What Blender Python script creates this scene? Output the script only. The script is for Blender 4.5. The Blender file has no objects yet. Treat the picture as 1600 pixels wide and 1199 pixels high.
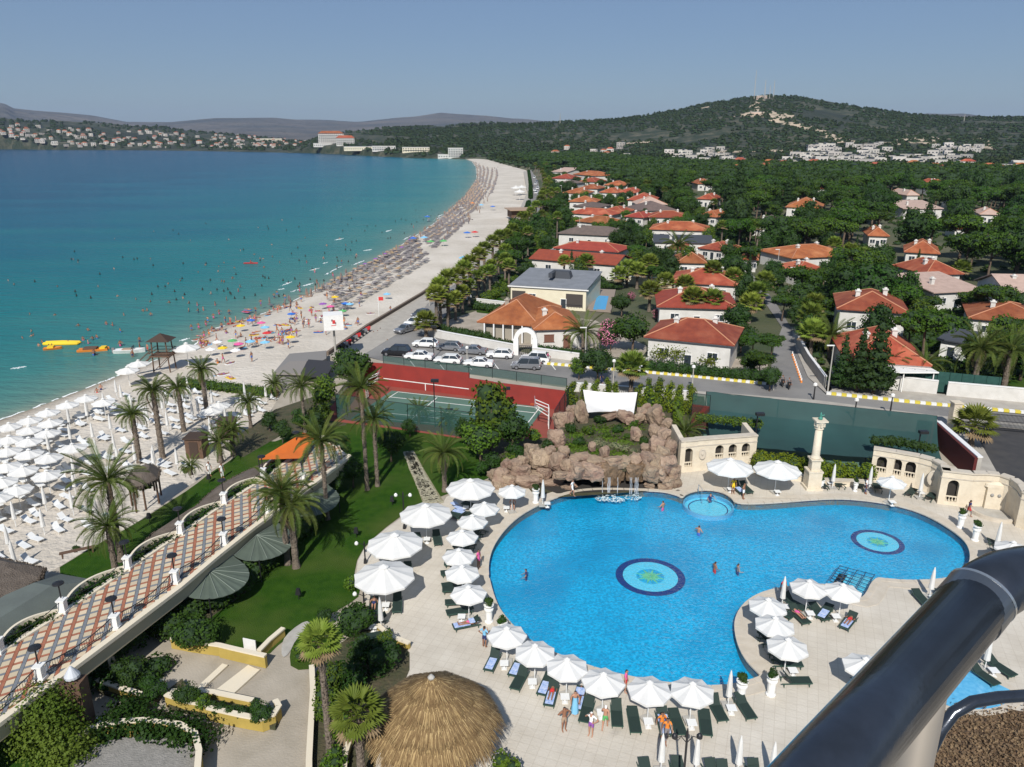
import bpy, bmesh, math, random
import numpy as np
from mathutils import Vector, Matrix, noise as mnoise
from math import radians as R, sin, cos, pi, tan, atan2, hypot
random.seed(7); RNG = np.random.default_rng(7)
S = bpy.context.scene
COL = S.collection
PITCH = 17.9; CH = 33.0; FX = 1200.0
SUN_AZ = 9.0; SUN_EL = 42.0            # shadows fall toward +Y, a touch toward +X
cam = bpy.data.objects.new('camera', bpy.data.cameras.new('camera')); COL.objects.link(cam)
cam.location = (0, 0, CH); cam.rotation_euler = (R(90 - PITCH), 0, 0)
cam.data.sensor_width = 36; cam.data.lens = FX / 1600 * 36
cam.data.clip_start = 0.05; cam.data.clip_end = 60000
S.camera = cam
w = bpy.data.worlds.new('World'); S.world = w; w.use_nodes = True
nt = w.node_tree; nt.nodes.clear()
sky = nt.nodes.new('ShaderNodeTexSky'); sky.sky_type = 'NISHITA'; sky.sun_disc = False
sky.sun_elevation = R(SUN_EL); sky.sun_rotation = R(180 + SUN_AZ)
sky.air_density = 1.0; sky.dust_density = .6; sky.ozone_density = 4.5; sky.altitude = 0
bg = nt.nodes.new('ShaderNodeBackground'); bg.inputs[1].default_value = 0.072
wo = nt.nodes.new('ShaderNodeOutputWorld')
hs = nt.nodes.new('ShaderNodeHueSaturation'); hs.inputs['Saturation'].default_value = 1.15; hs.inputs['Hue'].default_value = .515; nt.links.new(sky.outputs[0], hs.inputs['Color']); mk = nt.nodes.new('ShaderNodeMix'); mk.data_type = 'RGBA'; mk.inputs['Factor'].default_value = .6; mk.inputs['B'].default_value = (2.75, 4.05, 5.9, 1); nt.links.new(hs.outputs[0], mk.inputs['A']); nt.links.new(mk.outputs['Result'], bg.inputs[0]); nt.links.new(bg.outputs[0], wo.inputs[0])
sd = bpy.data.lights.new('sun', 'SUN'); sd.energy = 4.8; sd.angle = R(0.53); sd.color = (1.0, 0.965, 0.91)
sun = bpy.data.objects.new('sun', sd); COL.objects.link(sun)
_t = Vector((sin(R(SUN_AZ)) * cos(R(SUN_EL)), cos(R(SUN_AZ)) * cos(R(SUN_EL)), -sin(R(SUN_EL))))
sun.rotation_euler = _t.to_track_quat('-Z', 'Y').to_euler()
S.view_settings.view_transform = 'Standard'; S.view_settings.look = 'None'
S.view_settings.exposure = 0.12; S.view_settings.gamma = 1.0; S.view_settings.use_curve_mapping = False
S.render.engine = 'CYCLES'
S.cycles.max_bounces = 6; S.cycles.transparent_max_bounces = 12; S.cycles.volume_bounces = 0
S.cycles.use_denoising = True
S.cycles.caustics_reflective = False; S.cycles.caustics_refractive = False

_cp, _sp = cos(R(PITCH)), sin(R(PITCH))
def ray(px, py):
 x = (px - 800) / FX; y = (599.5 - py) / FX
 return Vector((x, _cp + y * _sp, -_sp + y * _cp))
def P(px, py, z=0.0):
 d = ray(px, py); t = (z - CH) / d.z
 if t < 0 or t > 20000: t = 20000
 return Vector((d.x * t, d.y * t, z))
def PD(px, py, dist):
 return Vector((0, 0, CH)) + ray(px, py) * dist
def proj(p):
 x, y, z = p[0], p[1], p[2] - CH
 dep = y * _cp - z * _sp
 if dep <= 0.01: return (-9999, -9999)
 return (800 + FX * x / dep, 599.5 - FX * (y * _sp + z * _cp) / dep)
def zat(px, py, r):                      # height of something at ground distance r seen at this pixel
 d = ray(px, py); return CH + d.z * r / hypot(d.x, d.y)
def hgt(px, pyb, pyt, z=0.0):            # height above a foot pixel
 b = P(px, pyb, z); lo, hi = 0.0, 60.0
 for _ in range(40):
  m = (lo + hi) / 2
  if proj((b.x, b.y, z + m))[1] > pyt: lo = m
  else: hi = m
 return lo

MATS = {}
def lk(t, a, b): t.links.new(a, b)
def mat(name, c, rough=0.7, c2=None, sc=3.0, bump=0.0, bsc=20.0, metal=0.0, spec=0.5, rnd=0.0, detail=5.0, lo=.35, hi=.65, trans=0.0, coords='Object', c3=None, sc3=.3):
 if name in MATS: return MATS[name]
 m = bpy.data.materials.new(name); m.use_nodes = True; t = m.node_tree
 b = t.nodes['Principled BSDF']
 b.inputs['Roughness'].default_value = rough; b.inputs['Metallic'].default_value = metal
 b.inputs['Specular IOR Level'].default_value = spec
 tc = t.nodes.new('ShaderNodeTexCoord'); co = tc.outputs[coords] if coords != 'World' else None
 if coords == 'World':
  g = t.nodes.new('ShaderNodeNewGeometry'); co = g.outputs['Position']
 out = None
 rgb = t.nodes.new('ShaderNodeRGB'); rgb.outputs[0].default_value = (*c, 1); out = rgb.outputs[0]
 if c2 is not None:
  n = t.nodes.new('ShaderNodeTexNoise'); n.inputs['Scale'].default_value = sc; n.inputs['Detail'].default_value = detail
  n.inputs['Roughness'].default_value = .6
  lk(t, co, n.inputs['Vector'])
  mr = t.nodes.new('ShaderNodeMapRange'); mr.inputs[1].default_value = lo; mr.inputs[2].default_value = hi
  lk(t, n.outputs['Fac'], mr.inputs[0])
  mx = t.nodes.new('ShaderNodeMix'); mx.data_type = 'RGBA'
  lk(t, mr.outputs[0], mx.inputs['Factor']); lk(t, out, mx.inputs['A']); mx.inputs['B'].default_value = (*c2, 1)
  out = mx.outputs['Result']
 if c3 is not None:
  n = t.nodes.new('ShaderNodeTexNoise'); n.inputs['Scale'].default_value = sc3; n.inputs['Detail'].default_value = 3
  lk(t, co, n.inputs['Vector'])
  mr = t.nodes.new('ShaderNodeMapRange'); mr.inputs[1].default_value = .45; mr.inputs[2].default_value = .68
  lk(t, n.outputs['Fac'], mr.inputs[0])
  mx = t.nodes.new('ShaderNodeMix'); mx.data_type = 'RGBA'
  lk(t, mr.outputs[0], mx.inputs['Factor']); lk(t, out, mx.inputs['A']); mx.inputs['B'].default_value = (*c3, 1)
  out = mx.outputs['Result']
 if rnd:
  oi = t.nodes.new('ShaderNodeObjectInfo'); mr = t.nodes.new('ShaderNodeMapRange')
  mr.inputs[3].default_value = 1 - rnd; mr.inputs[4].default_value = 1 + rnd
  lk(t, oi.outputs['Random'], mr.inputs[0])
  hs = t.nodes.new('ShaderNodeHueSaturation'); lk(t, out, hs.inputs['Color']); lk(t, mr.outputs[0], hs.inputs['Value'])
  mr2 = t.nodes.new('ShaderNodeMapRange'); mr2.inputs[3].default_value = .5 - rnd * .06; mr2.inputs[4].default_value = .5 + rnd * .06
  mul = t.nodes.new('ShaderNodeMath'); mul.operation = 'FRACT'; m7 = t.nodes.new('ShaderNodeMath'); m7.operation = 'MULTIPLY'; m7.inputs[1].default_value = 7.31
  lk(t, oi.outputs['Random'], m7.inputs[0]); lk(t, m7.outputs[0], mul.inputs[0]); lk(t, mul.outputs[0], mr2.inputs[0]); lk(t, mr2.outputs[0], hs.inputs['Hue'])
  out = hs.outputs['Color']
 lk(t, out, b.inputs['Base Color'])
 if bump:
  n = t.nodes.new('ShaderNodeTexNoise'); n.inputs['Scale'].default_value = bsc; n.inputs['Detail'].default_value = 4
  lk(t, co, n.inputs['Vector'])
  bp = t.nodes.new('ShaderNodeBump'); bp.inputs['Strength'].default_value = bump; bp.inputs['Distance'].default_value = 1.0 / bsc
  lk(t, n.outputs['Fac'], bp.inputs['Height']); lk(t, bp.outputs[0], b.inputs['Normal'])
 if trans:
  tr = t.nodes.new('ShaderNodeBsdfTransparent'); ms = t.nodes.new('ShaderNodeMixShader'); ms.inputs[0].default_value = trans
  o = t.nodes['Material Output']; lk(t, b.outputs[0], ms.inputs[1]); lk(t, tr.outputs[0], ms.inputs[2]); lk(t, ms.outputs[0], o.inputs[0])
 m.diffuse_color = (*c, 1)
 MATS[name] = m; return m

M = dict(
 path=lambda: 0)
def leafmat(name, c, c2, rnd=.25, sc=.5):
 if 'fabric' not in name: k = .85 if 'fan' in name or 'gold' in name or 'silver' in name else .85; c = (c[0] * k * 1.1, c[1] * k, c[2] * k * .6); c2 = (c2[0] * k * 1.15, c2[1] * k, c2[2] * k * .6)
 m = mat(name, c, .6, c2, sc, rnd=rnd, lo=.3, hi=.7, spec=.15)
 t = m.node_tree; b = t.nodes['Principled BSDF']; o = t.nodes['Material Output']
 if 'tl' not in m:
  tl = t.nodes.new('ShaderNodeBsdfTranslucent'); src = b.inputs['Base Color'].links[0].from_socket
  lk(t, src, tl.inputs[0]); ms = t.nodes.new('ShaderNodeMixShader'); ms.inputs[0].default_value = .22
  lk(t, b.outputs[0], ms.inputs[1]); lk(t, tl.outputs[0], ms.inputs[2]); lk(t, ms.outputs[0], o.inputs[0]); m['tl'] = 1
 return m

class MB:
 def __init__(s): s.v = []; s.f = []; s.m = []; s.k = 0
 def add(s, vs, fs, T=None):
  o = len(s.v)
  if T is not None: vs = [tuple(T @ Vector(v)) for v in vs]
  s.v += [tuple(v) for v in vs]; s.f += [tuple(i + o for i in f) for f in fs]; s.m += [s.k] * len(fs)
  return s
 def box(s, c, d, rz=0.0, taper=1.0, T=None):
  x, y, z = d[0] / 2, d[1] / 2, d[2] / 2
  vs = []
  for sz, t in ((-1, 1), (1, taper)):
   for sx, sy in ((-1, -1), (1, -1), (1, 1), (-1, 1)):
    a, b = sx * x * t, sy * y * t
    vs.append((c[0] + a * cos(rz) - b * sin(rz), c[1] + a * sin(rz) + b * cos(rz), c[2] + sz * z))
  return s.add(vs, [(3, 2, 1, 0), (4, 5, 6, 7), (0, 1, 5, 4), (1, 2, 6, 5), (2, 3, 7, 6), (3, 0, 4, 7)], T)
 def lathe(s, prof, n=12, c=(0, 0, 0), cap=True, a0=0.0, T=None, sx=1, sy=1):
  vs = []; fs = []
  for r, z in prof:
   for i in range(n):
    a = a0 + 2 * pi * i / n; vs.append((c[0] + r * cos(a) * sx, c[1] + r * sin(a) * sy, c[2] + z))
  for j in range(len(prof) - 1):
   for i in range(n):
    k = (i + 1) % n; fs.append((j * n + i, j * n + k, (j + 1) * n + k, (j + 1) * n + i))
  if cap:
   fs.append(tuple(reversed(range(n)))); fs.append(tuple((len(prof) - 1) * n + i for i in range(n)))
  return s.add(vs, fs, T)
 def tube(s, pts, r, n=6, cap=True):
  pts = [Vector(p) for p in pts]; rs = r if isinstance(r, (list, tuple)) else [r] * len(pts)
  vs = []; fs = []
  up = None
  for i, p in enumerate(pts):
   d = (pts[min(i + 1, len(pts) - 1)] - pts[max(i - 1, 0)]).normalized()
   if up is None:
    up = Vector((0, 0, 1)) if abs(d.z) < .9 else Vector((1, 0, 0))
   u = d.cross(up).normalized(); v = u.cross(d).normalized(); up = v
   for k in range(n):
    a = 2 * pi * k / n; vs.append(tuple(p + (u * cos(a) + v * sin(a)) * rs[i]))
  for j in range(len(pts) - 1):
   for k in range(n):
    q = (k + 1) % n; fs.append((j * n + k, j * n + q, (j + 1) * n + q, (j + 1) * n + k))
  if cap: fs.append(tuple(reversed(range(n)))); fs.append(tuple((len(pts) - 1) * n + k for k in range(n)))
  return s.add(vs, fs)
 def prism(s, loop, z0, z1, T=None):
  n = len(loop)
  if sum(loop[i][0] * loop[(i + 1) % n][1] - loop[(i + 1) % n][0] * loop[i][1] for i in range(n)) < 0: loop = loop[::-1]
  vs = [(p[0], p[1], z0) for p in loop] + [(p[0], p[1], z1) for p in loop]
  fs = [tuple(reversed(range(n))), tuple(range(n, 2 * n))] + [(i, (i + 1) % n, n + (i + 1) % n, n + i) for i in range(n)]
  return s.add(vs, fs, T)
 def build(s, name, mats, parent=None, smooth=False, loc=None, rz=0.0):
  me = bpy.data.meshes.new(name); me.from_pydata(s.v, [], s.f)
  if not isinstance(mats, (list, tuple)): mats = [mats]
  for m in mats: me.materials.append(m)
  if len(mats) > 1: me.polygons.foreach_set('material_index', s.m)
  if smooth: me.polygons.foreach_set('use_smooth', [True] * len(s.f))
  me.update()
  return link(name, me, parent, loc, rz)
def link(name, me, parent=None, loc=None, rz=0.0, scale=None):
 o = bpy.data.objects.new(name, me); COL.objects.link(o)
 if parent is not None: o.parent = parent
 if loc is not None: o.location = loc
 if rz: o.rotation_euler = (0, 0, rz)
 if scale is not None: o.scale = scale if hasattr(scale, '__len__') else (scale,) * 3
 return o
def npmesh(name, v, f, mats, smooth=False, mi=None):
 me = bpy.data.meshes.new(name); v = np.asarray(v, np.float32); f = np.asarray(f, np.int32)
 me.vertices.add(len(v)); me.vertices.foreach_set('co', v.ravel())
 k = f.shape[1]; me.loops.add(f.size); me.polygons.add(len(f))
 me.loops.foreach_set('vertex_index', f.ravel())
 me.polygons.foreach_set('loop_start', np.arange(0, f.size, k, dtype=np.int32))
 try: me.polygons.foreach_set('loop_total', np.full(len(f), k, np.int32))
 except Exception: pass
 if not isinstance(mats, (list, tuple)): mats = [mats]
 for m in mats: me.materials.append(m)
 if mi is not None: me.polygons.foreach_set('material_index', np.asarray(mi, np.int32))
 if smooth: me.polygons.foreach_set('use_smooth', np.ones(len(f), bool))
 me.update(calc_edges=True); return me
def tag(o, label=None, cat=None, group=None, kind=None):
 if label: o['label'] = label
 if cat: o['category'] = cat
 if group: o['group'] = group
 if kind: o['kind'] = kind
 return o
def struct(o): o['kind'] = 'structure'; return o
def thing(name, loc, label, cat, group=None, rz=0.0, kind=None):
 o = bpy.data.objects.new(name, None); COL.objects.link(o); o.location = loc
 o.rotation_euler = (0, 0, rz); o.empty_display_size = .3
 return tag(o, label, cat, group, kind)
def copy_tree(o, parent=None, loc=None, rz=None, label=None, group=None, scale=None):
 c = o.copy(); COL.objects.link(c)
 if parent is not None: c.parent = parent
 if loc is not None: c.location = loc
 if rz is not None: c.rotation_euler = (0, 0, rz)
 if scale is not None: c.scale = scale if hasattr(scale, '__len__') else (scale,) * 3
 if label: c['label'] = label
 if group: c['group'] = group
 for ch in KIDS.get(o.name, None) or [x for x in o.children]:
  copy_tree(ch, c)
 return c
KIDS = {}
LM = [(700,480,'palm row'),(860,500,'shuttered villa'),(860,455,'cream modern house'),(905,425,'parapet house'),(955,520,'pink oleander'),(920,385,'brown roofed veranda house'),(925,345,'yellow green hedge'),(905,315,'beach road villas'),(880,280,'far bend of the road'),(1000,310,'bright red roof'),(1040,335,'pale pinkish roof'),(1060,372,'wide orange roof'),(1075,425,'two small orange roofs'),(1090,480,'large red roof'),(1075,550,'climbing plant villa'),(1195,460,'bend of the side street'),(1215,560,'side street'),(1280,415,'villa among pines'),(1355,500,'two storey house'),(1385,575,'white awning bungalow'),(1470,435,'umbrella pine house'),(1490,470,'pale slanted roof'),(1560,500,'roof at the right edge'),(1540,590,'big date palms'),(1255,330,'lone orange roof in the wood'),(1196,355,'grey roof in the wood'),(1440,335,'pinkish roof in the wood'),(1465,300,'white house in the wood'),(1490,310,'water tower'),(1435,405,'white turret house'),(1000,275,'near end of the town'),(1150,275,'town strip'),(1350,285,'terraced houses'),(1550,290,'right end of the town')]
def near(p, L=None, z=3):
 a = proj((p[0], p[1], z)); q = min(L or LM, key=lambda m: hypot((m[0] - a[0]) * .6, (m[1] - a[1]) * 1.5)); dx, dy = a[0] - q[0], a[1] - q[1]
 w_ = 'beside' if abs(dx) < 9 and abs(dy) < 5 else ('left of' if dx < 0 else 'right of') if abs(dx) > abs(dy) * 2 else ('beyond' if dy < 0 else 'before')
 return w_ + ' the ' + q[2]
BL_ = [(90,650,'waterline parasol block'),(60,760,'left edge of the sand'),(150,770,'thatched beach bar'),(235,690,'first standing palms'),(300,640,'last standing palms'),(330,680,'brown cabins'),(380,620,'beach hedge'),(250,570,'lookout tower'),(300,565,'white awning'),(350,540,'white parasols past the tower'),(410,515,'colourful parasol cluster'),(455,530,'lone yellow parasol'),(456,494,'dark blue parasol'),(525,480,'pink and blue parasols'),(523,500,'white cube sign'),(593,490,'red flag'),(600,440,'near end of the dense rows'),(660,390,'middle of the dense rows'),(665,374,'blue and green parasols'),(700,340,'second block of rows'),(740,300,'curve of the shore'),(110,540,'yellow float'),(203,551,'white motor boat'),(392,412,'red kayak'),(560,350,'far bathing area'),(300,450,'open water swimmers')]
ORD = ['first', 'second', 'third', 'fourth', 'fifth', 'sixth', 'seventh', 'eighth', 'ninth', 'tenth', 'eleventh', 'twelfth', 'thirteenth', 'fourteenth', 'fifteenth', 'sixteenth', 'seventeenth', 'eighteenth', 'nineteenth', 'twentieth', 'twenty-first', 'twenty-second', 'twenty-third', 'twenty-fourth', 'twenty-fifth', 'twenty-sixth', 'twenty-seventh', 'twenty-eighth', 'twenty-ninth', 'thirtieth', 'thirty-first', 'thirty-second', 'thirty-third', 'thirty-fourth', 'thirty-fifth', 'thirty-sixth', 'thirty-seventh', 'thirty-eighth', 'thirty-ninth', 'fortieth']
def fill(loops):                                    # triangulate loops with holes -> verts2d, tris
 bm = bmesh.new(); es = []
 for lp in loops:
  vs = [bm.verts.new((p[0], p[1], 0)) for p in lp]
  for i in range(len(vs)): es.append(bm.edges.new((vs[i], vs[(i + 1) % len(vs)])))
 bmesh.ops.triangle_fill(bm, edges=es, use_beauty=True, normal=(0, 0, 1))
 bm.verts.index_update()
 v = [(x.co.x, x.co.y) for x in bm.verts]
 f = []
 for q in bm.faces:
  i = [x.index for x in q.verts]
  a, b, c = (v[k] for k in i[:3])
  if (b[0]-a[0])*(c[1]-a[1]) - (b[1]-a[1])*(c[0]-a[0]) < 0: i = i[::-1]
  f.append(tuple(i))
 bm.free(); return v, f
def sheet(name, loops, z, m, skirt=0.0, parent=None):
 v, f = fill(loops); mb = MB(); mb.add([(a, b, z) for a, b in v], f)
 if skirt:
  for lp in loops:
   n = len(lp); mb.add([(p[0], p[1], z) for p in lp] + [(p[0], p[1], z - skirt) for p in lp], [(i, (i + 1) % n, n + (i + 1) % n, n + i) for i in range(n)])
 return mb.build(name, m, parent)
def pxs(pts, z=0.0): return [P(a, b, z) for a, b in pts]
def smooth_loop(pts, it=2, closed=True):
 pts = [Vector((p[0], p[1])) for p in pts]
 for _ in range(it):
  q = []; n = len(pts)
  for i in range(n if closed else n - 1):
   a, b = pts[i], pts[(i + 1) % n]; q += [a * .75 + b * .25, a * .25 + b * .75]
  if not closed: q = [pts[0]] + q + [pts[-1]]
  pts = q
 return pts
def offset_loop(lp, d):
 n = len(lp); out = []
 ar = sum(lp[i][0] * lp[(i + 1) % n][1] - lp[(i + 1) % n][0] * lp[i][1] for i in range(n))
 sg = 1 if ar > 0 else -1
 for i in range(n):
  a, b, c = lp[i - 1], lp[i], lp[(i + 1) % n]
  t = (Vector((c[0] - a[0], c[1] - a[1]))).normalized()
  out.append(Vector((b[0] + t.y * d * sg, b[1] - t.x * d * sg)))
 return out
def inpoly(x, y, poly):
 x = np.asarray(x, float); y = np.asarray(y, float); r = np.zeros(x.shape, bool); n = len(poly)
 for i in range(n):
  x1, y1 = poly[i][0], poly[i][1]; x2, y2 = poly[(i + 1) % n][0], poly[(i + 1) % n][1]
  if y1 == y2: continue
  c = ((y1 > y) != (y2 > y)) & (x < (x2 - x1) * (y - y1) / (y2 - y1) + x1); r ^= c
 return r
def segdist(x, y, poly, closed=True):
 x = np.asarray(x, float); y = np.asarray(y, float); d = np.full(x.shape, 1e9); n = len(poly)
 for i in range(n if closed else n - 1):
  ax, ay = poly[i][0], poly[i][1]; bx, by = poly[(i + 1) % n][0], poly[(i + 1) % n][1]
  L = (bx - ax) ** 2 + (by - ay) ** 2 + 1e-9
  t = np.clip(((x - ax) * (bx - ax) + (y - ay) * (by - ay)) / L, 0, 1)
  d = np.minimum(d, np.hypot(x - ax - t * (bx - ax), y - ay - t * (by - ay)))
 return d
def interp(tab, x):
 return np.interp(x, [a for a, b in tab], [b for a, b in tab])
def pathway(pts, n):                                # resample open polyline
 pts = [Vector(p) for p in pts]; L = [0]
 for a, b in zip(pts, pts[1:]): L.append(L[-1] + (b - a).length)
 out = []
 for i in range(n):
  s = L[-1] * i / (n - 1); j = 0
  while j < len(L) - 2 and L[j + 1] < s: j += 1
  t = (s - L[j]) / max(1e-6, L[j + 1] - L[j]); out.append(pts[j].lerp(pts[j + 1], t))
 return out
def vnoise(x, y, s, seed=0):                        # cheap numpy value noise, summed octaves
 out = 0; amp = 1; tot = 0
 for o in range(4):
  r = np.random.default_rng(seed + o).random((128, 128)); X = x / s * 2 ** o; Y = y / s * 2 ** o
  xi = np.floor(X).astype(int); yi = np.floor(Y).astype(int); fx = X - xi; fy = Y - yi
  fx = fx * fx * (3 - 2 * fx); fy = fy * fy * (3 - 2 * fy)
  g = lambda a, b: r[a % 128, b % 128]
  out = out + amp * ((g(xi, yi) * (1 - fx) + g(xi + 1, yi) * fx) * (1 - fy) + (g(xi, yi + 1) * (1 - fx) + g(xi + 1, yi + 1) * fx) * fy)
  tot += amp; amp *= .5
 return out / tot
HAZE = 4.6e-5
# ================================================================ SETTING: terrain, sea, beach, roads
SEA = -3.6
SHORE = [(-900,1000),(-300,760),(0,657),(70,632),(136,607),(184,588),(222,572),(304,540),(333,515),(396,496),(440,480),(500,450),(550,425),(625,385),(675,352),(725,310),(745,280),(744,262),(738,253),(728,249)]
INNER = [(-900,1300),(-300,1050),(40,915),(73,897),(150,850),(215,815),(262,783),(330,735),(400,680),(430,630),(450,600),(510,556),(575,512),(660,461),(716,420),(770,383),(806,340),(826,300),(820,266),(760,249.5)]
FAR = [(728,249),(650,247.5),(600,245),(500,240),(400,238),(300,236),(200,235),(100,234.5),(0,233.5),(-300,233),(-900,233)]
shoreW = pxs(SHORE, SEA); innerW = pxs(INNER, -1.5)
seaPoly = [(p.x, p.y) for p in shoreW] + [(p.x, p.y) for p in pxs(FAR[1:], SEA)]
beachPoly = [(p.x, p.y) for p in shoreW] + [(p.x, p.y) for p in reversed(innerW)]
L1 = [(440,229),(500,214),(540,208),(600,205),(700,202),(760,197),(850,192),(960,187),(1000,182),(1060,172),(1100,163),(1150,155),(1200,150),(1240,150),(1280,157),(1350,170),(1420,180),(1500,186),(1560,187),(1700,190),(2600,195)]
L2 = [(-1500,180),(0,183),(50,190),(100,189),(150,192),(250,200),(300,206),(400,214),(480,222),(560,229)]
L3 = [(-1500,168),(0,164),(15,164),(30,172),(100,178),(150,183),(200,193),(270,193),(340,186),(430,185),(500,190),(560,193),(650,188),(690,184),(740,187),(800,191),(900,192),(1000,195),(1400,190),(1440,180),(1500,182),(1550,187),(2600,190)]
RESORT = [(-900,1300),(-300,1050),(40,915),(73,897),(150,850),(215,815),(262,783),(330,735),(400,680),(430,630),(450,600),(510,556),(566,556),(593,563),(733,583),(900,604),(1084,610),(1272,624),(1459,648),(1600,662),(2200,720)]
resortW = [(p.x, p.y) for p in pxs(RESORT, 0)] + [(90, 8), (-90, 8)]
def terrain_z(x, y):
 x = np.asarray(x, float); y = np.asarray(y, float)
 r = np.hypot(x, y); az = np.arctan2(x, y); px = 800 + FX * np.tan(np.clip(az, -1.2, 1.2)) / _cp
 ins = inpoly(x, y, seaPoly); d = segdist(x, y, seaPoly); sd = np.where(ins, -d, d)
 z = np.clip(SEA + sd * .10, -8, -.10)
 z = np.where((inpoly(x, y, beachPoly) | ((segdist(x, y, [(p.x, p.y) for p in innerW], False) < 6) & (r < 900))) & ~ins, -5.0, z)
 z = np.where(inpoly(x, y, resortW), -4.0, z)
 def ridge(tab, Rr, r0, r1, amp, seed):
  yy = interp(tab, px); dz = -_sp + (599.5 - yy) / FX * _cp; dh = np.hypot((px - 800) / FX, _cp + (599.5 - yy) / FX * _sp)
  zr = CH + dz * Rr / dh
  up = np.clip((r - r0) / (Rr - r0), 0, 1); up = up * up * (3 - 2 * up) * .55 + up * .45
  dn = 1 - .8 * np.clip((r - Rr) / (r1 - Rr), 0, 1)
  s = np.where(r < Rr, up, dn)
  nz = vnoise(x + 5000, y + 5000, (Rr - r0) * .35, seed) - .5
  return np.maximum(0, zr) * s * (1 + amp * nz * np.where(r < Rr, 1 - up ** 3, 1) * 2)
 h = ridge(L1, 2300, 1250, 4400, .5, 3) * np.clip((px - 440) / 60, 0, 1)
 h = np.maximum(h, ridge(L2, 3050, 2300, 4400, .3, 5) * np.clip((600 - px) / 120, 0, 1))
 h = np.where(sd > 0, h, 0)
 h3 = ridge(L3, 9000, 4500, 11500, .5, 9) * (r > 4500)
 h3 = h3 * (1 + .06 * (vnoise(x + 9000, y + 9000, 900, 21) - .5))
 return z + h + h3
def grid_sheet(name, r0, r1, ratio, m, daz=.3, amax=62):
 azs = np.radians(np.arange(-amax, amax + .01, daz)); nr = int(math.log(r1 / r0) / math.log(ratio)) + 2
 rs = r0 * (r1 / r0) ** (np.arange(nr) / (nr - 1))
 A, Rr = np.meshgrid(azs, rs); x = np.sin(A) * Rr; y = np.cos(A) * Rr; z = terrain_z(x, y)
 na = len(azs); i = np.arange(nr - 1)[:, None] * na + np.arange(na - 1)[None, :]
 f = np.stack([i, i + 1, i + na + 1, i + na], -1).reshape(-1, 4)[:, ::-1]
 me = npmesh(name, np.stack([x, y, z], -1).reshape(-1, 3), f, m, smooth=True)
 return struct(link(name, me))
m_ground = mat('dry_ground', (.075, .08, .035), .9, (.03, .05, .015), .06, bump=.4, bsc=1.0, coords='World', c3=(.14, .125, .08), sc3=.02)
m_hill = mat('hill_scrub', (.015, .028, .009), .95, (.10, .092, .058), .035, bump=.8, bsc=.12, coords='World', lo=.46, hi=.66, c3=(.010, .018, .007), sc3=.006, detail=9)
m_mtn = mat('mountain', (.035, .04, .035), .95, (.12, .10, .08), .0012, bump=.8, bsc=.004, coords='World', detail=8)
grid_sheet('ground', 14, 1300, 1.022, m_ground)
grid_sheet('hills', 1300, 4500, 1.012, m_hill, .2)
grid_sheet('mountains', 4500, 11500, 1.02, m_mtn, .2)
# bare earth scars, quarry cuts and dirt roads on the big hill: strips draped on the slope
def hill_point(px, py):
 lo, hi = 1250.0, 2300.0
 d = ray(px, py); dh = hypot(d.x, d.y); ux, uy = d.x / dh, d.y / dh
 rs = np.arange(1260, 2420, 4.0); zz = terrain_z(ux * rs, uy * rs); zr = CH + d.z * rs / dh
 k = np.argmax(zz >= zr); rr = rs[k] if zz[k] >= zr[k] else 2290
 return Vector((ux * rr, uy * rr, float(terrain_z(ux * rr, uy * rr))))
m_earth = mat('bare_earth', (.44, .34, .24), .95, (.54, .45, .34), .05, coords='World', c3=(.16, .13, .08), sc3=.05)
def drape(name, pts, wid, m):
 c = [hill_point(*p) for p in pts]; L = pathway(c, max(8, len(c) * 10)); v = []; n = len(L)
 for i, p in enumerate(L):
  d = (L[min(n - 1, i + 1)] - L[max(0, i - 1)]); d.z = 0; d.normalize(); s = Vector((d.y, -d.x, 0))
  wj = 1.7 * wid * random.uniform(.45, 1.4)
  for k in (-1, -.5, 0, .5, 1):
   q = p + s * wj * k; v.append((q.x, q.y, float(terrain_z(q.x, q.y)) + 1.6 - abs(k) * 1.2))
 f = [(i * 5 + k, i * 5 + k + 1, (i + 1) * 5 + k + 1, (i + 1) * 5 + k) for i in range(n - 1) for k in range(4)]
 mb = MB(); mb.add(v, f); return struct(mb.build(name, m, smooth=True))
drape('dirt_road', [(1190,157),(1178,164),(1185,172),(1172,178),(1150,182)], 7, m_earth)
drape('dirt_road', [(1152,181),(1190,182),(1230,184),(1210,188),(1250,197),(1290,210),(1325,224)], 9, m_earth)
drape('quarry_cut', [(1165,180),(1195,178),(1240,183)], 22, m_earth)
drape('dirt_road', [(1095,170),(1118,166)], 6, m_earth)
drape('quarry_cut', [(1430,222),(1450,214),(1480,219)], 16, m_earth)
drape('dirt_road', [(1385,226),(1430,223),(1500,229),(1535,233)], 8, m_earth)
drape('dirt_road', [(1533,216),(1536,225),(1545,235)], 8, m_earth)
drape('quarry_cut', [(1000,222),(985,228)], 14, m_earth)
drape('dirt_road', [(1100,240),(1180,236),(1290,238)], 8, m_earth)
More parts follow.
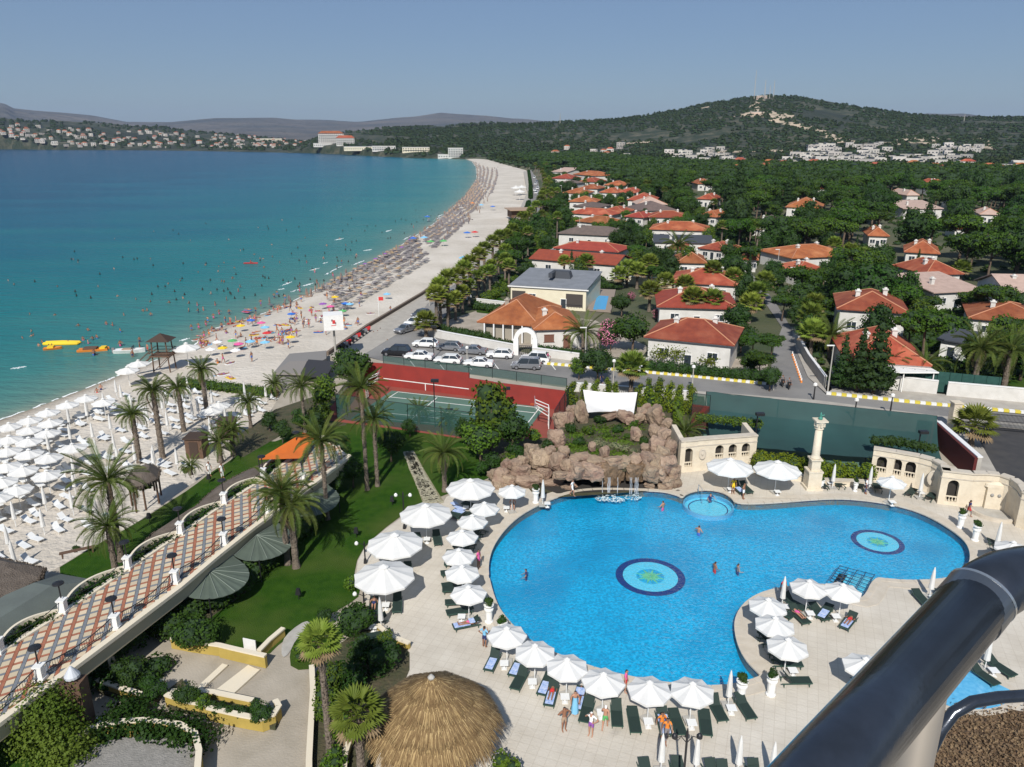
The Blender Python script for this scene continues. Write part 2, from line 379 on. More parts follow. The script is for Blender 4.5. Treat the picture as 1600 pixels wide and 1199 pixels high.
def make_sea():
 azs = np.radians(np.arange(-62, 62.01, .4)); nr = 260; rs = 18 * (4300 / 18) ** (np.arange(nr) / (nr - 1))
 A, Rr = np.meshgrid(azs, rs); x = np.sin(A) * Rr; y = np.cos(A) * Rr
 ins = inpoly(x, y, seaPoly); d = segdist(x, y, seaPoly); sdd = np.where(ins, d, -d)
 sh = segdist(x, y, [(p.x, p.y) for p in shoreW], False)
 keep = sdd > -25; na = len(azs)
 i = (np.arange(nr - 1)[:, None] * na + np.arange(na - 1)[None, :])
 k = keep.ravel(); f = np.stack([i, i + 1, i + na + 1, i + na], -1).reshape(-1, 4)
 f = f[k[f].any(1)][:, ::-1]
 me = npmesh('sea', np.stack([x, y, np.full_like(x, SEA)], -1).reshape(-1, 3), f, [MS], smooth=True)
 a = me.attributes.new('shore', 'FLOAT', 'POINT'); a.data.foreach_set('value', np.where(sdd > 0, sh, 0).ravel().astype(np.float32))
 return struct(link('sea', me))
def sea_mat():
 m = bpy.data.materials.new('sea_water'); m.use_nodes = True; t = m.node_tree; b = t.nodes['Principled BSDF']
 at = t.nodes.new('ShaderNodeAttribute'); at.attribute_name = 'shore'
 g = t.nodes.new('ShaderNodeNewGeometry')
 n = t.nodes.new('ShaderNodeTexNoise'); n.inputs['Scale'].default_value = .012; n.inputs['Detail'].default_value = 6
 mp = t.nodes.new('ShaderNodeMapping'); mp.inputs['Scale'].default_value = (1, 2.2, 1); lk(t, g.outputs['Position'], mp.inputs[0]); lk(t, mp.outputs[0], n.inputs['Vector'])
 s = t.nodes.new('ShaderNodeMath'); s.operation = 'SUBTRACT'; s.inputs[1].default_value = .5; lk(t, n.outputs['Fac'], s.inputs[0])
 mu = t.nodes.new('ShaderNodeMath'); mu.operation = 'MULTIPLY_ADD'; mu.inputs[1].default_value = 2.0; mu.inputs[2].default_value = 1.0; lk(t, s.outputs[0], mu.inputs[0])
 mm = t.nodes.new('ShaderNodeMath'); mm.operation = 'MULTIPLY'; lk(t, mu.outputs[0], mm.inputs[0]); lk(t, at.outputs['Fac'], mm.inputs[1])
 dv = t.nodes.new('ShaderNodeMath'); dv.operation = 'DIVIDE'; dv.inputs[1].default_value = 1000; lk(t, mm.outputs[0], dv.inputs[0])
 pw = t.nodes.new('ShaderNodeMath'); pw.operation = 'POWER'; pw.inputs[1].default_value = .5; lk(t, dv.outputs[0], pw.inputs[0])
 cr = t.nodes.new('ShaderNodeValToRGB'); e = cr.color_ramp.elements
 stops = SEA_STOPS
 e[0].position, e[0].color = stops[0][0], (*stops[0][1], 1); e[1].position, e[1].color = stops[-1][0], (*stops[-1][1], 1)
 for p, c in stops[1:-1]:
  q = e.new(p); q.color = (*c, 1)
 lk(t, pw.outputs[0], cr.inputs[0]); lk(t, cr.outputs[0], b.inputs['Base Color'])
 b.inputs['Roughness'].default_value = .22; b.inputs['IOR'].default_value = 1.33; b.inputs['Specular IOR Level'].default_value = .05; b.inputs['Specular Tint'].default_value = (.4, .45, .5, 1)
 hs = []
 for sc, sx in ((.9, 2.5), (.18, 3.0)):
  mp2 = t.nodes.new('ShaderNodeMapping'); mp2.inputs['Scale'].default_value = (1, sx, 1); mp2.inputs['Rotation'].default_value = (0, 0, .5)
  lk(t, g.outputs['Position'], mp2.inputs[0]); nn = t.nodes.new('ShaderNodeTexNoise'); nn.inputs['Scale'].default_value = sc; nn.inputs['Detail'].default_value = 4
  lk(t, mp2.outputs[0], nn.inputs['Vector']); hs.append(nn.outputs['Fac'])
 ad = t.nodes.new('ShaderNodeMath'); ad.operation = 'MULTIPLY_ADD'; ad.inputs[1].default_value = 3.0; lk(t, hs[1], ad.inputs[0]); lk(t, hs[0], ad.inputs[2])
 bp = t.nodes.new('ShaderNodeBump'); bp.inputs['Strength'].default_value = .55; bp.inputs['Distance'].default_value = .35; lk(t, ad.outputs[0], bp.inputs['Height']); lk(t, bp.outputs[0], b.inputs['Normal'])
 return m
SEA_STOPS = [(0.0, (.24, .26, .20)), (.06, (.10, .20, .17)), (.12, (.040, .175, .165)), (.22, (.010, .145, .158)), (.32, (.003, .115, .148)), (.42, (.001, .092, .145)), (.58, (.0, .062, .118)), (1.0, (.0, .046, .100))]
MS = sea_mat(); make_sea()
def beach_pt(s, t):
 s = max(0, min(len(SHORE) - 1.0001, s)); i = int(s); u = s - i
 a = shoreW[i].lerp(shoreW[i + 1], u); b = innerW[i].lerp(innerW[i + 1], u); p = a.lerp(b, t)
 if t < 0: z = SEA + t * 8
 else: z = SEA + (-1.5 - SEA) * min(1, t * 1.6) ** .7
 return Vector((p.x, p.y, z))
def make_beach():
 ns = 19 * 14; tt = [-.35, -.15, -.06, 0, .03, .07, .12, .2, .3, .42, .55, .7, .85, 1, 1.02]; v = []; at = []
 for i in range(ns + 1):
  for t in tt:
   p = beach_pt(i * 19 / ns, t); wob = .25 * (mnoise.noise((p.x * .15, p.y * .15, 0))) if 0 < t < 1 else 0
   v.append((p.x, p.y, p.z + wob * .5)); at.append(t)
 k = len(tt); f = [(i * k + j, i * k + j + 1, (i + 1) * k + j + 1, (i + 1) * k + j) for i in range(ns) for j in range(k - 1)]
 me = npmesh('beach', v, f, mat_sand, smooth=True)
 a = me.attributes.new('tide', 'FLOAT', 'POINT'); a.data.foreach_set('value', np.array(at, np.float32)); return struct(link('beach', me))
mat_sand = mat('sand', (.54, .485, .41), .95, (.47, .42, .35), .35, bump=.5, bsc=1.6, coords='World', c3=(.60, .545, .47), sc3=.06)
def wet(m):
 t = m.node_tree; b = t.nodes['Principled BSDF']; src = b.inputs['Base Color'].links[0].from_socket
 at = t.nodes.new('ShaderNodeAttribute'); at.attribute_name = 'tide'
 mr = t.nodes.new('ShaderNodeMapRange'); mr.inputs[1].default_value = .0; mr.inputs[2].default_value = .09; mr.inputs[3].default_value = 1; mr.inputs[4].default_value = 0; lk(t, at.outputs['Fac'], mr.inputs[0])
 mx = t.nodes.new('ShaderNodeMix'); mx.data_type = 'RGBA'; lk(t, mr.outputs[0], mx.inputs['Factor']); lk(t, src, mx.inputs['A']); mx.inputs['B'].default_value = (.25, .205, .15, 1)
 lk(t, mx.outputs['Result'], b.inputs['Base Color'])
wet(mat_sand); make_beach()
m_foam = mat('foam', (.8, .82, .82), .6)
def foam():
 mb = MB()
 for (px, py, L, a, wd) in [(491,421,16,-.25,1.1),(521,423,27,-.55,1.1),(530,374,15,-.2,1.2),(575,391,16,-.15,1.1),(607,361,12,-.3,1.2),(447,444,18,-.4,.9),(481,445,18,-.3,1.0),(28,575,26,-.15,.8),(288,531,16,-.3,.8),(560,411,20,-.4,.8),(597,400,18,-.4,.7),(170,594,20,-.35,.6),(62,636,16,-.2,.5),(462,454,16,-.35,.6),(683,342,10,-.5,1.2),(688,337,9,-.4,1.0),(440,452,10,-.2,.6),(508,411,9,-.3,.7),(636,372,14,-.5,.8)]:
  a0 = P(px - L / 2, py - a * L / 2, SEA); b0 = P(px + L / 2, py + a * L / 2, SEA); d = (b0 - a0); n = 14; s = Vector((-d.y, d.x, 0)).normalized()
  for i in range(n):
   if random.random() < .12: continue
   q = a0 + d * (i + .5) / n + s * random.uniform(-.25, .25); ww = wd * sin(pi * (i + .5) / n) * random.uniform(.35, 1.1)
   lp = [q + s * ww * random.uniform(.3, .6) * sin(k * pi / 3) + d.normalized() * d.length / n * .75 * cos(k * pi / 3) for k in range(6)]
   mb.prism(lp, SEA - .05, SEA + .06)
 # thin swash line all along the water's edge
 for i in range(900):
  s = 1.9 + (17.0) * i / 900; 
  if mnoise.noise((s * 4, 0, 0)) < -.1: continue
  p = beach_pt(s, -.004 + .010 * mnoise.noise((s * 6, 5, 0))); q = beach_pt(s + .012, -.004 + .010 * mnoise.noise((s * 6 + .07, 5, 0)))
  d = (q - p); 
  if d.length < 1e-4: continue
  sgn = Vector((-d.y, d.x, 0)).normalized() * random.uniform(.08, .22)
  mb.prism([p + sgn, p - sgn, q - sgn, q + sgn], SEA - .02, SEA + .03)
 o = mb.build('sea_foam', m_foam); tag(o, 'thin white wave crests breaking close to the beach', 'sea foam', kind='stuff')
foam()
POOL = [(764,906),(762,885),(767,862),(777,843),(792,824),(812,806),(840,790),(870,777),(900,769),(930,766),(960,766),(1000,767),(1035,768),(1058,774),(1066,779),(1072,772),(1088,767),(1107,765.5),(1128,769),(1142,777),(1150,788),(1200,787),(1260,782),(1310,779),(1360,783),(1410,792),(1450,806),(1490,830),(1512,850),(1518,872),(1510,890),(1495,900),(1470,906),(1420,908),(1385,905),(1366,903),(1350,937),(1334,932),(1296,912),(1240,916),(1202,922),(1172,935),(1154,954),(1147,976),(1152,1006),(1165,1032),(1184,1051),(1191,1057),(1168,1065),(1140,1071),(1108,1073),(1060,1070),(1010,1063),(960,1053),(910,1038),(861,1019),(818,996),(790,966),(775,944)]
poolW = smooth_loop([(p.x, p.y) for p in pxs(POOL, 0)], 2)
m_path = mat('plaza_paving', (.36, .315, .25), .85, (.31, .27, .21), .8, bump=.25, bsc=8, coords='World', c3=(.40, .35, .28), sc3=.25)
m_deck = mat('deck_stone', (.55, .50, .42), .8, (.49, .44, .365), .6, bump=.15, bsc=6, coords='World', c3=(.59, .54, .46), sc3=.2)
_t = m_deck.node_tree; _b = _t.nodes['Principled BSDF']; _s = _b.inputs['Base Color'].links[0].from_socket; _g = _t.nodes.new('ShaderNodeNewGeometry'); _mp = _t.nodes.new('ShaderNodeMapping'); _mp.inputs['Rotation'].default_value = (0, 0, .35); _k = _t.nodes.new('ShaderNodeTexBrick'); _k.offset = 0; lk(_t, _g.outputs['Position'], _mp.inputs[0]); lk(_t, _mp.outputs[0], _k.inputs['Vector'])
for _n, _v in (('Scale', 1.0), ('Mortar Size', .022), ('Brick Width', .62), ('Row Height', .62), ('Bias', 0)): _k.inputs[_n].default_value = _v
_k.inputs['Color1'].default_value = (1, 1, 1, 1); _k.inputs['Color2'].default_value = (.88, .87, .85, 1); _k.inputs['Mortar'].default_value = (.62, .58, .52, 1); _x = _t.nodes.new('ShaderNodeMix'); _x.data_type = 'RGBA'; _x.blend_type = 'MULTIPLY'; _x.inputs['Factor'].default_value = .35; lk(_t, _s, _x.inputs['A']); lk(_t, _k.outputs['Color'], _x.inputs['B']); lk(_t, _x.outputs['Result'], _b.inputs['Base Color'])
m_coping = mat('coping_stone', (.54, .48, .395), .7, (.48, .42, .335), 1.5, coords='World')
m_soil = mat('garden_soil', (.045, .05, .02), .95, (.08, .065, .035), 1.2, bump=.6, bsc=4, coords='World')
m_lawn = mat('lawn', (.018, .056, .004), .9, (.032, .078, .006), 1.2, bump=1.0, bsc=14, coords='World', c3=(.058, .088, .016), sc3=.16, spec=.1)
m_asph = mat('asphalt', (.20, .19, .18), .9, (.155, .15, .145), .5, bump=.3, bsc=10, coords='World', c3=(.24, .23, .215), sc3=.08)
m_walk = mat('pavement_slabs', (.40, .37, .32), .9, (.33, .30, .26), .7, coords='World')
m_white = mat('white_paint', (.78, .77, .74), .6, (.70, .69, .65), 2.0)
m_conc = mat('concrete', (.42, .40, .36), .85, (.34, .32, .28), 1.2, bump=.2, bsc=8)
struct(sheet('resort_ground', [resortW, [tuple(p) for p in poolW]], -.03, m_path, skirt=2.6))
def wl(pts, z=0.0): return [(p.x, p.y) for p in pxs(pts, z)]
struct(sheet('paved_pool_deck', [smooth_loop(wl([(700,772),(690,790),(640,800),(590,835),(560,868),(556,905),(570,925),(572,950),(598,985),(640,1010),(640,1050),(600,1100),(580,1199),(560,1420),(1900,1420),(1900,850),(1640,812),(1590,760),(1463,720),(1358,722),(1262,738),(1185,722),(1060,735),(1058,760),(900,762),(820,742),(780,748),(740,765)]), 1), [tuple(p) for p in poolW]], 0.0, m_deck))
cop = offset_loop(poolW, 1.15)
struct(sheet('pool_coping', [[tuple(p) for p in cop], [tuple(p) for p in poolW]], .035, m_coping, skirt=.12))
# coping joints: a row of individual coping slabs along the water
mbj = MB(); nP = len(poolW); inn = offset_loop(poolW, -.06); outr = offset_loop(poolW, .42)
root_c = thing('pool_edge', (0, 0, 0), 'rounded cream stone slabs edging the big blue pool', 'pool edge')
acc = 0; j0 = 0; cnt = 0; rest = MB()
for i in range(nP):
 a = poolW[i]; b = poolW[(i + 1) % nP]; acc += (b - a).length
 if acc > .85:
  idx = list(range(j0, i + 2)); j0 = i + 1; acc = 0
  lo = [outr[k % nP] for k in idx] + [inn[k % nP] for k in reversed(idx)]
  c = sum((Vector(p) for p in lo), Vector((0, 0))) / len(lo); lo = [c + (Vector(p) - c) * .96 for p in lo]
  mb = MB(); mb.prism(lo, -.05, .06)
  if cnt < 300: mb.build('slab', m_coping, root_c); cnt += 1
# pool shell
m_pool = mat('pool_mosaic_sparkle', (.0, .26, .48), .4, (.008, .44, .74), 5.0, coords='World', lo=.40, hi=.62, c3=(.0, .24, .46), sc3=.15, detail=8)  # mosaic blues; the paler speckle also paints in water sparkle
m_pdark = mat('pool_band', (.005, .03, .16), .4)
fl = sheet('pool_floor', [[tuple(p) for p in poolW]], -.65, m_pool); struct(fl)
mbw = MB(); n = nP
mbw.add([(p.x, p.y, -.65) for p in poolW] + [(p.x, p.y, -.2) for p in poolW], [(i, n + i, n + (i + 1) % n, (i + 1) % n) for i in range(n)])
struct(mbw.build('pool_wall', m_pool))
mbw = MB(); mbw.add([(p.x, p.y, -.2) for p in poolW] + [(p.x, p.y, .0) for p in poolW], [(i, n + i, n + (i + 1) % n, (i + 1) % n) for i in range(n)])
struct(mbw.build('pool_tile_band', m_pdark))
def water_mat(name, tint, strength=.6):
 m = bpy.data.materials.new(name); m.use_nodes = True; t = m.node_tree; t.nodes.clear()
 o = t.nodes.new('ShaderNodeOutputMaterial'); tr = t.nodes.new('ShaderNodeBsdfTransparent'); tr.inputs[0].default_value = (*tint, 1)
 gl = t.nodes.new('ShaderNodeBsdfGlossy'); gl.inputs['Roughness'].default_value = .06; fr = t.nodes.new('ShaderNodeFresnel'); fr.inputs[0].default_value = 1.33
 g = t.nodes.new('ShaderNodeNewGeometry'); n1 = t.nodes.new('ShaderNodeTexNoise'); n1.inputs['Scale'].default_value = 2.6; n1.inputs['Detail'].default_value = 3; n1.inputs['Distortion'].default_value = 1.2
 mp = t.nodes.new('ShaderNodeMapping'); mp.inputs['Scale'].default_value = (1, 1.6, 1); lk(t, g.outputs['Position'], mp.inputs[0]); lk(t, mp.outputs[0], n1.inputs['Vector'])
 bp = t.nodes.new('ShaderNodeBump'); bp.inputs['Strength'].default_value = strength; bp.inputs['Distance'].default_value = .22; lk(t, n1.outputs['Fac'], bp.inputs['Height'])
 lk(t, bp.outputs[0], gl.inputs['Normal']); lk(t, bp.outputs[0], fr.inputs['Normal'])
 ms = t.nodes.new('ShaderNodeMixShader'); bf = t.nodes.new('ShaderNodeMath'); bf.operation = 'MULTIPLY_ADD'; bf.inputs[1].default_value = -1; bf.inputs[2].default_value = 1; lk(t, g.outputs['Backfacing'], bf.inputs[0]); mf = t.nodes.new('ShaderNodeMath'); mf.operation = 'MULTIPLY'; lk(t, fr.outputs[0], mf.inputs[0]); lk(t, bf.outputs[0], mf.inputs[1]); lk(t, mf.outputs[0], ms.inputs[0]); lk(t, tr.outputs[0], ms.inputs[1]); lk(t, gl.outputs[0], ms.inputs[2]); lk(t, ms.outputs[0], o.inputs[0]); return m
m_water = water_mat('pool_water', (.92, .99, 1.0))
o = sheet('pool_water', [[tuple(p) for p in poolW]], -.09, m_water); struct(o)
# mosaic medallions, spa basin and steps on the pool floor
def ring(mb, c, r0, r1, z0, z1, n=48):
 vs = []; 
 for i in range(n):
  a = 2 * pi * i / n; vs += [(c[0] + r0 * cos(a), c[1] + r0 * sin(a), z1), (c[0] + r1 * cos(a), c[1] + r1 * sin(a), z1), (c[0] + r1 * cos(a), c[1] + r1 * sin(a), z0), (c[0] + r0 * cos(a), c[1] + r0 * sin(a), z0)]
 fs = []
 for i in range(n):
  k = (i + 1) % n
  for q in range(4): fs.append((i * 4 + q, i * 4 + (q + 1) % 4, k * 4 + (q + 1) % 4, k * 4 + q))
 mb.add(vs, fs)
m_aqua = mat('mosaic_aqua', (.05, .46, .66), .4, (.16, .60, .76), 9.0, coords='World'); m_green = mat('mosaic_green', (.08, .42, .22), .4, (.20, .55, .30), 6.0, coords='World')
for k, (px, py, wpx) in enumerate([(1016, 901, 105), (1371, 847, 70)]):
 c = P(px, py, -.65); Rr = wpx / 2 * (c - Vector((0, 0, CH))).length / FX * .98
 t = thing('mosaic_medallion', (0, 0, 0), ['large round navy ringed mosaic on the pool floor, the nearer one', 'smaller round navy ringed mosaic on the pool floor, toward the right end'][k], 'mosaic', 'round mosaics on the pool floor')
 mb = MB(); ring(mb, c, Rr * .79, Rr, -.651, -.635); mb.build('ring', m_pdark, t)
 mb = MB(); ring(mb, c, Rr * .40, Rr * .79, -.651, -.64); mb.build('field', m_aqua, t)
 mb = MB()
 for q in range(16):
  a = q * pi / 8; L = Rr * (.42 if q % 2 else .30)
  mb.prism([(c.x + L * cos(a), c.y + L * sin(a)), (c.x + L * .45 * cos(a + .2), c.y + L * .45 * sin(a + .2)), (c.x + .05 * cos(a), c.y + .05 * sin(a)), (c.x + L * .45 * cos(a - .2), c.y + L * .45 * sin(a - .2))], -.651, -.625 + .001 * q)
 mb.build('star', m_green, t)
c = P(1107, 786, 0); t = thing('spa_basin', (c.x, c.y, 0), 'round shallow spa basin at the far edge of the pool', 'spa pool')
mb = MB(); mb.lathe([(2.35, -.64), (2.35, -.55), (2.1, -.55), (1.9, -.6)], 40, cap=False); mb.lathe([(1.9, -.6), (0.01, -.62)], 40, cap=False); mb.build('bench', m_aqua, t)
mb = MB(); ring(mb, (0, 0), 2.2, 2.35, -.63, -.22); mb.build('rim', mat('spa_tile', (.10, .35, .55), .4), t)
mb = MB(); ring(mb, (0, 0), 1.75, 1.85, -.60, -.57); mb.build('edge_line', m_pdark, t)
mb = MB(); mb.tube([(-.55, 1.9, .0), (-.55, 1.9, 1.0), (-.45, 1.0, 1.0), (-.4, .8, -.4)], .03); mb.build('handrail', mat('steel', (.55, .56, .58), .3, metal=.9), t)
# pool entry steps with blue tiled grid
st = thing('pool_steps', (0, 0, 0), 'wide tiled entry steps with handrails beside the pool notch', 'pool steps')
A, B, C_, D = [P(*q, -.2) for q in ((1296, 911), (1312, 888), (1366, 902), (1348, 935))]
for i in range(4):
 u0, u1 = i / 4, (i + 1) / 4; f = lambda u, w_: (D.lerp(A, w_)).lerp(C_.lerp(B, w_), u)
 mb = MB(); q = [D.lerp(A, u0), C_.lerp(B, u0), C_.lerp(B, u1 - .012), D.lerp(A, u1 - .012)]; mb.prism([(v.x, v.y) for v in q], -.65, -.26 - .14 * i); mb.build('step', m_aqua, st)
mb = MB()
for i in range(5):
 mb.tube([D.lerp(A, i / 4) + Vector((0, 0, .25)), C_.lerp(B, i / 4) + Vector((0, 0, .25))], .035, 5)
for i in range(7): mb.tube([D.lerp(C_, i / 6) + Vector((0, 0, .2)), A.lerp(B, i / 6) + Vector((0, 0, .2))], .03, 5)
mb.build('rail_grid', mat('navy_tube', (.02, .06, .12), .4), st)
# lawns and beds
struct(sheet('lawn', [smooth_loop(wl([(73,899),(150,852),(215,817),(262,786),(300,762),(330,738),(360,720),(400,690),(440,690),(470,665),(520,650),(560,660),(620,645),(760,680),(790,735),(730,762),(690,775),(640,797),(590,834),(560,866),(552,905),(566,928),(540,948),(480,978),(440,1003),(415,1028),(272,1003),(240,960),(160,912)]), 1)], 0.012, m_lawn))
struct(sheet('lawn', [wl([(0,1125),(60,1100),(110,1120),(120,1199),(90,1400),(-200,1400),(-400,1200)])], .012, m_lawn))
struct(sheet('lawn', [smooth_loop(wl([(452,1020),(465,985),(500,975),(540,985),(530,1005),(500,1045),(455,1048)]), 1)], .016, m_lawn))
struct(sheet('planting_bed', [smooth_loop(wl([(487,1040),(560,985),(590,985),(640,1010),(640,1060),(600,1100),(585,1200),(570,1420),(470,1420),(487,1150)]), 1)], .02, m_soil))
struct(sheet('planting_bed', [wl([(345,700),(430,640),(520,610),(560,640),(540,665),(440,680),(380,715)])], .022, m_soil))
struct(sheet('planting_bed', [wl([(735,690),(780,660),(900,610),(1100,620),(1110,690),(1060,735),(1055,765),(840,780),(810,745),(760,740)])], .024, m_soil))
struct(sheet('planting_bed', [wl([(225,985),(380,880),(470,790),(520,760),(500,800),(440,870),(380,930),(330,965),(270,1000)])], .026, m_soil))
struct(sheet('dry_bed', [wl([(1430,1400),(1452,1130),(1480,1092),(1700,1130),(1700,1400)])], .03, mat('dry_mulch', (.11, .065, .035), .95, (.24, .155, .085), 2.0, bump=1, bsc=5, coords='World', c3=(.06, .035, .02), sc3=1.2)))
# little paddling pool on the right, next to the rail
pp = wl([(1440,1075),(1470,1050),(1510,1045),(1555,1068),(1590,1085),(1560,1110),(1480,1110)]); pp = smooth_loop(pp, 2)
struct(sheet('paddling_pool', [[tuple(p) for p in pp]], .05, mat('paddling_blue', (.08, .36, .60), .15, (.14, .45, .68), 3, coords='World')))
struct(sheet('paddling_pool_coping', [[tuple(p) for p in offset_loop(pp, .5)], [tuple(p) for p in pp]], .07, m_coping, skirt=.07))
struct(sheet('road', [wl([(566,555),(593,563),(733,584),(900,605),(1084,611),(1272,625),(1459,649),(1600,663),(2200,720),(2200,690),(1600,648),(1459,634),(1291,617),(1262,590),(1244,548),(1236,512),(1222,512),(1209,545),(1201,602),(1080,590),(1000,583),(900,573),(850,570),(806,549),(760,540),(692,531),(668,520),(690,500),(720,470),(775,415),(838,352),(845,330),(845,305),(841,284),(830,266),(826,268),(829,290),(829,311),(822,335),(812,365),(790,388),(716,440),(669,473),(644,507)])], 0.0, m_asph))
struct(sheet('road', [wl([(1222,512),(1236,512),(1215,478),(1190,445),(1172,425),(1166,425),(1180,450),(1200,480)])], 0.004, m_asph))
struct(sheet('promenade', [wl([(512,557),(566,556),(644,508),(669,474),(716,441),(790,389),(811,366),(821,336),(828,311),(828,290),(825,268),(818,268),(824,300),(806,341),(793,368),(770,384),(716,421),(660,462),(575,513)])], .03, m_walk, skirt=1.6))
kb = thing('kerb', (0, 0, 0), 'yellow and white painted kerb running along the cross road', 'kerb')
m_yel = mat('kerb_yellow', (.62, .50, .06), .7)
kp = pathway(pxs([(850,569),(1000,582),(1080,589),(1197,601)]), 60) ; kp2 = pathway(pxs([(1291,616),(1459,633),(1600,646),(1900,668)]), 70)
for KP in (kp, kp2):
 for i in range(len(KP) - 1):
  a, b = KP[i], KP[i + 1]; d = (b - a); s = Vector((d.y, -d.x, 0)).normalized() * .28
  mb = MB(); mb.prism([a + s, b + s - d * .03, b - s - d * .03, a - s], 0, .30); mb.build('kerb_stone', m_yel if i % 2 else m_white, kb)
struct(sheet('pavement', [wl([(850,569),(1000,582),(1080,589),(1197,601),(1201,592),(1080,580),(1000,573),(850,560),(806,549)])], .12, m_walk, skirt=.12))
struct(sheet('pavement', [wl([(1291,616),(1459,633),(1600,646),(2100,680),(2100,660),(1600,628),(1459,616),(1290,604)])], .12, m_walk, skirt=.12))
struct(sheet('pavement', [wl([(1262,590),(1244,548),(1236,512),(1250,512),(1268,548),(1300,610),(1291,616)])], .12, m_walk, skirt=.12))
struct(sheet('pavement', [wl([(900,606),(1084,612),(1272,626),(1459,650),(1600,664),(1600,672),(1459,658),(1272,633),(1084,619),(900,613)])], .10, m_walk, skirt=.10))
struct(sheet('pavement', [wl([(1466,655),(1498,655),(1530,690),(1560,744),(1535,745),(1500,700)])], .11, m_walk, skirt=.1))
struct(sheet('asphalt_yard', [wl([(1498,662),(1600,672),(2100,720),(2100,830),(1640,800),(1600,760),(1560,742),(1530,690)])], .02, mat('asphalt_painted_shadow', (.035, .034, .036), .9, (.055, .052, .05), .5, coords='World')))  # hotel's cast shadow painted in as near-black asphalt colour
# white lane marks where the parking bays are
mbk = MB()
for px in (640, 682, 725, 768, 812, 856):
 a = P(px, 563, 0); b = P(px + 12, 578, 0); d = (b - a).normalized(); s = Vector((d.y, -d.x, 0)) * .07
 mbk.prism([a + s, b + s, b - s, a - s], .0, .012)
struct(mbk.build('parking_markings', m_white))

hm = bpy.data.materials.new('haze_air'); hm.use_nodes = True; t_ = hm.node_tree; t_.nodes.clear(); o_ = t_.nodes.new('ShaderNodeOutputMaterial'); pv = t_.nodes.new('ShaderNodeVolumePrincipled')
pv.inputs['Color'].default_value = (.56, .70, .95, 1); pv.inputs['Density'].default_value = HAZE; pv.inputs['Anisotropy'].default_value = .1; t_.links.new(pv.outputs[0], o_.inputs['Volume'])
mb = MB(); mb.box((0, 5600, 180), (26000, 12800, 380)); ho = mb.build('haze', hm); tag(ho, 'thin pale summer haze over bay and hills', 'haze', kind='stuff')
# ================================================================ VEGETATION
def leafcloud(lobes, n, size, rng, shell=(.72, 1.06), up=.35, aspect=1.0):
 """many small leaf-clump faces spread through the shells of ellipsoid lobes"""
 L = np.array(lobes, float); vol = (L[:, 3] * L[:, 4] * L[:, 5]) ** (2 / 3); k = rng.choice(len(L), n, p=vol / vol.sum())
 d = rng.normal(size=(n, 3)); d /= np.linalg.norm(d, axis=1)[:, None]
 r = rng.uniform(shell[0], shell[1], n)[:, None]
 c = L[k, :3] + d * L[k, 3:6] * r
 nrm = d + rng.normal(size=(n, 3)) * .55; nrm[:, 2] += up; nrm /= np.linalg.norm(nrm, axis=1)[:, None]
 a = np.cross(nrm, rng.normal(size=(n, 3))); a /= np.linalg.norm(a, axis=1)[:, None]; b = np.cross(nrm, a)
 s = size * rng.uniform(.6, 1.35, n)[:, None]
 v = np.stack([c - a * s * .5 * aspect, c - b * s * .35 + nrm * s * .1, c + a * s * .5 * aspect, c + b * s * .45 + nrm * s * .1], 1).reshape(-1, 3)
 f = np.arange(4 * n).reshape(-1, 4)
 return v, f
def blob(c, r, rng, sub=1, amp=.25):
 bm = bmesh.new(); bmesh.ops.create_icosphere(bm, subdivisions=sub, radius=1)
 v = []; o = rng.uniform(0, 50)
 for x in bm.verts:
  q = 1 + amp * mnoise.noise((x.co.x * 1.7 + o, x.co.y * 1.7, x.co.z * 1.7)); v.append((c[0] + x.co.x * r[0] * q, c[1] + x.co.y * r[1] * q, c[2] + x.co.z * r[2] * q))
 f = [tuple(y.index for y in q.verts) for q in bm.faces]; bm.free(); return v, f
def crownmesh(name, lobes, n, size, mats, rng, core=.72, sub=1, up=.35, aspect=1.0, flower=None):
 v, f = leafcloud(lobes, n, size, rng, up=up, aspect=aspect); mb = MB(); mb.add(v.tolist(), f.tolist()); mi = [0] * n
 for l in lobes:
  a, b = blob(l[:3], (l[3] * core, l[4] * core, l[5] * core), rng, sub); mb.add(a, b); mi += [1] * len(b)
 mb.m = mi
 if flower:
  v, f = leafcloud(lobes, flower, size * .8, rng, shell=(.98, 1.1)); mb.k = 2; mb.add(v.tolist(), f.tolist())
 me = bpy.data.meshes.new(name); me.from_pydata(mb.v, [], mb.f)
 for m in mats: me.materials.append(m)
 me.polygons.foreach_set('material_index', mb.m); me.update(); return me
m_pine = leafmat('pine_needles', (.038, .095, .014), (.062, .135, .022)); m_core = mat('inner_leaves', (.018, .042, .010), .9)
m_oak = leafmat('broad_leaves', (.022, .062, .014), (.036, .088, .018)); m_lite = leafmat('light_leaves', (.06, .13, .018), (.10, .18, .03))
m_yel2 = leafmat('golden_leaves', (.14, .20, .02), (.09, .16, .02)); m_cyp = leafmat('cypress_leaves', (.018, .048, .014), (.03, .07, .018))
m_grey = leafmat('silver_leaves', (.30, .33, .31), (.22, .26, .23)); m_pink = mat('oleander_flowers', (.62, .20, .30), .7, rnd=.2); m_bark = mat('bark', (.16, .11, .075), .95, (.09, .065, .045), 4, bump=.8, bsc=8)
m_vine = leafmat('vine_leaves', (.07, .12, .02), (.11, .16, .035)); m_ltpalm = leafmat('palm_green', (.07, .12, .035), (.11, .16, .055), .3, 1.2); m_fan = leafmat('fan_green', (.15, .23, .05), (.20, .28, .08), .3, 1.0)
m_drypalm = mat('dry_palm', (.24, .17, .09), .9, (.16, .11, .06), 3); m_ptrunk = mat('palm_trunk', (.20, .16, .12), .95, (.11, .085, .065), 5, bump=1, bsc=6)
rng = np.random.default_rng(11)
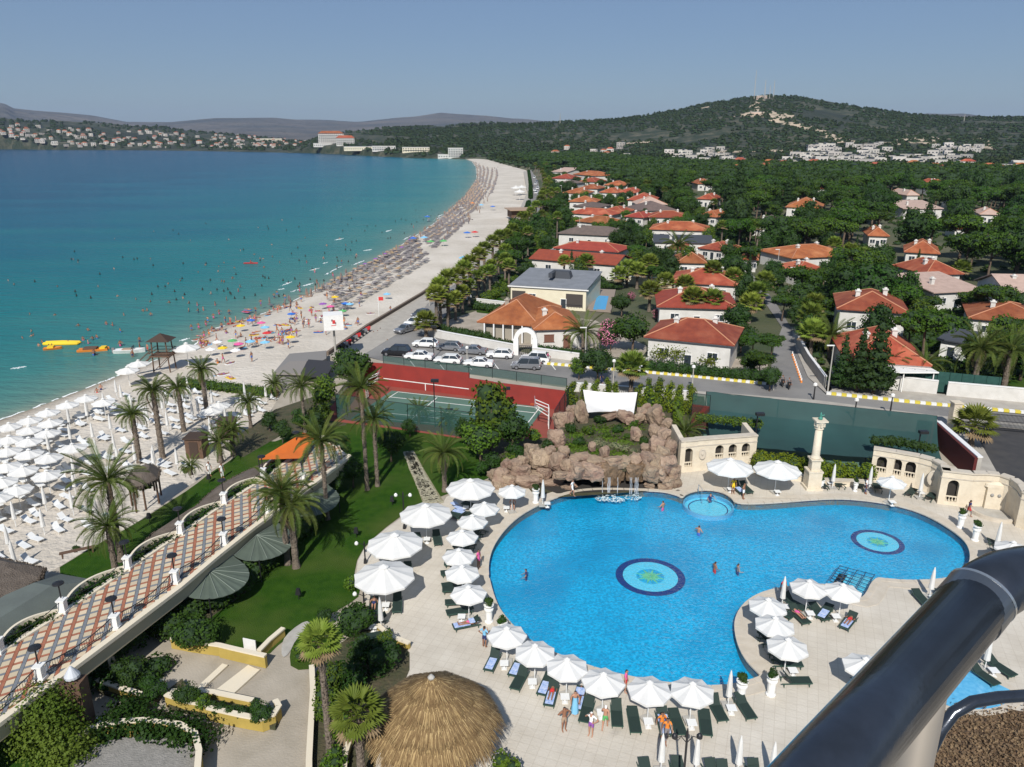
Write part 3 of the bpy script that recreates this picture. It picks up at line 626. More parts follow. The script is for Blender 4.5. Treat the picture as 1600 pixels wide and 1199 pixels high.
def pine_lobes(rng, Rr, H, n=9):
 out = [(0, 0, H, Rr * .6, Rr * .6, Rr * .26)]
 for i in range(n):
  a = 2 * pi * i / n + rng.uniform(-.3, .3); q = Rr * rng.uniform(.38, .68)
  out.append((q * cos(a), q * sin(a), H + rng.uniform(-.2, .14) * Rr - .1 * q, Rr * rng.uniform(.28, .44), Rr * rng.uniform(.28, .44), Rr * rng.uniform(.15, .24)))
 return out
def trunk_mesh(H, r, fork=0, spread=2.0, lean=.3, seed=0, sub=1):
 rr = random.Random(seed); mb = MB(); n = 5
 pts = [(lean * (i / n) ** 1.5 * cos(seed), lean * (i / n) ** 1.5 * sin(seed), H * i / n) for i in range(n + 1)]
 mb.tube(pts, [r * (1.25 if i == 0 else 1 - .35 * i / n) for i in range(n + 1)], 7)
 for k in range(fork):
  a = 2 * pi * k / fork + rr.uniform(-.3, .3); z0 = H * rr.uniform(.6, .95); L = spread * rr.uniform(.7, 1)
  mb.tube([(pts[-1][0] * .7, pts[-1][1] * .7, z0 - .2), (L * .5 * cos(a), L * .5 * sin(a), z0 + .9), (L * cos(a), L * sin(a), z0 + 2.0)], [r * .5, r * .35, r * .15], 5)
 me = bpy.data.meshes.new('trunk'); me.from_pydata(mb.v, [], mb.f); me.materials.append(m_bark); me.polygons.foreach_set('use_smooth', [True] * len(mb.f)); return me
def lobes_round(rng, Rr, zc, n=8, k=.55, zs=.85):
 out = [(0, 0, zc, Rr * .7, Rr * .7, Rr * .7 * zs)]
 for i in range(n):
  d = rng.normal(size=3); d /= np.linalg.norm(d); q = Rr * k
  out.append((d[0] * q, d[1] * q, zc + d[2] * q * zs, Rr * rng.uniform(.35, .52), Rr * rng.uniform(.35, .52), Rr * rng.uniform(.3, .46) * zs))
 return out
TREES = {}
for q in range(4):
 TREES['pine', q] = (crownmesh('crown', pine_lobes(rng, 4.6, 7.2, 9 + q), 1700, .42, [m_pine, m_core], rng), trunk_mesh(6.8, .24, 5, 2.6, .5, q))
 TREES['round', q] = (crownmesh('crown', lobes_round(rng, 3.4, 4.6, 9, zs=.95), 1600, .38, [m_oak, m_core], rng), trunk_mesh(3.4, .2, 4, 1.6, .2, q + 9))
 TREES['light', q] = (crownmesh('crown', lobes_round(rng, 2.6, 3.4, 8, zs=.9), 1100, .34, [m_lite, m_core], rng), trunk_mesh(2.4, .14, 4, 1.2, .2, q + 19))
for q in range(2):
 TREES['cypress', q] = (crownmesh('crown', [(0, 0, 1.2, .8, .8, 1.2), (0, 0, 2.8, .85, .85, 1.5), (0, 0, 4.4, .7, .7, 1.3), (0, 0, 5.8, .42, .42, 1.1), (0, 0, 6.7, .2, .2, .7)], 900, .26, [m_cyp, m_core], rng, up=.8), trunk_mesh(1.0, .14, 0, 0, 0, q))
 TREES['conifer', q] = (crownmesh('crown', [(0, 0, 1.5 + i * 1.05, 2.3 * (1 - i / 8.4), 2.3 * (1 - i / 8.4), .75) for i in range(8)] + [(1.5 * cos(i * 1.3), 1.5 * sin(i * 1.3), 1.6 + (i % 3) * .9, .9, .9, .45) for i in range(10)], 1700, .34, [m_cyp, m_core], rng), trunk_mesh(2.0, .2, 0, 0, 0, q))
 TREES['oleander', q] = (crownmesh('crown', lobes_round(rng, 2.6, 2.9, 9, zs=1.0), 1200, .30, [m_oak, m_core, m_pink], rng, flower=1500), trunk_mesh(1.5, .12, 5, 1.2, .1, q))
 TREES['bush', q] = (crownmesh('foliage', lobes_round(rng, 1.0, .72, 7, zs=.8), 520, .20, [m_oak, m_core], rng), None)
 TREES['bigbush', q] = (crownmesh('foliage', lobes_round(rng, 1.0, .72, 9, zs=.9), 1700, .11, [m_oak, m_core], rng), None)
 TREES['litebush', q] = (crownmesh('foliage', lobes_round(rng, 1.0, .72, 7, zs=.8), 520, .20, [m_lite, m_core], rng), None)
 TREES['gold', q] = (crownmesh('foliage', [(0, 0, .9, .75, .75, .9), (.25, .1, 1.9, .6, .6, .8), (-.1, 0, 2.6, .38, .38, .5)], 620, .2, [m_yel2, m_core], rng, up=.8), None)
 TREES['grey', q] = (crownmesh('foliage', lobes_round(rng, 1.0, .35, 6, zs=.5), 520, .16, [m_grey, m_core], rng), None)
KINDL = {'pine': ('stone_pine', 'stone pine'), 'round': ('broadleaf_tree', 'tree'), 'light': ('small_tree', 'tree'), 'cypress': ('cypress_tree', 'cypress'), 'conifer': ('conifer_tree', 'conifer'), 'oleander': ('oleander_tree', 'oleander'), 'bush': ('bush', 'bush'), 'bigbush': ('bush', 'bush'), 'litebush': ('bush', 'bush'), 'gold': ('golden_shrub', 'shrub'), 'grey': ('silver_shrub', 'shrub')}
def plant(kind, loc, sc=1.0, label='', group=None, rz=None, q=None):
 if q is None: q = random.randrange(sum(1 for k in TREES if k[0] == kind))
 cr, tr = TREES[kind, q]; nm, cat = KINDL[kind]; rz = random.uniform(0, 6.28) if rz is None else rz
 sc3 = sc if hasattr(sc, '__len__') else (sc, sc * random.uniform(.85, 1.15), sc * random.uniform(.85, 1.25))
 if tr is None:
  o = link(nm, cr, None, loc, rz, sc3); return tag(o, label, cat, group)
 o = thing(nm, loc, label, cat, group, rz); o.scale = sc3; link('trunk', tr, o); link('crown', cr, o); return o
# palms
def frond(L, droop, rng, npair=26, w=.55, wid=.024):
 mb = MB(); spine = []; n = 9
 for i in range(n + 1):
  t = i / n; spine.append(Vector((L * (t - .12 * t * t * droop), 0, L * (.55 * t - .62 * droop * t * t))))
 mb.tube(spine, [.045 * (1 - .8 * i / n) + .008 for i in range(n + 1)], 4, False)
 for i in range(npair):
  t = .10 + .88 * i / npair; k = min(n - 1, int(t * n)); p = spine[k].lerp(spine[k + 1], t * n - k); d = (spine[k + 1] - spine[k]).normalized(); up = Vector((0, 1, 0)).cross(d).normalized() * -1
  ll = w * (sin(pi * min(1, t * 1.02)) ** .6) * rng.uniform(.85, 1.15) + .08
  for s in (-1, 1):
   o = Vector((0, s, 0)); tip = p + (o * .70 + d * .75 + up * .45).normalized() * ll + Vector((0, 0, -.10 * ll))
   mid = p.lerp(tip, .5) + up * .05
   a = d * wid
   mb.add([p - a * .6, p + a * .6, mid + a, tip, mid - a], [(0, 1, 2, 3, 4)])
 return mb
FR = {}
for nm, L in (('long', 3.3), ('short', 2.3)):
 for q, dr in enumerate((.35, .75, 1.15, 1.6)):
  mb = frond(L, dr, rng, 38 if nm == 'long' else 28, .42 if nm == 'long' else .34); me = bpy.data.meshes.new('frond'); me.from_pydata(mb.v, [], mb.f); me.materials.append(m_ltpalm); FR[nm, q] = me
mb = frond(2.4, 2.6, rng, 18, .3); DRYF = bpy.data.meshes.new('frond'); DRYF.from_pydata(mb.v, [], mb.f); DRYF.materials.append(m_drypalm)
def palm_trunk(H, r0, r1, lean=(0, 0), skirt=True):
 mb = MB(); n = max(6, int(H / .45)); pts = []; rs = []
 for i in range(n + 1):
  t = i / n; pts.append((lean[0] * t ** 1.6, lean[1] * t ** 1.6, H * t)); rs.append((r0 * (1 - t) + r1 * t) * (1.35 if i == 0 else (1.0 + (.10 if i % 2 else -.04))))
 mb.tube(pts, rs, 9)
 for i in range(int(H * 9)):           # old leaf bases
  t = random.uniform(.45, 1.0) if random.random() < .75 else random.uniform(.05, 1); a = random.uniform(0, 6.28); r = (r0 * (1 - t) + r1 * t)
  c = Vector((lean[0] * t ** 1.6 + r * cos(a), lean[1] * t ** 1.6 + r * sin(a), H * t)); o = Vector((cos(a), sin(a), 0)); s = Vector((-sin(a), cos(a), 0)) * .07
  mb.add([c - s, c + s, c + o * .12 + Vector((0, 0, .16)), c + Vector((0, 0, -.14))], [(0, 1, 2), (0, 2, 3), (1, 3, 2)])
 return mb
def date_palm(loc, H, label, kind='long', nf=38, lean=(0, 0), sc=1.0, r=.24, group='date palms in the hotel garden', up=.0, skirt=6):
 t = thing('date_palm', loc, label, 'palm tree', group, random.uniform(0, 6.28)); c_, s_ = cos(-t.rotation_euler.z), sin(-t.rotation_euler.z); lean = (lean[0] * c_ - lean[1] * s_, lean[0] * s_ + lean[1] * c_)
 palm_trunk(H, r, r * .78, lean).build('trunk', m_ptrunk, t, smooth=False)
 for i in range(nf):
  k = i / nf; a = i * 2.399 + random.uniform(-.2, .2); q = 0 if k < .22 else 1 if k < .5 else 2 if k < .8 else 3
  o = link('frond', FR[kind, q], t, (lean[0] + .1 * cos(a), lean[1] + .1 * sin(a), H + .15 - .25 * k)); s = sc * random.uniform(.85, 1.1)
  el = R(58 - 62 * k + random.uniform(-7, 7)) + up
  o.rotation_euler = (random.uniform(-.25, .25), -el + R(28), a); o.scale = (s, s, s)
 for i in range(skirt):
  a = random.uniform(0, 6.28); o = link('dry_frond', DRYF, t, (lean[0] + .1 * cos(a), lean[1] + .1 * sin(a), H - .2)); o.rotation_euler = (0, R(35), a); s = sc * random.uniform(.6, .9); o.scale = (s, s, s)
 return t
def fan_crown(n=34, rad=1.5, rng=rng, mats=None):
 mb = MB()
 for i in range(n):
  k = i / n; a = i * 2.399; el = R(75 - 105 * k); T = Matrix.Rotation(a, 4, 'Z') @ Matrix.Rotation(-el, 4, 'Y')
  st = rad * .55; mb.k = 0 if k < .82 else 1
  c = T @ Vector((st, 0, 0)); mb.tube([(0, 0, 0), tuple(c)], [.03, .02], 3, False)
  ns = 11
  for j in range(ns):
   b = R(-78 + 156 * j / (ns - 1)); b2 = b + R(9); b1 = b - R(9); L = rad * .62 * (1 - .15 * abs(b)); dz = -.16 * abs(sin(b)) * L - .12 * L
   pts = [Vector((st, 0, 0)), Vector((st + L * .62 * cos(b1), L * .62 * sin(b1), dz * .3)), Vector((st + L * cos(b), L * sin(b), dz)), Vector((st + L * .62 * cos(b2), L * .62 * sin(b2), dz * .3))]
   mb.add([tuple(T @ p) for p in pts], [(0, 1, 2, 3)])
 me = bpy.data.meshes.new('crown'); me.from_pydata(mb.v, [], mb.f); [me.materials.append(m) for m in (m_fan, m_drypalm)]; me.polygons.foreach_set('material_index', mb.m); me.update(); return me
FANC = [fan_crown(36, 1.7), fan_crown(44, 1.6), fan_crown(30, 1.8)]
FT = {}
def fan_palm(loc, H, label, sc=1.0, group='fan palms along the beach road', r=.22):
 H = round(H * 2) / 2; key = (H, r)
 if key not in FT:
  m = palm_trunk(H, r * 1.15, r * .85); me = bpy.data.meshes.new('trunk'); me.from_pydata(m.v, [], m.f); me.materials.append(m_ptrunk); FT[key] = me
 t = thing('fan_palm', loc, label, 'palm tree', group, random.uniform(0, 6.28)); link('trunk', FT[key], t); link('crown', random.choice(FANC), t, (0, 0, H), 0, sc); return t
def hedge(name, pts, wd, ht, m, label, group=None, z=0.0, n=220, size=.22, cat='hedge', top=1.0):
 L = pathway([Vector((p[0], p[1], z)) for p in pts], max(2, int(sum((Vector(b) - Vector(a)).length for a, b in zip(pts, pts[1:])) / (wd * .75)) + 1)); rg = np.random.default_rng(int(abs(pts[0][0] * 31 + pts[0][1] * 17)) % 9999)
 lob = [(p.x + rg.uniform(-.08, .08), p.y + rg.uniform(-.08, .08), z + ht * .5, wd * .62 * rg.uniform(.9, 1.1), wd * .62 * rg.uniform(.9, 1.1), ht * .56 * rg.uniform(.85, 1.1) * top) for p in L]
 me = crownmesh(name, lob, min(40000, int(n * len(L) * (wd * ht) ** .5)), size, [m, m_core], rg, core=.86)
 return tag(link(name, me), label, cat, group)
def woods(name, pts, tmpl_n, rad, flat, mats, label, size=.55, sink=.3, kindm='wood'):
 """one mesh holding many tiny crowns, made by repeating a template with numpy"""
 rg = np.random.default_rng(5); T = []
 for q in range(3):
  lob = pine_lobes(rg, 1.0, 0, 5); v, f = leafcloud(lob, tmpl_n, size, rg, up=.5); a, b = blob((0, 0, -.06), (.8, .8, .27), rg, 1, .4)
  T.append((np.vstack([v, np.array(a)]), f, np.array(b) + len(v)))
 V = []; F4 = []; F3 = []; off = 0
 P_ = np.array(pts, float); kk = rg.integers(0, 3, len(P_)); out = []
 for q in range(3):
  sel = P_[kk == q]; m = len(sel)
  if not m: continue
  v, f, b = T[q]; nv = len(v); sc = sel[:, 3] if sel.shape[1] > 3 else np.full(m, rad)
  ang = rg.uniform(0, 6.28, m); ca, sa = np.cos(ang), np.sin(ang)
  x = (v[None, :, 0] * ca[:, None] - v[None, :, 1] * sa[:, None]) * sc[:, None] + sel[:, 0:1]
  y = (v[None, :, 0] * sa[:, None] + v[None, :, 1] * ca[:, None]) * sc[:, None] + sel[:, 1:2]
  z = v[None, :, 2] * sc[:, None] * flat + sel[:, 2:3]
  V.append(np.stack([x, y, z], -1).reshape(-1, 3)); o = (np.arange(m) * nv)[:, None, None] + off
  F4.append((f[None] + o).reshape(-1, 4)); bb = (b[None] + o).reshape(-1, 3); F3.append(np.concatenate([bb, bb[:, 2:3]], 1)); off += m * nv
 V = np.vstack(V); F4 = np.vstack(F4); F3 = np.vstack(F3)
 me = bpy.data.meshes.new(name); me.vertices.add(len(V)); me.vertices.foreach_set('co', V.astype(np.float32).ravel())
 nl = F4.size + len(F3) * 3; me.loops.add(nl); me.polygons.add(len(F4) + len(F3))
 me.loops.foreach_set('vertex_index', np.concatenate([F4.ravel(), F3[:, :3].ravel()]).astype(np.int32))
 me.polygons.foreach_set('loop_start', np.concatenate([np.arange(0, F4.size, 4), F4.size + np.arange(0, len(F3) * 3, 3)]).astype(np.int32))
 for m in mats: me.materials.append(m)
 me.polygons.foreach_set('material_index', np.concatenate([np.zeros(len(F4)), np.ones(len(F3))]).astype(np.int32))
 me.update(calc_edges=True); o = link(name, me); return tag(o, label, kindm, kind='stuff')
def sample_px(poly, n, rmin, rmax, rg, z=0):
 """ground points spread evenly in the world whose photo position lies in the polygon"""
 W = [(p.x, p.y) for p in pxs(poly, 0)]; xs = [p[0] for p in W]; ys = [p[1] for p in W]; out = []
 x = rg.uniform(min(xs), max(xs), n * 6); y = rg.uniform(min(ys), max(ys), n * 6); r = np.hypot(x, y)
 k = inpoly(x, y, W) & (r > rmin) & (r < rmax); return np.stack([x[k], y[k]], 1)[:n]
m_wood = leafmat('wood_leaves', (.020, .040, .010), (.034, .056, .015), 0, .02); m_woodf = leafmat('forest_leaves', (.024, .066, .011), (.055, .11, .02), 0, .045)
# ================================================================ HOUSES
m_tile = mat('roof_tiles', (.31, .080, .027), .85, (.22, .052, .019), .8, bump=.5, bsc=5, rnd=.22, c3=(.38, .13, .055), sc3=.25)
m_tred = mat('red_roof_tiles', (.29, .055, .025), .85, (.22, .04, .02), .8, bump=.5, bsc=5, rnd=.15)
m_tbrn = mat('brown_roof_tiles', (.10, .075, .065), .9, (.14, .10, .085), .8, rnd=.15); m_tpink = mat('pale_roof_tiles', (.46, .33, .27), .9, (.38, .27, .22), .8)
m_tgry = mat('grey_slate', (.20, .21, .23), .8, (.16, .17, .185), .6); m_tdk = mat('dark_slate', (.05, .055, .065), .8)
m_wall = mat('white_render', (.63, .61, .57), .85, (.54, .52, .48), .7, bump=.1, bsc=5); m_cream = mat('cream_render', (.70, .64, .48), .85, (.64, .58, .43), .7)
m_glass = mat('window_glass', (.03, .04, .05), .12, spec=.8); m_shut = mat('brown_shutter', (.16, .07, .045), .7); m_frame = mat('white_frame', (.75, .74, .72), .5); m_ridge = mat('ridge_tiles', (.44, .20, .11), .85)
RF = dict(o=m_tile, r=m_tred, b=m_tbrn, p=m_tpink, g=m_tgry, d=m_tdk)
FOOT = []                                                     # footprints, kept free of trees
def house(L, Rr, depth, wall=3.0, roof='o', rise=1.8, kind='hip', wm=None, label='', shut=False, chim=1, over=.6, z=0.0, win=3, name='house', group='tiled roof villas behind the beach road', clear=1):
 a = P(*L, z); b = P(*Rr, z); d = b - a; W = d.length; ang = atan2(d.y, d.x); wm = wm or m_wall; D = depth
 t = thing(name, (a.x, a.y, z), label, 'house', group, ang)
 c_, s_ = cos(ang), sin(ang); fp = [(a.x + u * c_ - v * s_, a.y + u * s_ + v * c_) for u, v in ((-1, -1), (W + 1, -1), (W + 1, D + 1), (-1, D + 1))]; FOOT.append((fp, clear, (L, Rr)))
 mb = MB(); mb.box((W / 2, D / 2, wall / 2 - .2), (W, D, wall + .4)); mb.build('wall', wm, t)
 o = over; mb = MB(); e = .18
 if kind == 'hip':
  rg = min(D, W) / 2 * .95; x0, x1 = (rg, W - rg) if W >= D else (W / 2 - .05, W / 2 + .05); y0, y1 = (D / 2 - .05, D / 2 + .05) if W >= D else (rg, D - rg)
  v = [(-o, -o, wall), (W + o, -o, wall), (W + o, D + o, wall), (-o, D + o, wall), (-o, -o, wall + e), (W + o, -o, wall + e), (W + o, D + o, wall + e), (-o, D + o, wall + e), (x0, y0, wall + rise), (x1, y0, wall + rise), (x1, y1, wall + rise), (x0, y1, wall + rise)]
  f = [(3, 2, 1, 0), (0, 1, 5, 4), (1, 2, 6, 5), (2, 3, 7, 6), (3, 0, 4, 7), (4, 5, 9, 8), (5, 6, 10, 9), (6, 7, 11, 10), (7, 4, 8, 11), (8, 9, 10, 11)]
  mb.add(v, f); r = mb.build('roof', RF[roof], t)
  rb = MB()
  for p, q in ((4, 8), (5, 9), (6, 10), (7, 11), (8, 9)): rb.tube([Vector(v[p]) + Vector((0, 0, .02)), Vector(v[q]) + Vector((0, 0, .03))], .11, 4)
  if roof in 'orp': rb.build('ridge', m_ridge, r)
 elif kind == 'gable':
  v = [(-o, -o, wall), (W + o, -o, wall), (W + o, D / 2, wall + rise), (-o, D / 2, wall + rise), (-o, D + o, wall), (W + o, D + o, wall)]
  v += [(x, y, zz + e) for x, y, zz in v]; f = [(6, 7, 8, 9), (9, 8, 11, 10), (1, 0, 3, 2), (2, 3, 4, 5), (0, 1, 7, 6), (5, 4, 10, 11), (1, 2, 8, 7), (2, 5, 11, 8), (3, 0, 6, 9), (4, 3, 9, 10)]
  mb.add(v, f); r = mb.build('roof', RF[roof], t)
  g = MB(); 
  for x in (.01, W - .01): g.add([(x, 0, wall - .1), (x, D, wall - .1), (x, D / 2, wall + rise - .1), (x - .15 if x > 1 else x + .15, 0, wall - .1), (x - .15 if x > 1 else x + .15, D, wall - .1), (x - .15 if x > 1 else x + .15, D / 2, wall + rise - .1)], [(0, 1, 2), (3, 5, 4), (0, 2, 5, 3), (1, 4, 5, 2)])
  g.build('gable', wm, t)
 elif kind == 'mono':
  v = [(-o, -o, wall), (W + o, -o, wall), (W + o, D + o, wall + rise), (-o, D + o, wall + rise)]; v += [(x, y, zz + e) for x, y, zz in v]
  mb.add(v, [(3, 2, 1, 0), (4, 5, 6, 7), (0, 1, 5, 4), (1, 2, 6, 5), (2, 3, 7, 6), (3, 0, 4, 7)]); r = mb.build('roof', RF[roof], t)
  g = MB()
  for x in (.07, W - .07): g.prism([(0, wall - .2), (D, wall - .2), (D, wall + rise - .05)], x - .07, x + .07, T=Matrix(((0, 0, 1, 0), (1, 0, 0, 0), (0, 1, 0, 0), (0, 0, 0, 1))))
  g.build('gable', wm, t)
 for k in range(chim):
  cx = W * (.28 + .45 * k) ; cy = D * (.38 if k % 2 == 0 else .62); cb = MB(); hz = wall + rise * (.6); cb.box((cx, cy, hz), (.7, .7, 1.9)); cb.box((cx, cy, hz + 1.0), (.95, .95, .16)); cb.box((cx, cy, hz + 1.2), (.55, .55, .3), taper=.7); cb.build('chimney', wm, r)
 fb = MB(); fb.box((W / 2, -.30, wall - .09), (W + 1.1, .06, .22)); fb.build('fascia', m_frame, r)
 for k in range(win):
  x = W * (k + .7) / (win + .4); ww, hh = (1.5, 1.2) if k != win // 2 else (1.1, 2.1); zc = wall * .52 if k != win // 2 else 1.05
  nm = 'window' if k != win // 2 else 'door'
  mb = MB(); 
  for q in ((x, -.03, zc + hh / 2, ww + .2, .10, .1), (x, -.03, zc - hh / 2, ww + .3, .16, .1), (x - ww / 2, -.03, zc, .1, .10, hh), (x + ww / 2, -.03, zc, .1, .10, hh)): mb.box(q[:3], q[3:])
  wn = mb.build(nm, m_frame if not shut else m_shut, t)
  g = MB(); g.box((x, -.015, zc), (ww - .1, .05, hh - .1)); g.build('pane', m_shut if shut else m_glass, wn)
  if ww > 1.2 and not shut: g = MB(); g.box((x, -.045, zc), (.07, .04, hh - .1)); g.build('bar', m_frame, wn)
 return t, W, D, ang
h = house((838,545), (905,543), 12, 3.2, 'o', 2.0, shut=True, win=2, chim=1, label='white villa with orange hip roof and brown shutters behind the parked cars')
tt, W, D, ang = house((757,530), (836,536), 14, 3.0, 'o', 3.2, win=0, chim=1, over=1.0, wm=mat('shaded_porch', (.30, .27, .22), .9), label='orange roofed open porch wing left of the brown shuttered villa')  # solid wing; the porch's shade is put into its darker wall colour
mb = MB()
for i in range(6): mb.box((W * (i + .2) / 5.4, -.9, 1.5), (.22, .22, 3.0))
mb.build('porch_posts', m_frame, tt)
tt, W, D, ang = house((798,478), (915,486), 14, 4.2, 'g', 1.2, 'mono', wm=m_cream, win=2, chim=0, over=.25, label='cream modern house with grey sloped roof and two open terraces')
for x0, x1 in ((.02, .2), (.74, .96)):
 mb = MB(); mb.box((W * (x0 + x1) / 2, -.04, 1.9), (W * (x1 - x0), .06, 2.6)); mb.build('terrace_shade_panel', mat('terrace_shade', (.06, .05, .045), .9), tt)  # flat dark panel on the wall stands for the shaded terrace inside
 mb = MB(); mb.box((W * (x0 + x1) / 2, -.12, 1.05), (W * (x1 - x0), .05, .06)); [mb.box((W * (x0 + (x1 - x0) * k / 6), -.12, .75), (.05, .05, .65)) for k in range(7)]; mb.build('railing', mat('dark_iron', (.03, .03, .035), .5), tt)
mb = MB(); mb.box((W * .55, D * .55, 5.6), (4.5, 2.4, 1.5), taper=.8); mb.box((W * .46, D * .4, 5.9), (.8, 3.2, .9)); mb.build('roof_unit', m_tdk, tt)
HL = [
 ((831,427),(960,438),11,3.6,'r',1.6,'gable','red roofed house with white parapet ends behind the cream modern house'),
 ((868,406),(964,413),10,3.2,'r',1.7,'hip','red roofed house with white veranda just behind the parapet house'),
 ((873,383),(969,388),12,3.6,'b',2.2,'hip','brown roofed white house with wide dark veranda openings'),
 ((902,360),(950,365),10,3.2,'o',2.0,'hip','orange hip roofed house between the brown roof and the pine clump'),
 ((888,346),(952,350),11,3.2,'o',2.0,'hip','orange roofed villa behind the yellow green hedge by the beach road'),
 ((897,335),(937,337),12,3.4,'b',1.8,'hip','dark brown roofed white house between two orange roofs'),
 ((890,327),(930,328),12,3.4,'o',2.3,'hip','orange roofed villa with two white chimneys near the beach road'),
 ((880,312),(916,313),14,3.4,'o',2.4,'hip','orange roofed villa right of the tall lamp on the beach road'),
 ((870,295),(896,296),16,3.4,'b',1.8,'hip','low brown roofed house half hidden along the beach road'),
 ((863,287),(892,288),16,3.6,'r',3.0,'hip','red roofed house near the far bend of the beach road'),
 ((862,276),(886,277),18,3.8,'p',3.0,'mono','house with pale slanted roof at the far bend of the beach road'),
 ((896,281),(930,284),18,4.0,'o',3.0,'hip','orange roofed house at the foot of the pine wood, beyond the road houses'),
 ((981,325),(1022,326),16,3.6,'r',3.0,'hip','bright red hip roofed house with a white chimney in the middle rows'),
 ((1001,344),(1056,343),18,3.6,'b',3.2,'hip','grey brown hip roofed house right behind the red tiled pair'),
 ((996,333),(1040,333),14,3.6,'p',3.2,'hip','pale pinkish roofed house beside the bright red roof'),
 ((1014,354),(1076,355),12,3.4,'r',2.0,'hip','red brown roofed white house in the middle rows'),
 ((1016,377),(1103,380),12,3.8,'o',2.2,'hip','wide orange roofed white house above the dark flat roof'),
 ((1023,397),(1111,399),10,3.4,'d',.9,'mono','white house with dark slate roof behind the feathery palm'),
 ((1046,405),(1066,406),9,2.8,'o',1.8,'hip','small orange roof left of the grey green tree'),
 ((1094,404),(1130,408),9,2.8,'o',1.8,'hip','small orange roof right of the grey green tree'),
 ((1060,431),(1100,432),10,3.2,'o',2.2,'hip','orange roofed house with white chimney below the lamp post'),
 ((1049,466),(1148,472),12,3.4,'o',2.4,'hip','orange roofed house behind the two tallest fan palms'),
 ((1029,510),(1147,514),13,3.6,'r',2.6,'hip','large red orange roofed house with white arched porch and palms in front'),
 ((1011,569),(1138,583),10,4.2,'o',2.3,'hip','white villa with orange roof and climbing plants facing the cross road'),
 ((1236,425),(1330,420),14,3.4,'o',2.3,'hip','orange roofed villa among pines beyond the side street'),
 ((1243,446),(1290,444),9,3.0,'o',1.8,'hip','lower orange roof in front of the villa among pines'),
 ((1306,532),(1408,540),12,5.4,'o',2.4,'hip','two storey white house with weathered orange roof right of the street'),
 ((1322,598),(1441,606),13,3.2,'o',3.2,'hip','orange roofed bungalow with white awning behind the long white wall'),
 ((1444,453),(1496,452),12,3.4,'o',2.6,'hip','orange roofed house beside the umbrella pine on the right'),
 ((1455,486),(1528,482),12,3.6,'p',1.6,'mono','house with pale pink slanted roof among the pines at right'),
 ((1567,488),(1660,490),12,4.0,'p',2.4,'gable','cream house with pale pink gable roof near the right edge'),
 ((1512,528),(1640,540),12,3.4,'o',2.2,'hip','orange roofed house near the right edge behind the date palms'),
 ((1413,413),(1462,416),12,3.2,'o',2.8,'hip','orange roofed house with white turret among the dark pines'),
 ((1228,339),(1281,341),18,4.0,'o',3.6,'hip','orange roofed house deep in the pine wood, above the grey roof'),
 ((1176,368),(1216,370),16,3.6,'b',2.6,'hip','grey brown roofed house deep in the pine wood beside a white wall'),
 ((1410,342),(1470,342),18,4.0,'p',2.0,'mono','pinkish slanted roof showing deep in the pine wood at right'),
 ((1455,306),(1478,306),18,6,'o',3.0,'hip','white two storey house deep in the far pine wood'),
 ((1415,322),(1432,322),18,5,'p',2.5,'hip','small pale house deep in the pine wood left of the water tower'),
 ((1090,298),(1112,298),16,4,'o',3.0,'hip','tiny orange roof in the far pine wood'),
 ((905,304),(933,305),13,3.4,'o',2.2,'hip','orange roofed villa beside the two chimney villa'),((938,311),(962,312),13,3.4,'o',2.4,'hip','small orange roof in the second row of villas'),((945,299),(972,300),14,3.6,'o',2.6,'hip','orange roof half hidden in trees of the second row'),((966,311),(990,312),14,3.4,'o',2.4,'hip','orange roof left of the bright red roof'),((906,292),(930,293),15,3.4,'r',2.6,'hip','red roof behind the far villas of the beach road'),((940,343),(972,345),11,3.2,'o',2.0,'hip','orange annex roof right of the hedge villa'),((978,352),(1004,354),10,3.2,'r',1.8,'hip','small red roof with white front in the middle rows'),((1090,323),(1115,324),14,3.6,'o',2.4,'hip','small orange roof beyond the middle rows'),((1356,386),(1384,387),12,3.4,'o',2.4,'hip','orange roof peeking between pines right of the street'),((1490,374),(1520,375),13,3.4,'r',2.4,'hip','reddish roof among the pines at the right'),((1262,306),(1290,307),18,4,'o',3,'hip','orange roof in the far part of the wood'),((1530,350),(1560,351),14,3.6,'p',2.2,'hip','pale roof among far pines at the right'),((1092,352),(1118,354),12,3.4,'o',2.2,'hip','orange roof right of the middle rows'),
 ((1160,424),(1180,425),9,3,'o',2.0,'hip','small orange roof peeking out beside the side street trees'),
]
for (a, b, d_, w_, rf, ri, kd, lb) in HL:
 far_ = a[1] < 350
 house(a, b, d_, w_, rf, ri, kd, label=lb, win=3 if a[1] > 420 else 3, chim=2 if rf in 'or' and a[1] > 300 else 1)
# white awning and shed at the right bungalow
q = P(1350, 606, 0); t = thing('awning', (q.x, q.y, 0), 'white flat awning on posts in front of the orange roofed bungalow', 'awning'); mb = MB(); mb.box((4, -.5, 2.9), (9, 4, .15)); mb.build('cloth', m_white, t); mb = MB(); [mb.box((x, y, 1.4), (.12, .12, 2.8)) for x in (0, 4, 8) for y in (-2.2, 1.2)]; mb.build('post', m_white, t)
house((1466,560), (1500,566), 7, 3.0, 'd', .3, 'mono', label='small white shed with flat roof between the bungalow and the date palms', chim=0, win=1, wm=m_white, name='shed', group=None)
# private pool beside the modern house
pl = thing('villa_pool', (0, 0, 0), 'small rectangular blue pool beside the cream modern house', 'swimming pool'); mb = MB(); mb.prism(wl([(918,486),(955,489),(962,456),(930,455)]), 0, .5); mb.build('deck', mat('pool_side_brown', (.26, .21, .17), .9), pl); mb = MB(); mb.prism(wl([(927,483),(946,484),(951,463),(933,462)], .5), .4, .53); mb.build('water', mat('villa_pool_water', (.06, .34, .62), .1), pl)
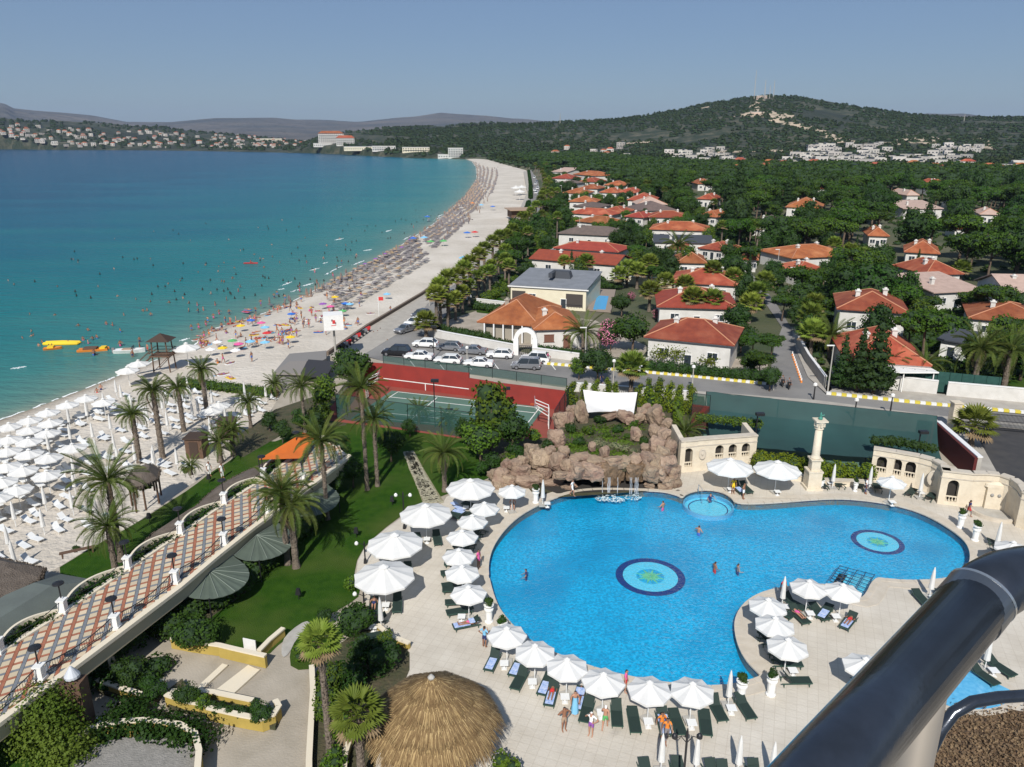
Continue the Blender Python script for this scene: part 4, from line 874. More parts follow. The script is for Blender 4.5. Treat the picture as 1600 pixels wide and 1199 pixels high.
# garden walls
def garden_wall(pts, h, label, th=.25, m=None, z=0, name='garden_wall', cap=None, group=None, cat='wall'):
 W_ = [P(a, b, z) for a, b in pts] if not isinstance(pts[0], Vector) else pts; o_ = W_[0]; t = thing(name, (o_.x, o_.y, z), label, cat, group)
 n = len(W_); lo = []; ro = []
 for i, p in enumerate(W_):
  d = (W_[min(i + 1, n - 1)] - W_[max(i - 1, 0)]).normalized(); s = Vector((-d.y, d.x, 0)) * th / 2; lo.append(p + s - o_); ro.append(p - s - o_)
 mb = MB()
 for i in range(n - 1): mb.prism([lo[i], lo[i + 1], ro[i + 1], ro[i]], 0, h)
 mb.build('wall', m or m_wall, t)
 mb = MB()
 for i in range(n - 1):
  ex = (Vector(lo[i]) - Vector(ro[i])).normalized() * .06; mb.prism([lo[i] + ex, lo[i + 1] + ex, ro[i + 1] - ex, ro[i] - ex], h + .003, h + .11)
 mb.build('coping', cap or m_frame, t); return t
garden_wall([(660,522),(692,530),(808,552)], 1.3, 'low white wall between the parked cars and the shuttered villa')
garden_wall([(832,556),(905,566)], 1.3, 'low white wall right of the white garden arch')
garden_wall([(1296,600),(1345,604),(1395,609)], 1.9, 'long white boundary wall left section beside the cross road', m=m_wall)
garden_wall([(1395,609),(1463,617)], 1.9, 'white boundary wall middle section with dark green screen above')
garden_wall([(1478,619),(1600,630),(1800,645)], 1.9, 'white boundary wall right section nearing the photo edge')
garden_wall([(1288,606),(1262,570),(1246,540)], 1.6, 'grey wall running up the side street on its right', m=m_conc)
garden_wall([(1000,585),(1010,570)], 1.0, 'short white gate wall of the villa with climbing plants')
garden_wall([(1058,452),(1020,446),(975,444)], 1.8, 'cream wall behind the fan palms in the middle rows', m=m_cream)
garden_wall([(850,402),(872,395),(905,397)], 1.5, 'white garden wall at the beach road near the brown roof')
garden_wall([(745,476),(795,482)], 1.2, 'pale garden wall left of the cream modern house')
t = thing('green_screen', (0, 0, 0), 'long dark green privacy screen above the white boundary wall', 'fence'); m_scr = mat('green_net', (.012, .055, .045), .9, (.02, .075, .06), 2.0)
SW = pxs([(1303,600),(1400,608),(1463,616),(1560,626)], 0); 
for i in range(3):
 a, b = SW[i], SW[i + 1]; d = (b - a).normalized(); s = Vector((-d.y, d.x, 0)) * .5; mb = MB(); mb.add([a + s + Vector((0, 0, .2)), b + s + Vector((0, 0, .2)), b + s * 1.1 + Vector((0, 0, 3.0)), a + s * 1.1 + Vector((0, 0, 3.0))], [(0, 1, 2, 3)]); mb.build('screen_panel', m_scr, t)
mb = MB(); [mb.box((SW[0].lerp(SW[3], k / 14).x, SW[0].lerp(SW[3], k / 14).y + .55, 1.5), (.08, .08, 3.05)) for k in range(15)]; mb.build('post', m_scr, t)
# white garden arch
q = P(821, 555, 0); t = thing('garden_arch', (q.x, q.y, 0), 'white arched garden gateway in the wall behind the parked cars', 'archway', rz=-.12)
mb = MB(); 
for x in (-1.5, 1.5): mb.box((x, 0, 1.3), (.8, .7, 2.6)); 
mb.build('pillar', m_white, t)
mb = MB(); pr = []
for i in range(13):
 a = pi * i / 12; pr.append((1.5 * cos(a), 1.5 * sin(a)))
vs = []
for (x, z) in pr:
 k = .78, 1.22
 for kk in k:
  for y in (-.3, .3): vs.append((x * kk, y, 2.6 + z * kk))
fs = []
for i in range(12):
 a = i * 4; b = a + 4; fs += [(a, a + 1, b + 1, b), (a + 2, b + 2, b + 3, a + 3), (a, b, b + 2, a + 2), (a + 1, a + 3, b + 3, b + 1)]
mb.add(vs, fs); mb.build('arch', m_white, t); mb = MB(); [mb.box((-1 + .33 * k, 0, .8), (.05, .05, 1.5)) for k in range(7)]; mb.box((0, 0, 1.5), (2.1, .06, .08)); mb.build('gate', MATS['dark_iron'], t)
HM = {}; m_far = mat('far_render', (.56, .53, .48), .85, (.40, .36, .31), .12, rnd=.25)
def far_house_mesh(w, d, h, roof, q, wm=None):
 mb = MB(); mb.box((0, 0, h / 2 - 1), (w, d, h + 2)); n = max(2, int(w / 3.5)); fl = max(1, int(h / 3))
 mb.k = 1
 for s in range(fl):
  for i in range(n): mb.box((-w / 2 + w * (i + .5) / n, -d / 2 - .02, 1.6 + s * 3), (w / n * .45, .1, 1.3))
 mb.k = 2
 if roof: mb.add([(-w / 2 - .4, -d / 2 - .4, h + .02), (w / 2 + .4, -d / 2 - .4, h + .02), (w / 2 + .4, d / 2 + .4, h + .02), (-w / 2 - .4, d / 2 + .4, h + .02), (-w * .2, 0, h + 2.2), (w * .2, 0, h + 2.2)], [(0, 1, 5, 4), (1, 2, 5), (2, 3, 4, 5), (3, 0, 4), (3, 2, 1, 0)])
 else: mb.box((0, 0, h + .25), (w + .3, d + .3, .5)); mb.k = 1; mb.box((w * .2, 0, h + 1.2), (w * .3, d * .4, 1.5))
 me = bpy.data.meshes.new('far_house'); me.from_pydata(mb.v, [], mb.f); [me.materials.append(m) for m in (wm or m_far, m_glass, m_tile if roof == 1 else m_far)]; me.polygons.foreach_set('material_index', mb.m); return me
for q in range(8): HM[q] = far_house_mesh(random.uniform(9, 15), random.uniform(8, 11), [3.5, 6.5, 6.5, 7][q % 4], q % 2, q)
for q in range(8, 12): HM[q] = far_house_mesh(random.uniform(12, 18), 9, 7, 0, q, mat('terrace_house', (.46, .43, .39), .8, rnd=.25))
def ground_hit(px, py):
 d = ray(px, py); dh = hypot(d.x, d.y); rs = np.arange(500, 3400, 6.0); x = d.x / dh * rs; y = d.y / dh * rs; z = terrain_z(x, y); zr = CH + d.z * rs / dh; k = np.nonzero((zr <= z) & (z > -3.0))[0]
 if not len(k): return None
 k = k[0]; return Vector((x[k], y[k], z[k]))
FARH = []
def town(poly, n, qs, label, group, smin=.8, smax=1.2, rg=np.random.default_rng(3)):
 xs = [p[0] for p in poly]; ys = [p[1] for p in poly]; c = 0; tr = 0
 while c < n and tr < n * 12:
  tr += 1; px = rg.uniform(min(xs), max(xs)); py = rg.uniform(min(ys), max(ys))
  if not inpoly([px], [py], poly)[0]: continue
  if any(abs(px - a) < 4.2 and abs(py - b) < 1.6 for a, b in FARH): continue
  p = ground_hit(px, py)
  if p is None: continue
  FARH.append((px, py)); o = link('far_house', HM[int(rg.choice(qs))], None, p, atan2(-p.x, p.y) * -1 * 0 + rg.uniform(-.35, .35) - atan2(p.x, p.y), rg.uniform(smin, smax)); c += 1
  tag(o, label + f', {["upper", "middle", "lower"][min(2, int((py - min(ys)) / (max(ys) - min(ys) + .1) * 3))]} row, {ORD[int((px - min(xs)) / (max(xs) - min(xs) + 1) * 14)]} of fourteen stretches', 'house', group)
town([(0,200),(60,195),(160,207),(240,205),(300,212),(330,222),(330,233),(0,230)], 95, [0,1,2,3,4,5,6,7], 'white house across the bay on the headland', 'white houses on the far headland')
town([(330,212),(480,208),(480,225),(420,236),(330,232)], 60, [0,1,2,3,5,7], 'white house on the low far shore', 'white houses on the low far shore', .7, 1.0)
town([(1035,236),(1130,236),(1160,262),(1070,266)], 40, [0,2,4,6,8,9], 'pale house at the town end below the hill', 'houses in the town under the hill')
town([(1270,232),(1380,228),(1400,250),(1500,240),(1530,262),(1290,262),(1210,255)], 95, [8,9,10,11,2,4], 'terraced pale house at the foot of the hill', 'terraced houses at the foot of the hill')
town([(1135,262),(1200,256),(1300,262),(1480,262),(1640,262),(1640,276),(1150,276)], 80, [0,1,2,3,4,6], 'white house in the long town strip', 'houses in the long town strip')
town([(1455,228),(1530,232),(1535,240),(1460,240)], 12, [8,9], 'pale row house high on the hill', 'row houses high on the right hill')
town([(800,240),(1000,226),(1010,246),(820,256)], 14, [0,1,2,3], 'lone house in woods beyond the beach', 'houses in the woods beyond the beach')
def block(px, py, wpx, hpx, label, rf=0, wings=1, m=None, name='hotel'):
 p = ground_hit(px, py); s = (p - Vector((0, 0, CH))).length / FX; t = thing(name, p, label, 'building', None, -atan2(p.x, p.y)); w = wpx * s; h_ = hpx * s; fl = max(1, int(h_ / 3.1)); n = max(3, int(w / 4))
 mb = MB(); mb.box((0, 7, h_ / 2 - 1), (w, 14, h_ + 2)); mb.build('wall', m or m_wall, t)
 mb = MB()
 if rf: mb.add([(-w / 2 - 1, -1, h_ + .02), (w / 2 + 1, -1, h_ + .02), (w / 2 + 1, 15, h_ + .02), (-w / 2 - 1, 15, h_ + .02), (-w * .35, 7, h_ + 5), (w * .35, 7, h_ + 5)], [(0, 1, 5, 4), (1, 2, 5), (2, 3, 4, 5), (3, 0, 4), (3, 2, 1, 0)])
 else: mb.box((0, 7, h_ + .4), (w + .8, 14.8, .8))
 mb.build('roof', m_tile if rf else m_wall, t)
 mb = MB()
 for s_ in range(fl):
  for i in range(n): mb.box((-w / 2 + w * (i + .5) / n, -.05, 1.7 + s_ * h_ / fl), (w / n * .5, .15, 1.5))
 mb.build('windows', m_glass, t); mb = MB()
 for s_ in range(1, fl): mb.box((0, -.7, s_ * h_ / fl), (w * .9, 1.4, .25))
 if fl > 1: mb.build('balconies', m_wall, t)
block(518, 226, 36, 15, 'large white hotel with orange roof left block across the bay', 1); block(540, 227, 26, 10, 'lower white hotel wing with orange roof across the bay', 1)
block(712, 247, 22, 13, 'white stepped hotel at the water where the beach ends', 0); block(698, 249, 26, 4, 'low white terrace building in front of the stepped hotel', 0)
block(600, 236, 34, 6, 'long low white building on the far shore among trees', 0); block(650, 238, 40, 6, 'long cream building on the far shore behind palms', 0, m=m_cream)
block(565, 241, 50, 4, 'very long pale terrace at the far waterline', 0, m=m_cream); block(505, 240, 26, 3.5, 'small white boathouse on the far waterline', 0)
block(418, 221, 40, 3.5, 'long pale building on the low far shore', 0, m=m_cream); block(1190, 155.5, 14, 4.5, 'pale station building on the hill top under the masts', 0, m=mat('pale_brick', (.55, .42, .33), .9)); block(1181, 181, 14, 4, 'pale building on the bare terrace of the hill', 0, m=MATS['pale_brick'])
# antenna masts
for i, (px, pyb, pyt, wd) in enumerate([(1178,153,110,1.0),(1194,153,125,1.6),(1208,152,126,1.2),(1202,152,134,.8),(1506,187,178,.8),(875,192,177,.9)]):
 b = hill_point(px, pyb + 3); hh = zat(px, pyt, hypot(b.x, b.y)) - b.z; t = thing('antenna_mast', b, ['tall thin lattice mast at the left of the hill top', 'white lattice mast in the middle of the hill top', 'red tipped lattice mast at the right of the hill top', 'short mast beside the hill top station', 'small mast on the far right ridge', 'lone mast on the low wooded ridge left of the hill'][i], 'antenna mast', 'masts on the ridge')
 mb = MB(); n = 8
 for sx, sy in ((-1, -1), (1, -1), (0, 1)): mb.tube([(sx * wd, sy * wd, 0), (sx * .15, sy * .15, hh)], .28, 4)
 mb.build('leg', m_conc, t); mb = MB()
 for k in range(n): z0, z1 = hh * k / n, hh * (k + 1) / n; a0, a1 = wd * (1 - k / n), wd * (1 - (k + 1) / n); mb.tube([(-a0, -a0, z0), (a1, -a1, z1)], .16, 3); mb.tube([(a0, -a0, z0), (0, a1, z1)], .16, 3)
 mb.build('brace', m_conc, t)
# mini wood stuffed in around the far town and on the hill
rg = np.random.default_rng(4); pts = []
def hill_scatter(n, r0, r1, a0, a1, rad, thr=.42, nse=160):
 az = np.radians(rg.uniform(a0, a1, n)); r = np.sqrt(rg.uniform(r0 ** 2, r1 ** 2, n)); x = np.sin(az) * r; y = np.cos(az) * r; z = terrain_z(x, y)
 k = (z > -1.0) & (vnoise(x + 9000, y + 9000, nse, 13) > thr); return np.stack([x, y, z + rad * .4, rad * rg.uniform(.6, 1.4, n)], 1)[k]
pts = np.vstack([hill_scatter(10500, 1280, 2500, -9, 50, 5.5, .34), hill_scatter(4200, 1500, 3150, -60, -6, 6.5, .36), hill_scatter(2600, 820, 1300, -3, 50, 5.5, .30, 60)])
woods('hillside_woods', pts, 14, 5, 1.5, [m_wood, m_core], 'dark scrub and pine wood covering the big hill and the far headland', size=.7)
# ================================================================ TREES among the houses, forest, palms
KP0 = dict(pine=(4.6, 7.2), round=(3.4, 4.6), light=(2.6, 3.4), cypress=(.85, 3.5), conifer=(2.3, 4.5), oleander=(2.6, 2.9), bush=(1.0, .7), bigbush=(1.0, .7), litebush=(1.0, .7), gold=(.75, 1.4), grey=(1.0, .35))
def plant_px(kind, px, py, wpx, label, group=None, z=0.0, q=None, zs=1.0):
 R0, hc = KP0[kind]; sc = 1.0
 for _ in range(6):
  b = P(px, py, z + hc * sc * zs); sc = wpx * (b - Vector((0, 0, CH))).length / FX / (2 * R0) * (1.15 if kind in ('round', 'light', 'bigbush') else .95)
 return plant(kind, (b.x, b.y, z), (sc, sc, sc * zs), label, group, q=q)
def palm_px(which, pxb, pyb, pyc, label, z=0.0, group=None, **k):
 b = P(pxb, pyb, z); H = max(1.0, hgt(pxb, pyb, pyc, z))
 if which == 'fan': return fan_palm((b.x, b.y, z), H, label, group=group, **k)
 return date_palm((b.x, b.y, z), H, label, group=group, **k)
RECT = []
for fp, cl, (L_, R_) in FOOT:
 r = hypot((fp[0][0] + fp[1][0]) / 2, (fp[0][1] + fp[1][1]) / 2); ys = [proj((x, y, 5.5))[1] for x, y in fp]; RECT.append((L_[0] - 2, R_[0] + 2, min(ys) - 1, min(ys) + (max(L_[1], R_[1]) - min(ys)) * (.36 if L_[0] < 1150 else .30), r))
ROADX = [wl([(1195,604),(1300,612),(1275,560),(1250,505),(1225,470),(1196,440),(1176,418),(1160,418),(1178,455),(1205,510),(1200,545)]), wl([(560,560),(850,604),(1640,664),(1640,630),(1290,600),(1200,592),(900,566),(806,545),(760,534),(692,527),(700,505),(775,425),(846,354),(856,306),(845,262),(760,240),(700,250),(560,500)])]
FOOTS = [f[0] for f in FOOT]
def ok_spot(x, y, rad, h, slack=.0):
 r = hypot(x, y)
 for w in ROADX:
  if inpoly([x], [y], w)[0]: return False
 for fp, rc in zip(FOOTS, RECT):
  cx = sum(p[0] for p in fp) / 4; cy = sum(p[1] for p in fp) / 4
  if hypot(x - cx, y - cy) < 30:
   if inpoly([x], [y], fp)[0] or segdist([x], [y], fp)[0] < rad * .7: return False
  if r < rc[4] + 4 and r > rc[4] - 160:
   a = proj((x - rad, y, h)); b = proj((x + rad, y, 0))
   if a[0] < rc[1] - slack and b[0] > rc[0] + slack and a[1] < rc[3] and b[1] > rc[2]: return False
 return True
rg = np.random.default_rng(17)
ZA = [(903,268),(1000,262),(1640,276),(1720,470),(1540,470),(1440,425),(1300,395),(1230,408),(1150,400),(1110,340),(1000,300),(905,285)]
cand = sample_px(ZA, 6500, 60, 1400, rg); acc_ = []; cell = {}
def spaced(x, y, dmin):
 k = (int(x // dmin), int(y // dmin))
 for i in (-1, 0, 1):
  for j in (-1, 0, 1):
   for q in cell.get((k[0] + i, k[1] + j), ()):
    if hypot(q[0] - x, q[1] - y) < dmin: return False
 cell.setdefault(k, []).append((x, y)); return True
for x, y in cand:
 if spaced(x, y, 7.6) and ok_spot(x, y, 4.4, 9): acc_.append((x, y, hypot(x, y)))
acc_.sort(key=lambda q: q[2])
NIND = 235; far_pts = []
for i, (x, y, r) in enumerate(acc_):
 if i < NIND:
  k = rg.random(); kd = 'pine' if k < .72 else 'round' if k < .9 else 'conifer'; s = rg.uniform(1.0, 1.5) * (1 if kd == 'pine' else 1.35)
  plant(kd, (x, y, 0), s, {'pine': 'umbrella shaped stone pine ', 'round': 'dark round crowned tree ', 'conifer': 'dark pointed conifer '}[kd] + near((x, y)), 'trees of the pine wood behind the villas')
 else: far_pts.append((x, y, rg.uniform(6.5, 9.8), rg.uniform(4.2, 6.6)))
rim = sample_px([(740,248),(905,243),(1100,262),(1640,270),(1640,278),(1000,266),(905,272),(860,262),(830,258)], 900, 400, 1500, rg)
far_pts += [(x, y, rg.uniform(5, 8), rg.uniform(4, 6.5)) for x, y in rim if ok_spot(x, y, 3, 7)]
near_ = [p for p in far_pts if hypot(p[0], p[1]) < 620]; far2 = [p for p in far_pts if hypot(p[0], p[1]) >= 620]
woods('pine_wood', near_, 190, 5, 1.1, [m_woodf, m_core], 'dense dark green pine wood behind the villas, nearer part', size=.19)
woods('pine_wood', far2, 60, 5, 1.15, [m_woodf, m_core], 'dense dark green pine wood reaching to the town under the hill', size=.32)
# planting between the villas
ZB = [(846,262),(905,285),(1000,300),(1110,340),(1240,405),(1226,470),(1160,500),(1140,440),(1030,440),(960,440),(850,450),(760,470),(835,350)]
ZC = [(1240,405),(1300,395),(1440,425),(1540,470),(1720,480),(1720,600),(1480,596),(1320,592),(1280,580),(1245,500)]
n_ = 0
for Z_, N in ((ZB, 3000), (ZC, 900)):
 for x, y in sample_px(Z_, N, 60, 1100, rg):
  k = rg.random(); kd = 'round' if k < .45 else 'light' if k < .66 else 'pine' if k < .80 else 'fan' if k < .95 else 'cypress'
  if Z_ is ZC and kd == 'fan': kd = 'pine'
  s = rg.uniform(.7, 1.15); rad = {'round': 3.4, 'light': 2.6, 'pine': 4.2, 'fan': 1.8, 'cypress': 1}[kd] * s; h = {'round': 7, 'light': 5, 'pine': 8.5, 'fan': 8, 'cypress': 7}[kd] * s
  if not spaced(x, y, 4.8) or not ok_spot(x, y, rad, h) or n_ >= 540: continue
  n_ += 1
  if kd == 'fan': fan_palm((x, y, 0), 5.5 * s + 1.5, 'green fan palm ' + near((x, y)), group='fan palms among the villas')
  else: plant(kd, (x, y, 0), s, {'round': 'dark round garden tree ', 'light': 'light green garden tree ', 'pine': 'garden umbrella pine ', 'cypress': 'slim dark cypress '}[kd] + near((x, y)), 'garden trees among the villas')
# low shrubs filling gardens: joined as one mass of ground cover
sh = []
for Z_, N in ((ZB, 3200), (ZC, 1500), (ZA, 2200)):
 for x, y in sample_px(Z_, N, 60, 1100, rg):
  if hypot(x, y) < 700 and ok_spot(x, y, 1.4, 1.8, 1): sh.append((x, y, .5, rg.uniform(.8, 2.0)))
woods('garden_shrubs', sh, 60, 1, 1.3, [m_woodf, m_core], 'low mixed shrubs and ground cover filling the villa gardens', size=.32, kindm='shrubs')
# palms down the beach road
PR = [(680,518),(692,508),(704,498),(715,485),(727,474),(738,464),(750,452),(760,441),(771,430),(782,418),(791,408),(800,398),(808,389),(816,380),(824,371),(831,362),(838,353),(843,343),(847,333),(850,323),(852,313),(852,303),(850,293),(847,284),(842,276),(836,270)]
for i, (x, y) in enumerate(PR):
 b = P(x, y, 0); fan_palm((b.x + random.uniform(-.5, .5), b.y, 0), random.choice([6.5, 7, 7.5, 8]), f'fan palm in the beach road row, {ORD[i]} counted from the parked cars', sc=1.2, group='fan palms in a row along the beach road', r=.3)
for i, (x, y) in enumerate([(700,512),(712,500),(723,489),(733,478),(745,466),(757,454),(768,442),(779,430),(789,419),(799,407),(809,396),(819,386),(829,375),(838,366),(846,356),(852,345),(856,334),(859,322),(861,311),(861,300),(858,290),(853,281),(848,274)]):
 b = P(x, y, 0); fan_palm((b.x, b.y, 0), random.choice([4, 4.5, 5]), f'shorter fan palm behind the beach road row, {ORD[i]} counted from the parked cars', sc=1.0, group='shorter fan palms behind the row')
FP = [((1014,487),454,'fan palm beside the pink oleander and the villa pool'),((1080,508),466,'fan palm before the large red orange roof, left one'),((1111,508),470,'fan palm before the large red orange roof, right one'),((1111,462),424,'tall fan palm left of two behind the red orange roof'),((1143,466),432,'tall fan palm right of two behind the red orange roof'),((1069,470),443,'short fan palm in the courtyard behind the red roof'),((1038,466),439,'fan palm by the cream wall in the middle rows'),((995,452),424,'fan palm, middle of the cluster beside the parapet house'),((979,448),420,'fan palm, left of the cluster beside the parapet house'),((1013,448),411,'fan palm, right of the cluster beside the parapet house'),((967,452),430,'bushy fan palm in front of the parapet house corner'),((1170,505),478,'fan palm left of the side street, front one'),((1180,488),455,'fan palm left of the side street, rear one'),((1192,470),440,'fan palm at the bend of the side street'),((1265,560),520,'fan palm right of the side street, front one'),((1262,535),495,'fan palm right of the side street, middle one'),((1268,515),478,'fan palm right of the side street, rear one'),((1210,400),372,'fan palm in the wood above the side street'),((1300,410),380,'fan palm beside the villa among pines'),((1325,420),392,'tall fan palm right of the villa among pines'),((1345,425),400,'fan palm against the dark pines above the two storey house'),((666,527),507,'small palm at the street corner beside the silver cars'),((985,626),575,'palm growing through the planting behind the white sail'),((1516,698),662,'short palm beside the white gate post and asphalt yard'),((1500,440),420,'fan palm beside the pine on the right'),((915,440),410,'fan palm behind the parapet house left side')]
for (x, y), c, lb in FP: palm_px('fan', x, y, c, lb, group='single fan palms near the villas', sc=1.3, r=.28)
palm_px('date', 1520, 610, 545, 'large date palm on dark lawn behind the white wall, left one', group='date palms behind the white wall', sc=1.35, r=.4)
palm_px('date', 1567, 612, 548, 'large date palm on dark lawn behind the white wall, right one', group='date palms behind the white wall', sc=1.35, r=.4)
palm_px('date', 1383, 598, 566, 'small date palm left of the white awning', group='date palms behind the white wall', sc=1.0, nf=26)
palm_px('date', 1440, 601, 569, 'small date palm right of the white awning', group='date palms behind the white wall', sc=1.0, nf=26)
palm_px('date', 1295, 560, 523, 'date palm in front of the two storey house', group='date palms behind the white wall', sc=1.2)
palm_px('date', 1058, 412, 384, 'feathery palm before the dark slate roof', group='date palms behind the white wall', sc=1.6)
palm_px('date', 910, 560, 520, 'date palm at the corner of the shuttered villa', group='date palms behind the white wall', sc=1.2)
TL = [('oleander',955,521,50,'big pink flowering oleander between the two orange roofed villas'),('round',990,508,56,'dark round tree behind the pink oleander'),('round',972,470,32,'dark tree beside the villa pool'),('round',935,560,52,'dark green bush tree in front of the pink oleander'),('light',905,572,30,'small light tree by the white garden wall'),('oleander',988,462,16,'small pink oleander beside the villa pool'),('oleander',1027,490,18,'pink flowering bush at the left corner of the red roof'),
 ('conifer',1345,565,50,'dark conifer before the bungalow, left one'),('conifer',1373,556,62,'dark tall conifer before the bungalow, right one'),('conifer',1318,568,42,'dark conifer next to the white boundary wall'),('pine',1452,498,92,'spreading umbrella pine in front of the pale roof'),('pine',1425,505,60,'umbrella pine over the two storey house'),('pine',1555,455,66,'umbrella pine right of the pale slanted roof'),('pine',1520,465,44,'smaller umbrella pine beside the pale slanted roof'),
 ('round',1322,440,60,'dark round tree behind the two storey house, left one'),('round',1365,448,76,'large dark tree behind the two storey house, middle one'),('pine',1410,455,70,'light green pine behind the two storey house, right one'),('pine',1300,425,50,'pine at the corner of the villa among pines'),('pine',1275,470,56,'pine right of the side street near the tall lamp'),
 ('pine',1190,558,50,'pine left of the side street, front one'),('round',1175,560,34,'dark tree at the corner of the climbing plant villa'),('pine',1208,530,48,'pine overhanging the side street, middle one'),('pine',1178,528,50,'pine left of the side street, middle one'),('pine',1225,468,44,'umbrella pine at the bend of the side street'),('round',1205,585,34,'dark tree at the corner of cross road and side street'),('round',1160,520,40,'dark tree behind the climbing plant villa'),
 ('round',1150,490,44,'dark tree right of the large red roof'),('pine',1195,445,44,'pine above the bend of the side street'),('round',1150,410,40,'dark tree beside the small orange roof'),('pine',1170,390,44,'pine in the middle wood above the street'),('cypress',893,412,10,'tall dark cypress in front of the parapet house'),('cypress',1046,490,7,'slim cypress left of the large red roof'),('light',1075,400,34,'grey green olive like tree between the two small orange roofs'),
 ('pine',1020,420,40,'round pine behind the fan palm cluster'),('round',1045,415,36,'dark round tree behind the fan palm cluster'),('round',1000,372,26,'dark tree beside the orange roof cluster'),('round',975,366,40,'dark spreading tree beside the orange hip roof'),('round',882,335,26,'dark round tree at the beach road, near the dark brown roof'),
 ('pine',1490,290,24,'far umbrella pine left of the water tower'),('round',1500,508,30,'dark tree beside the orange roof near the right edge'),('pine',1590,505,40,'pine at the right edge above the date palms'),('round',1265,510,40,'dark tree behind the two storey house left corner'),('round',1250,490,34,'dark tree at the top right of the side street')]
for k, x, y, w_, lb in TL: plant_px(k, x, y, w_, lb, 'single trees near the villas')
# near the courts
plant_px('round', 545, 565, 60, 'dark spreading tree between the beach shelter and the tennis court')
plant_px('light', 505, 610, 50, 'light green tree behind the grey beach shelter')
m_ = TREES['pine', 1]
t = plant_px('light', 765, 640, 82, 'big light green tree in front of the tennis court', q=1, zs=1.15)
plant_px('round', 800, 665, 60, 'dark green tree at the right of the big light tree'); plant_px('round', 730, 668, 40, 'dark shrub at the left foot of the big light tree')
plant_px('light', 750, 680, 60, 'low green tree at the foot of the big light tree')
# hedges
hedge('hedge', wl([(668,516),(720,527),(760,533)]), 1.6, 1.6, m_oak, 'dark hedge behind the wall beside the parked cars')
hedge('hedge', wl([(770,541),(800,547)]), 1.4, 1.6, m_oak, 'hedge just left of the white garden arch'); hedge('hedge', wl([(838,553),(905,563)]), 1.4, 1.6, m_oak, 'hedge just right of the white garden arch')
hedge('hedge', wl([(920,573),(1000,579),(1048,584)]), 1.8, 1.8, m_oak, 'green hedge left of the climbing plant villa gate'); hedge('hedge', wl([(1068,586),(1130,592),(1198,598)]), 1.8, 1.8, m_oak, 'green hedge right of the climbing plant villa gate')
hedge('hedge', wl([(826,268),(829,290),(829,311)]), 2.0, 1.6, m_oak, 'narrow green strip in the beach road, far part', 'strip hedges in the beach road', n=120, size=.5); hedge('hedge', wl([(826,318),(819,345),(811,366)]), 2.0, 1.6, m_oak, 'narrow green strip in the beach road, near part', 'strip hedges in the beach road', n=120, size=.4)
hedge('hedge', wl([(862,346),(905,348)]), 3, 2, m_yel2, 'yellow green hedge beside the beach road villas', n=120, size=.4)
hedge('hedge', wl([(745,483),(790,490)]), 2, 1.5, m_oak, 'dark hedge left of the cream modern house', n=150, size=.3); hedge('hedge', wl([(760,470),(790,455),(800,440)]), 2.5, 1.6, m_lite, 'light hedge in the garden left of the grey roof', n=150, size=.35)
hedge('hedge', wl([(925,449),(965,452)]), 2, 1.5, m_oak, 'hedge behind the villa pool', n=150, size=.3)
# climbing plant on the villa front
vm, vf = leafcloud([(P(1030,575).x, P(1030,575).y - .1, 2.2, 2.2, .3, 1.4), (P(1055,578).x, P(1055,578).y - .1, 2.6, 2.0, .3, 1.2), (P(1110,580).x, P(1110,580).y - .2, 1.6, 2.6, .3, 1.2)], 700, .3, rg, shell=(.2, 1.1)); tag(link('climbing_plant', npmesh('climbing_plant', vm, vf, [m_vine])), 'climbing plants spreading over the white villa front', 'climbing plant')
# big lawns of the villas
struct(sheet('villa_lawn', [wl([(745,488),(800,494),(798,478),(770,455),(740,470)])], -.06, m_lawn)); struct(sheet('villa_lawn', [wl([(1470,598),(1640,612),(1640,560),(1470,560)])], -.055, m_lawn)); struct(sheet('villa_yard', [wl([(665,516),(840,546),(1010,570),(1010,540),(930,500),(760,480),(700,500)])], -.07, mat('yard', (.38, .33, .27), .9, (.28, .24, .19), .5, coords='World')))
struct(sheet('villa_yard', [wl([(1010,583),(1200,598),(1200,560),(1140,560),(1010,555)])], -.065, MATS['yard']))
# ================================================================ RESORT STRUCTURES
m_iron = mat('black_iron', (.015, .015, .017), .45); m_ywall = mat('yellow_render', (.44, .32, .075), .85, (.37, .27, .06), .8, bump=.1, bsc=6); m_capc = mat('cream_cap', (.68, .60, .46), .7)
m_stone = mat('limestone', (.66, .58, .45), .8, (.58, .50, .38), 1.6, bump=.12, bsc=6); m_thatch = mat('straw', (.24, .165, .07), .95, (.165, .105, .042), 3, bump=.6, bsc=12, rnd=.1); m_othatch = mat('old_thatch', (.15, .12, .095), .95, (.10, .078, .06), 1.5, bump=1, bsc=10)
m_canvas = mat('grey_canvas', (.12, .14, .125), .85, (.10, .115, .105), .6); m_aw = mat('awning_green', (.085, .11, .085), .85, (.07, .09, .07), 1.0); m_orange = mat('orange_canvas', (.62, .15, .02), .8, (.52, .12, .015), .5); m_wood = mat('brown_timber', (.13, .075, .045), .85, (.09, .05, .03), 4); m_dark = mat('painted_shade', (.03, .026, .022), .95)  # last material is a near-black tone standing for shade in arches and cave
m_tc = mat('tile_cream', (.55, .45, .31), .8, rnd=.12); m_tr = mat('tile_terracotta', (.38, .14, .08), .8, (.31, .115, .065), 2, rnd=.1); m_tb = mat('tile_bluegrey', (.15, .165, .185), .8, (.19, .20, .21), 2)
WZ = 3.2
WL = [(-160,1128),(-60,1062),(0,1022),(100,959),(201,891),(283,836),(351,789),(412,750),(465,711),(507,682)]
WR = [(-160,1245),(-60,1170),(0,1125),(77,1068),(182,990),(278,918),(340,866),(395,823),(450,783),(508,741),(545,712)]
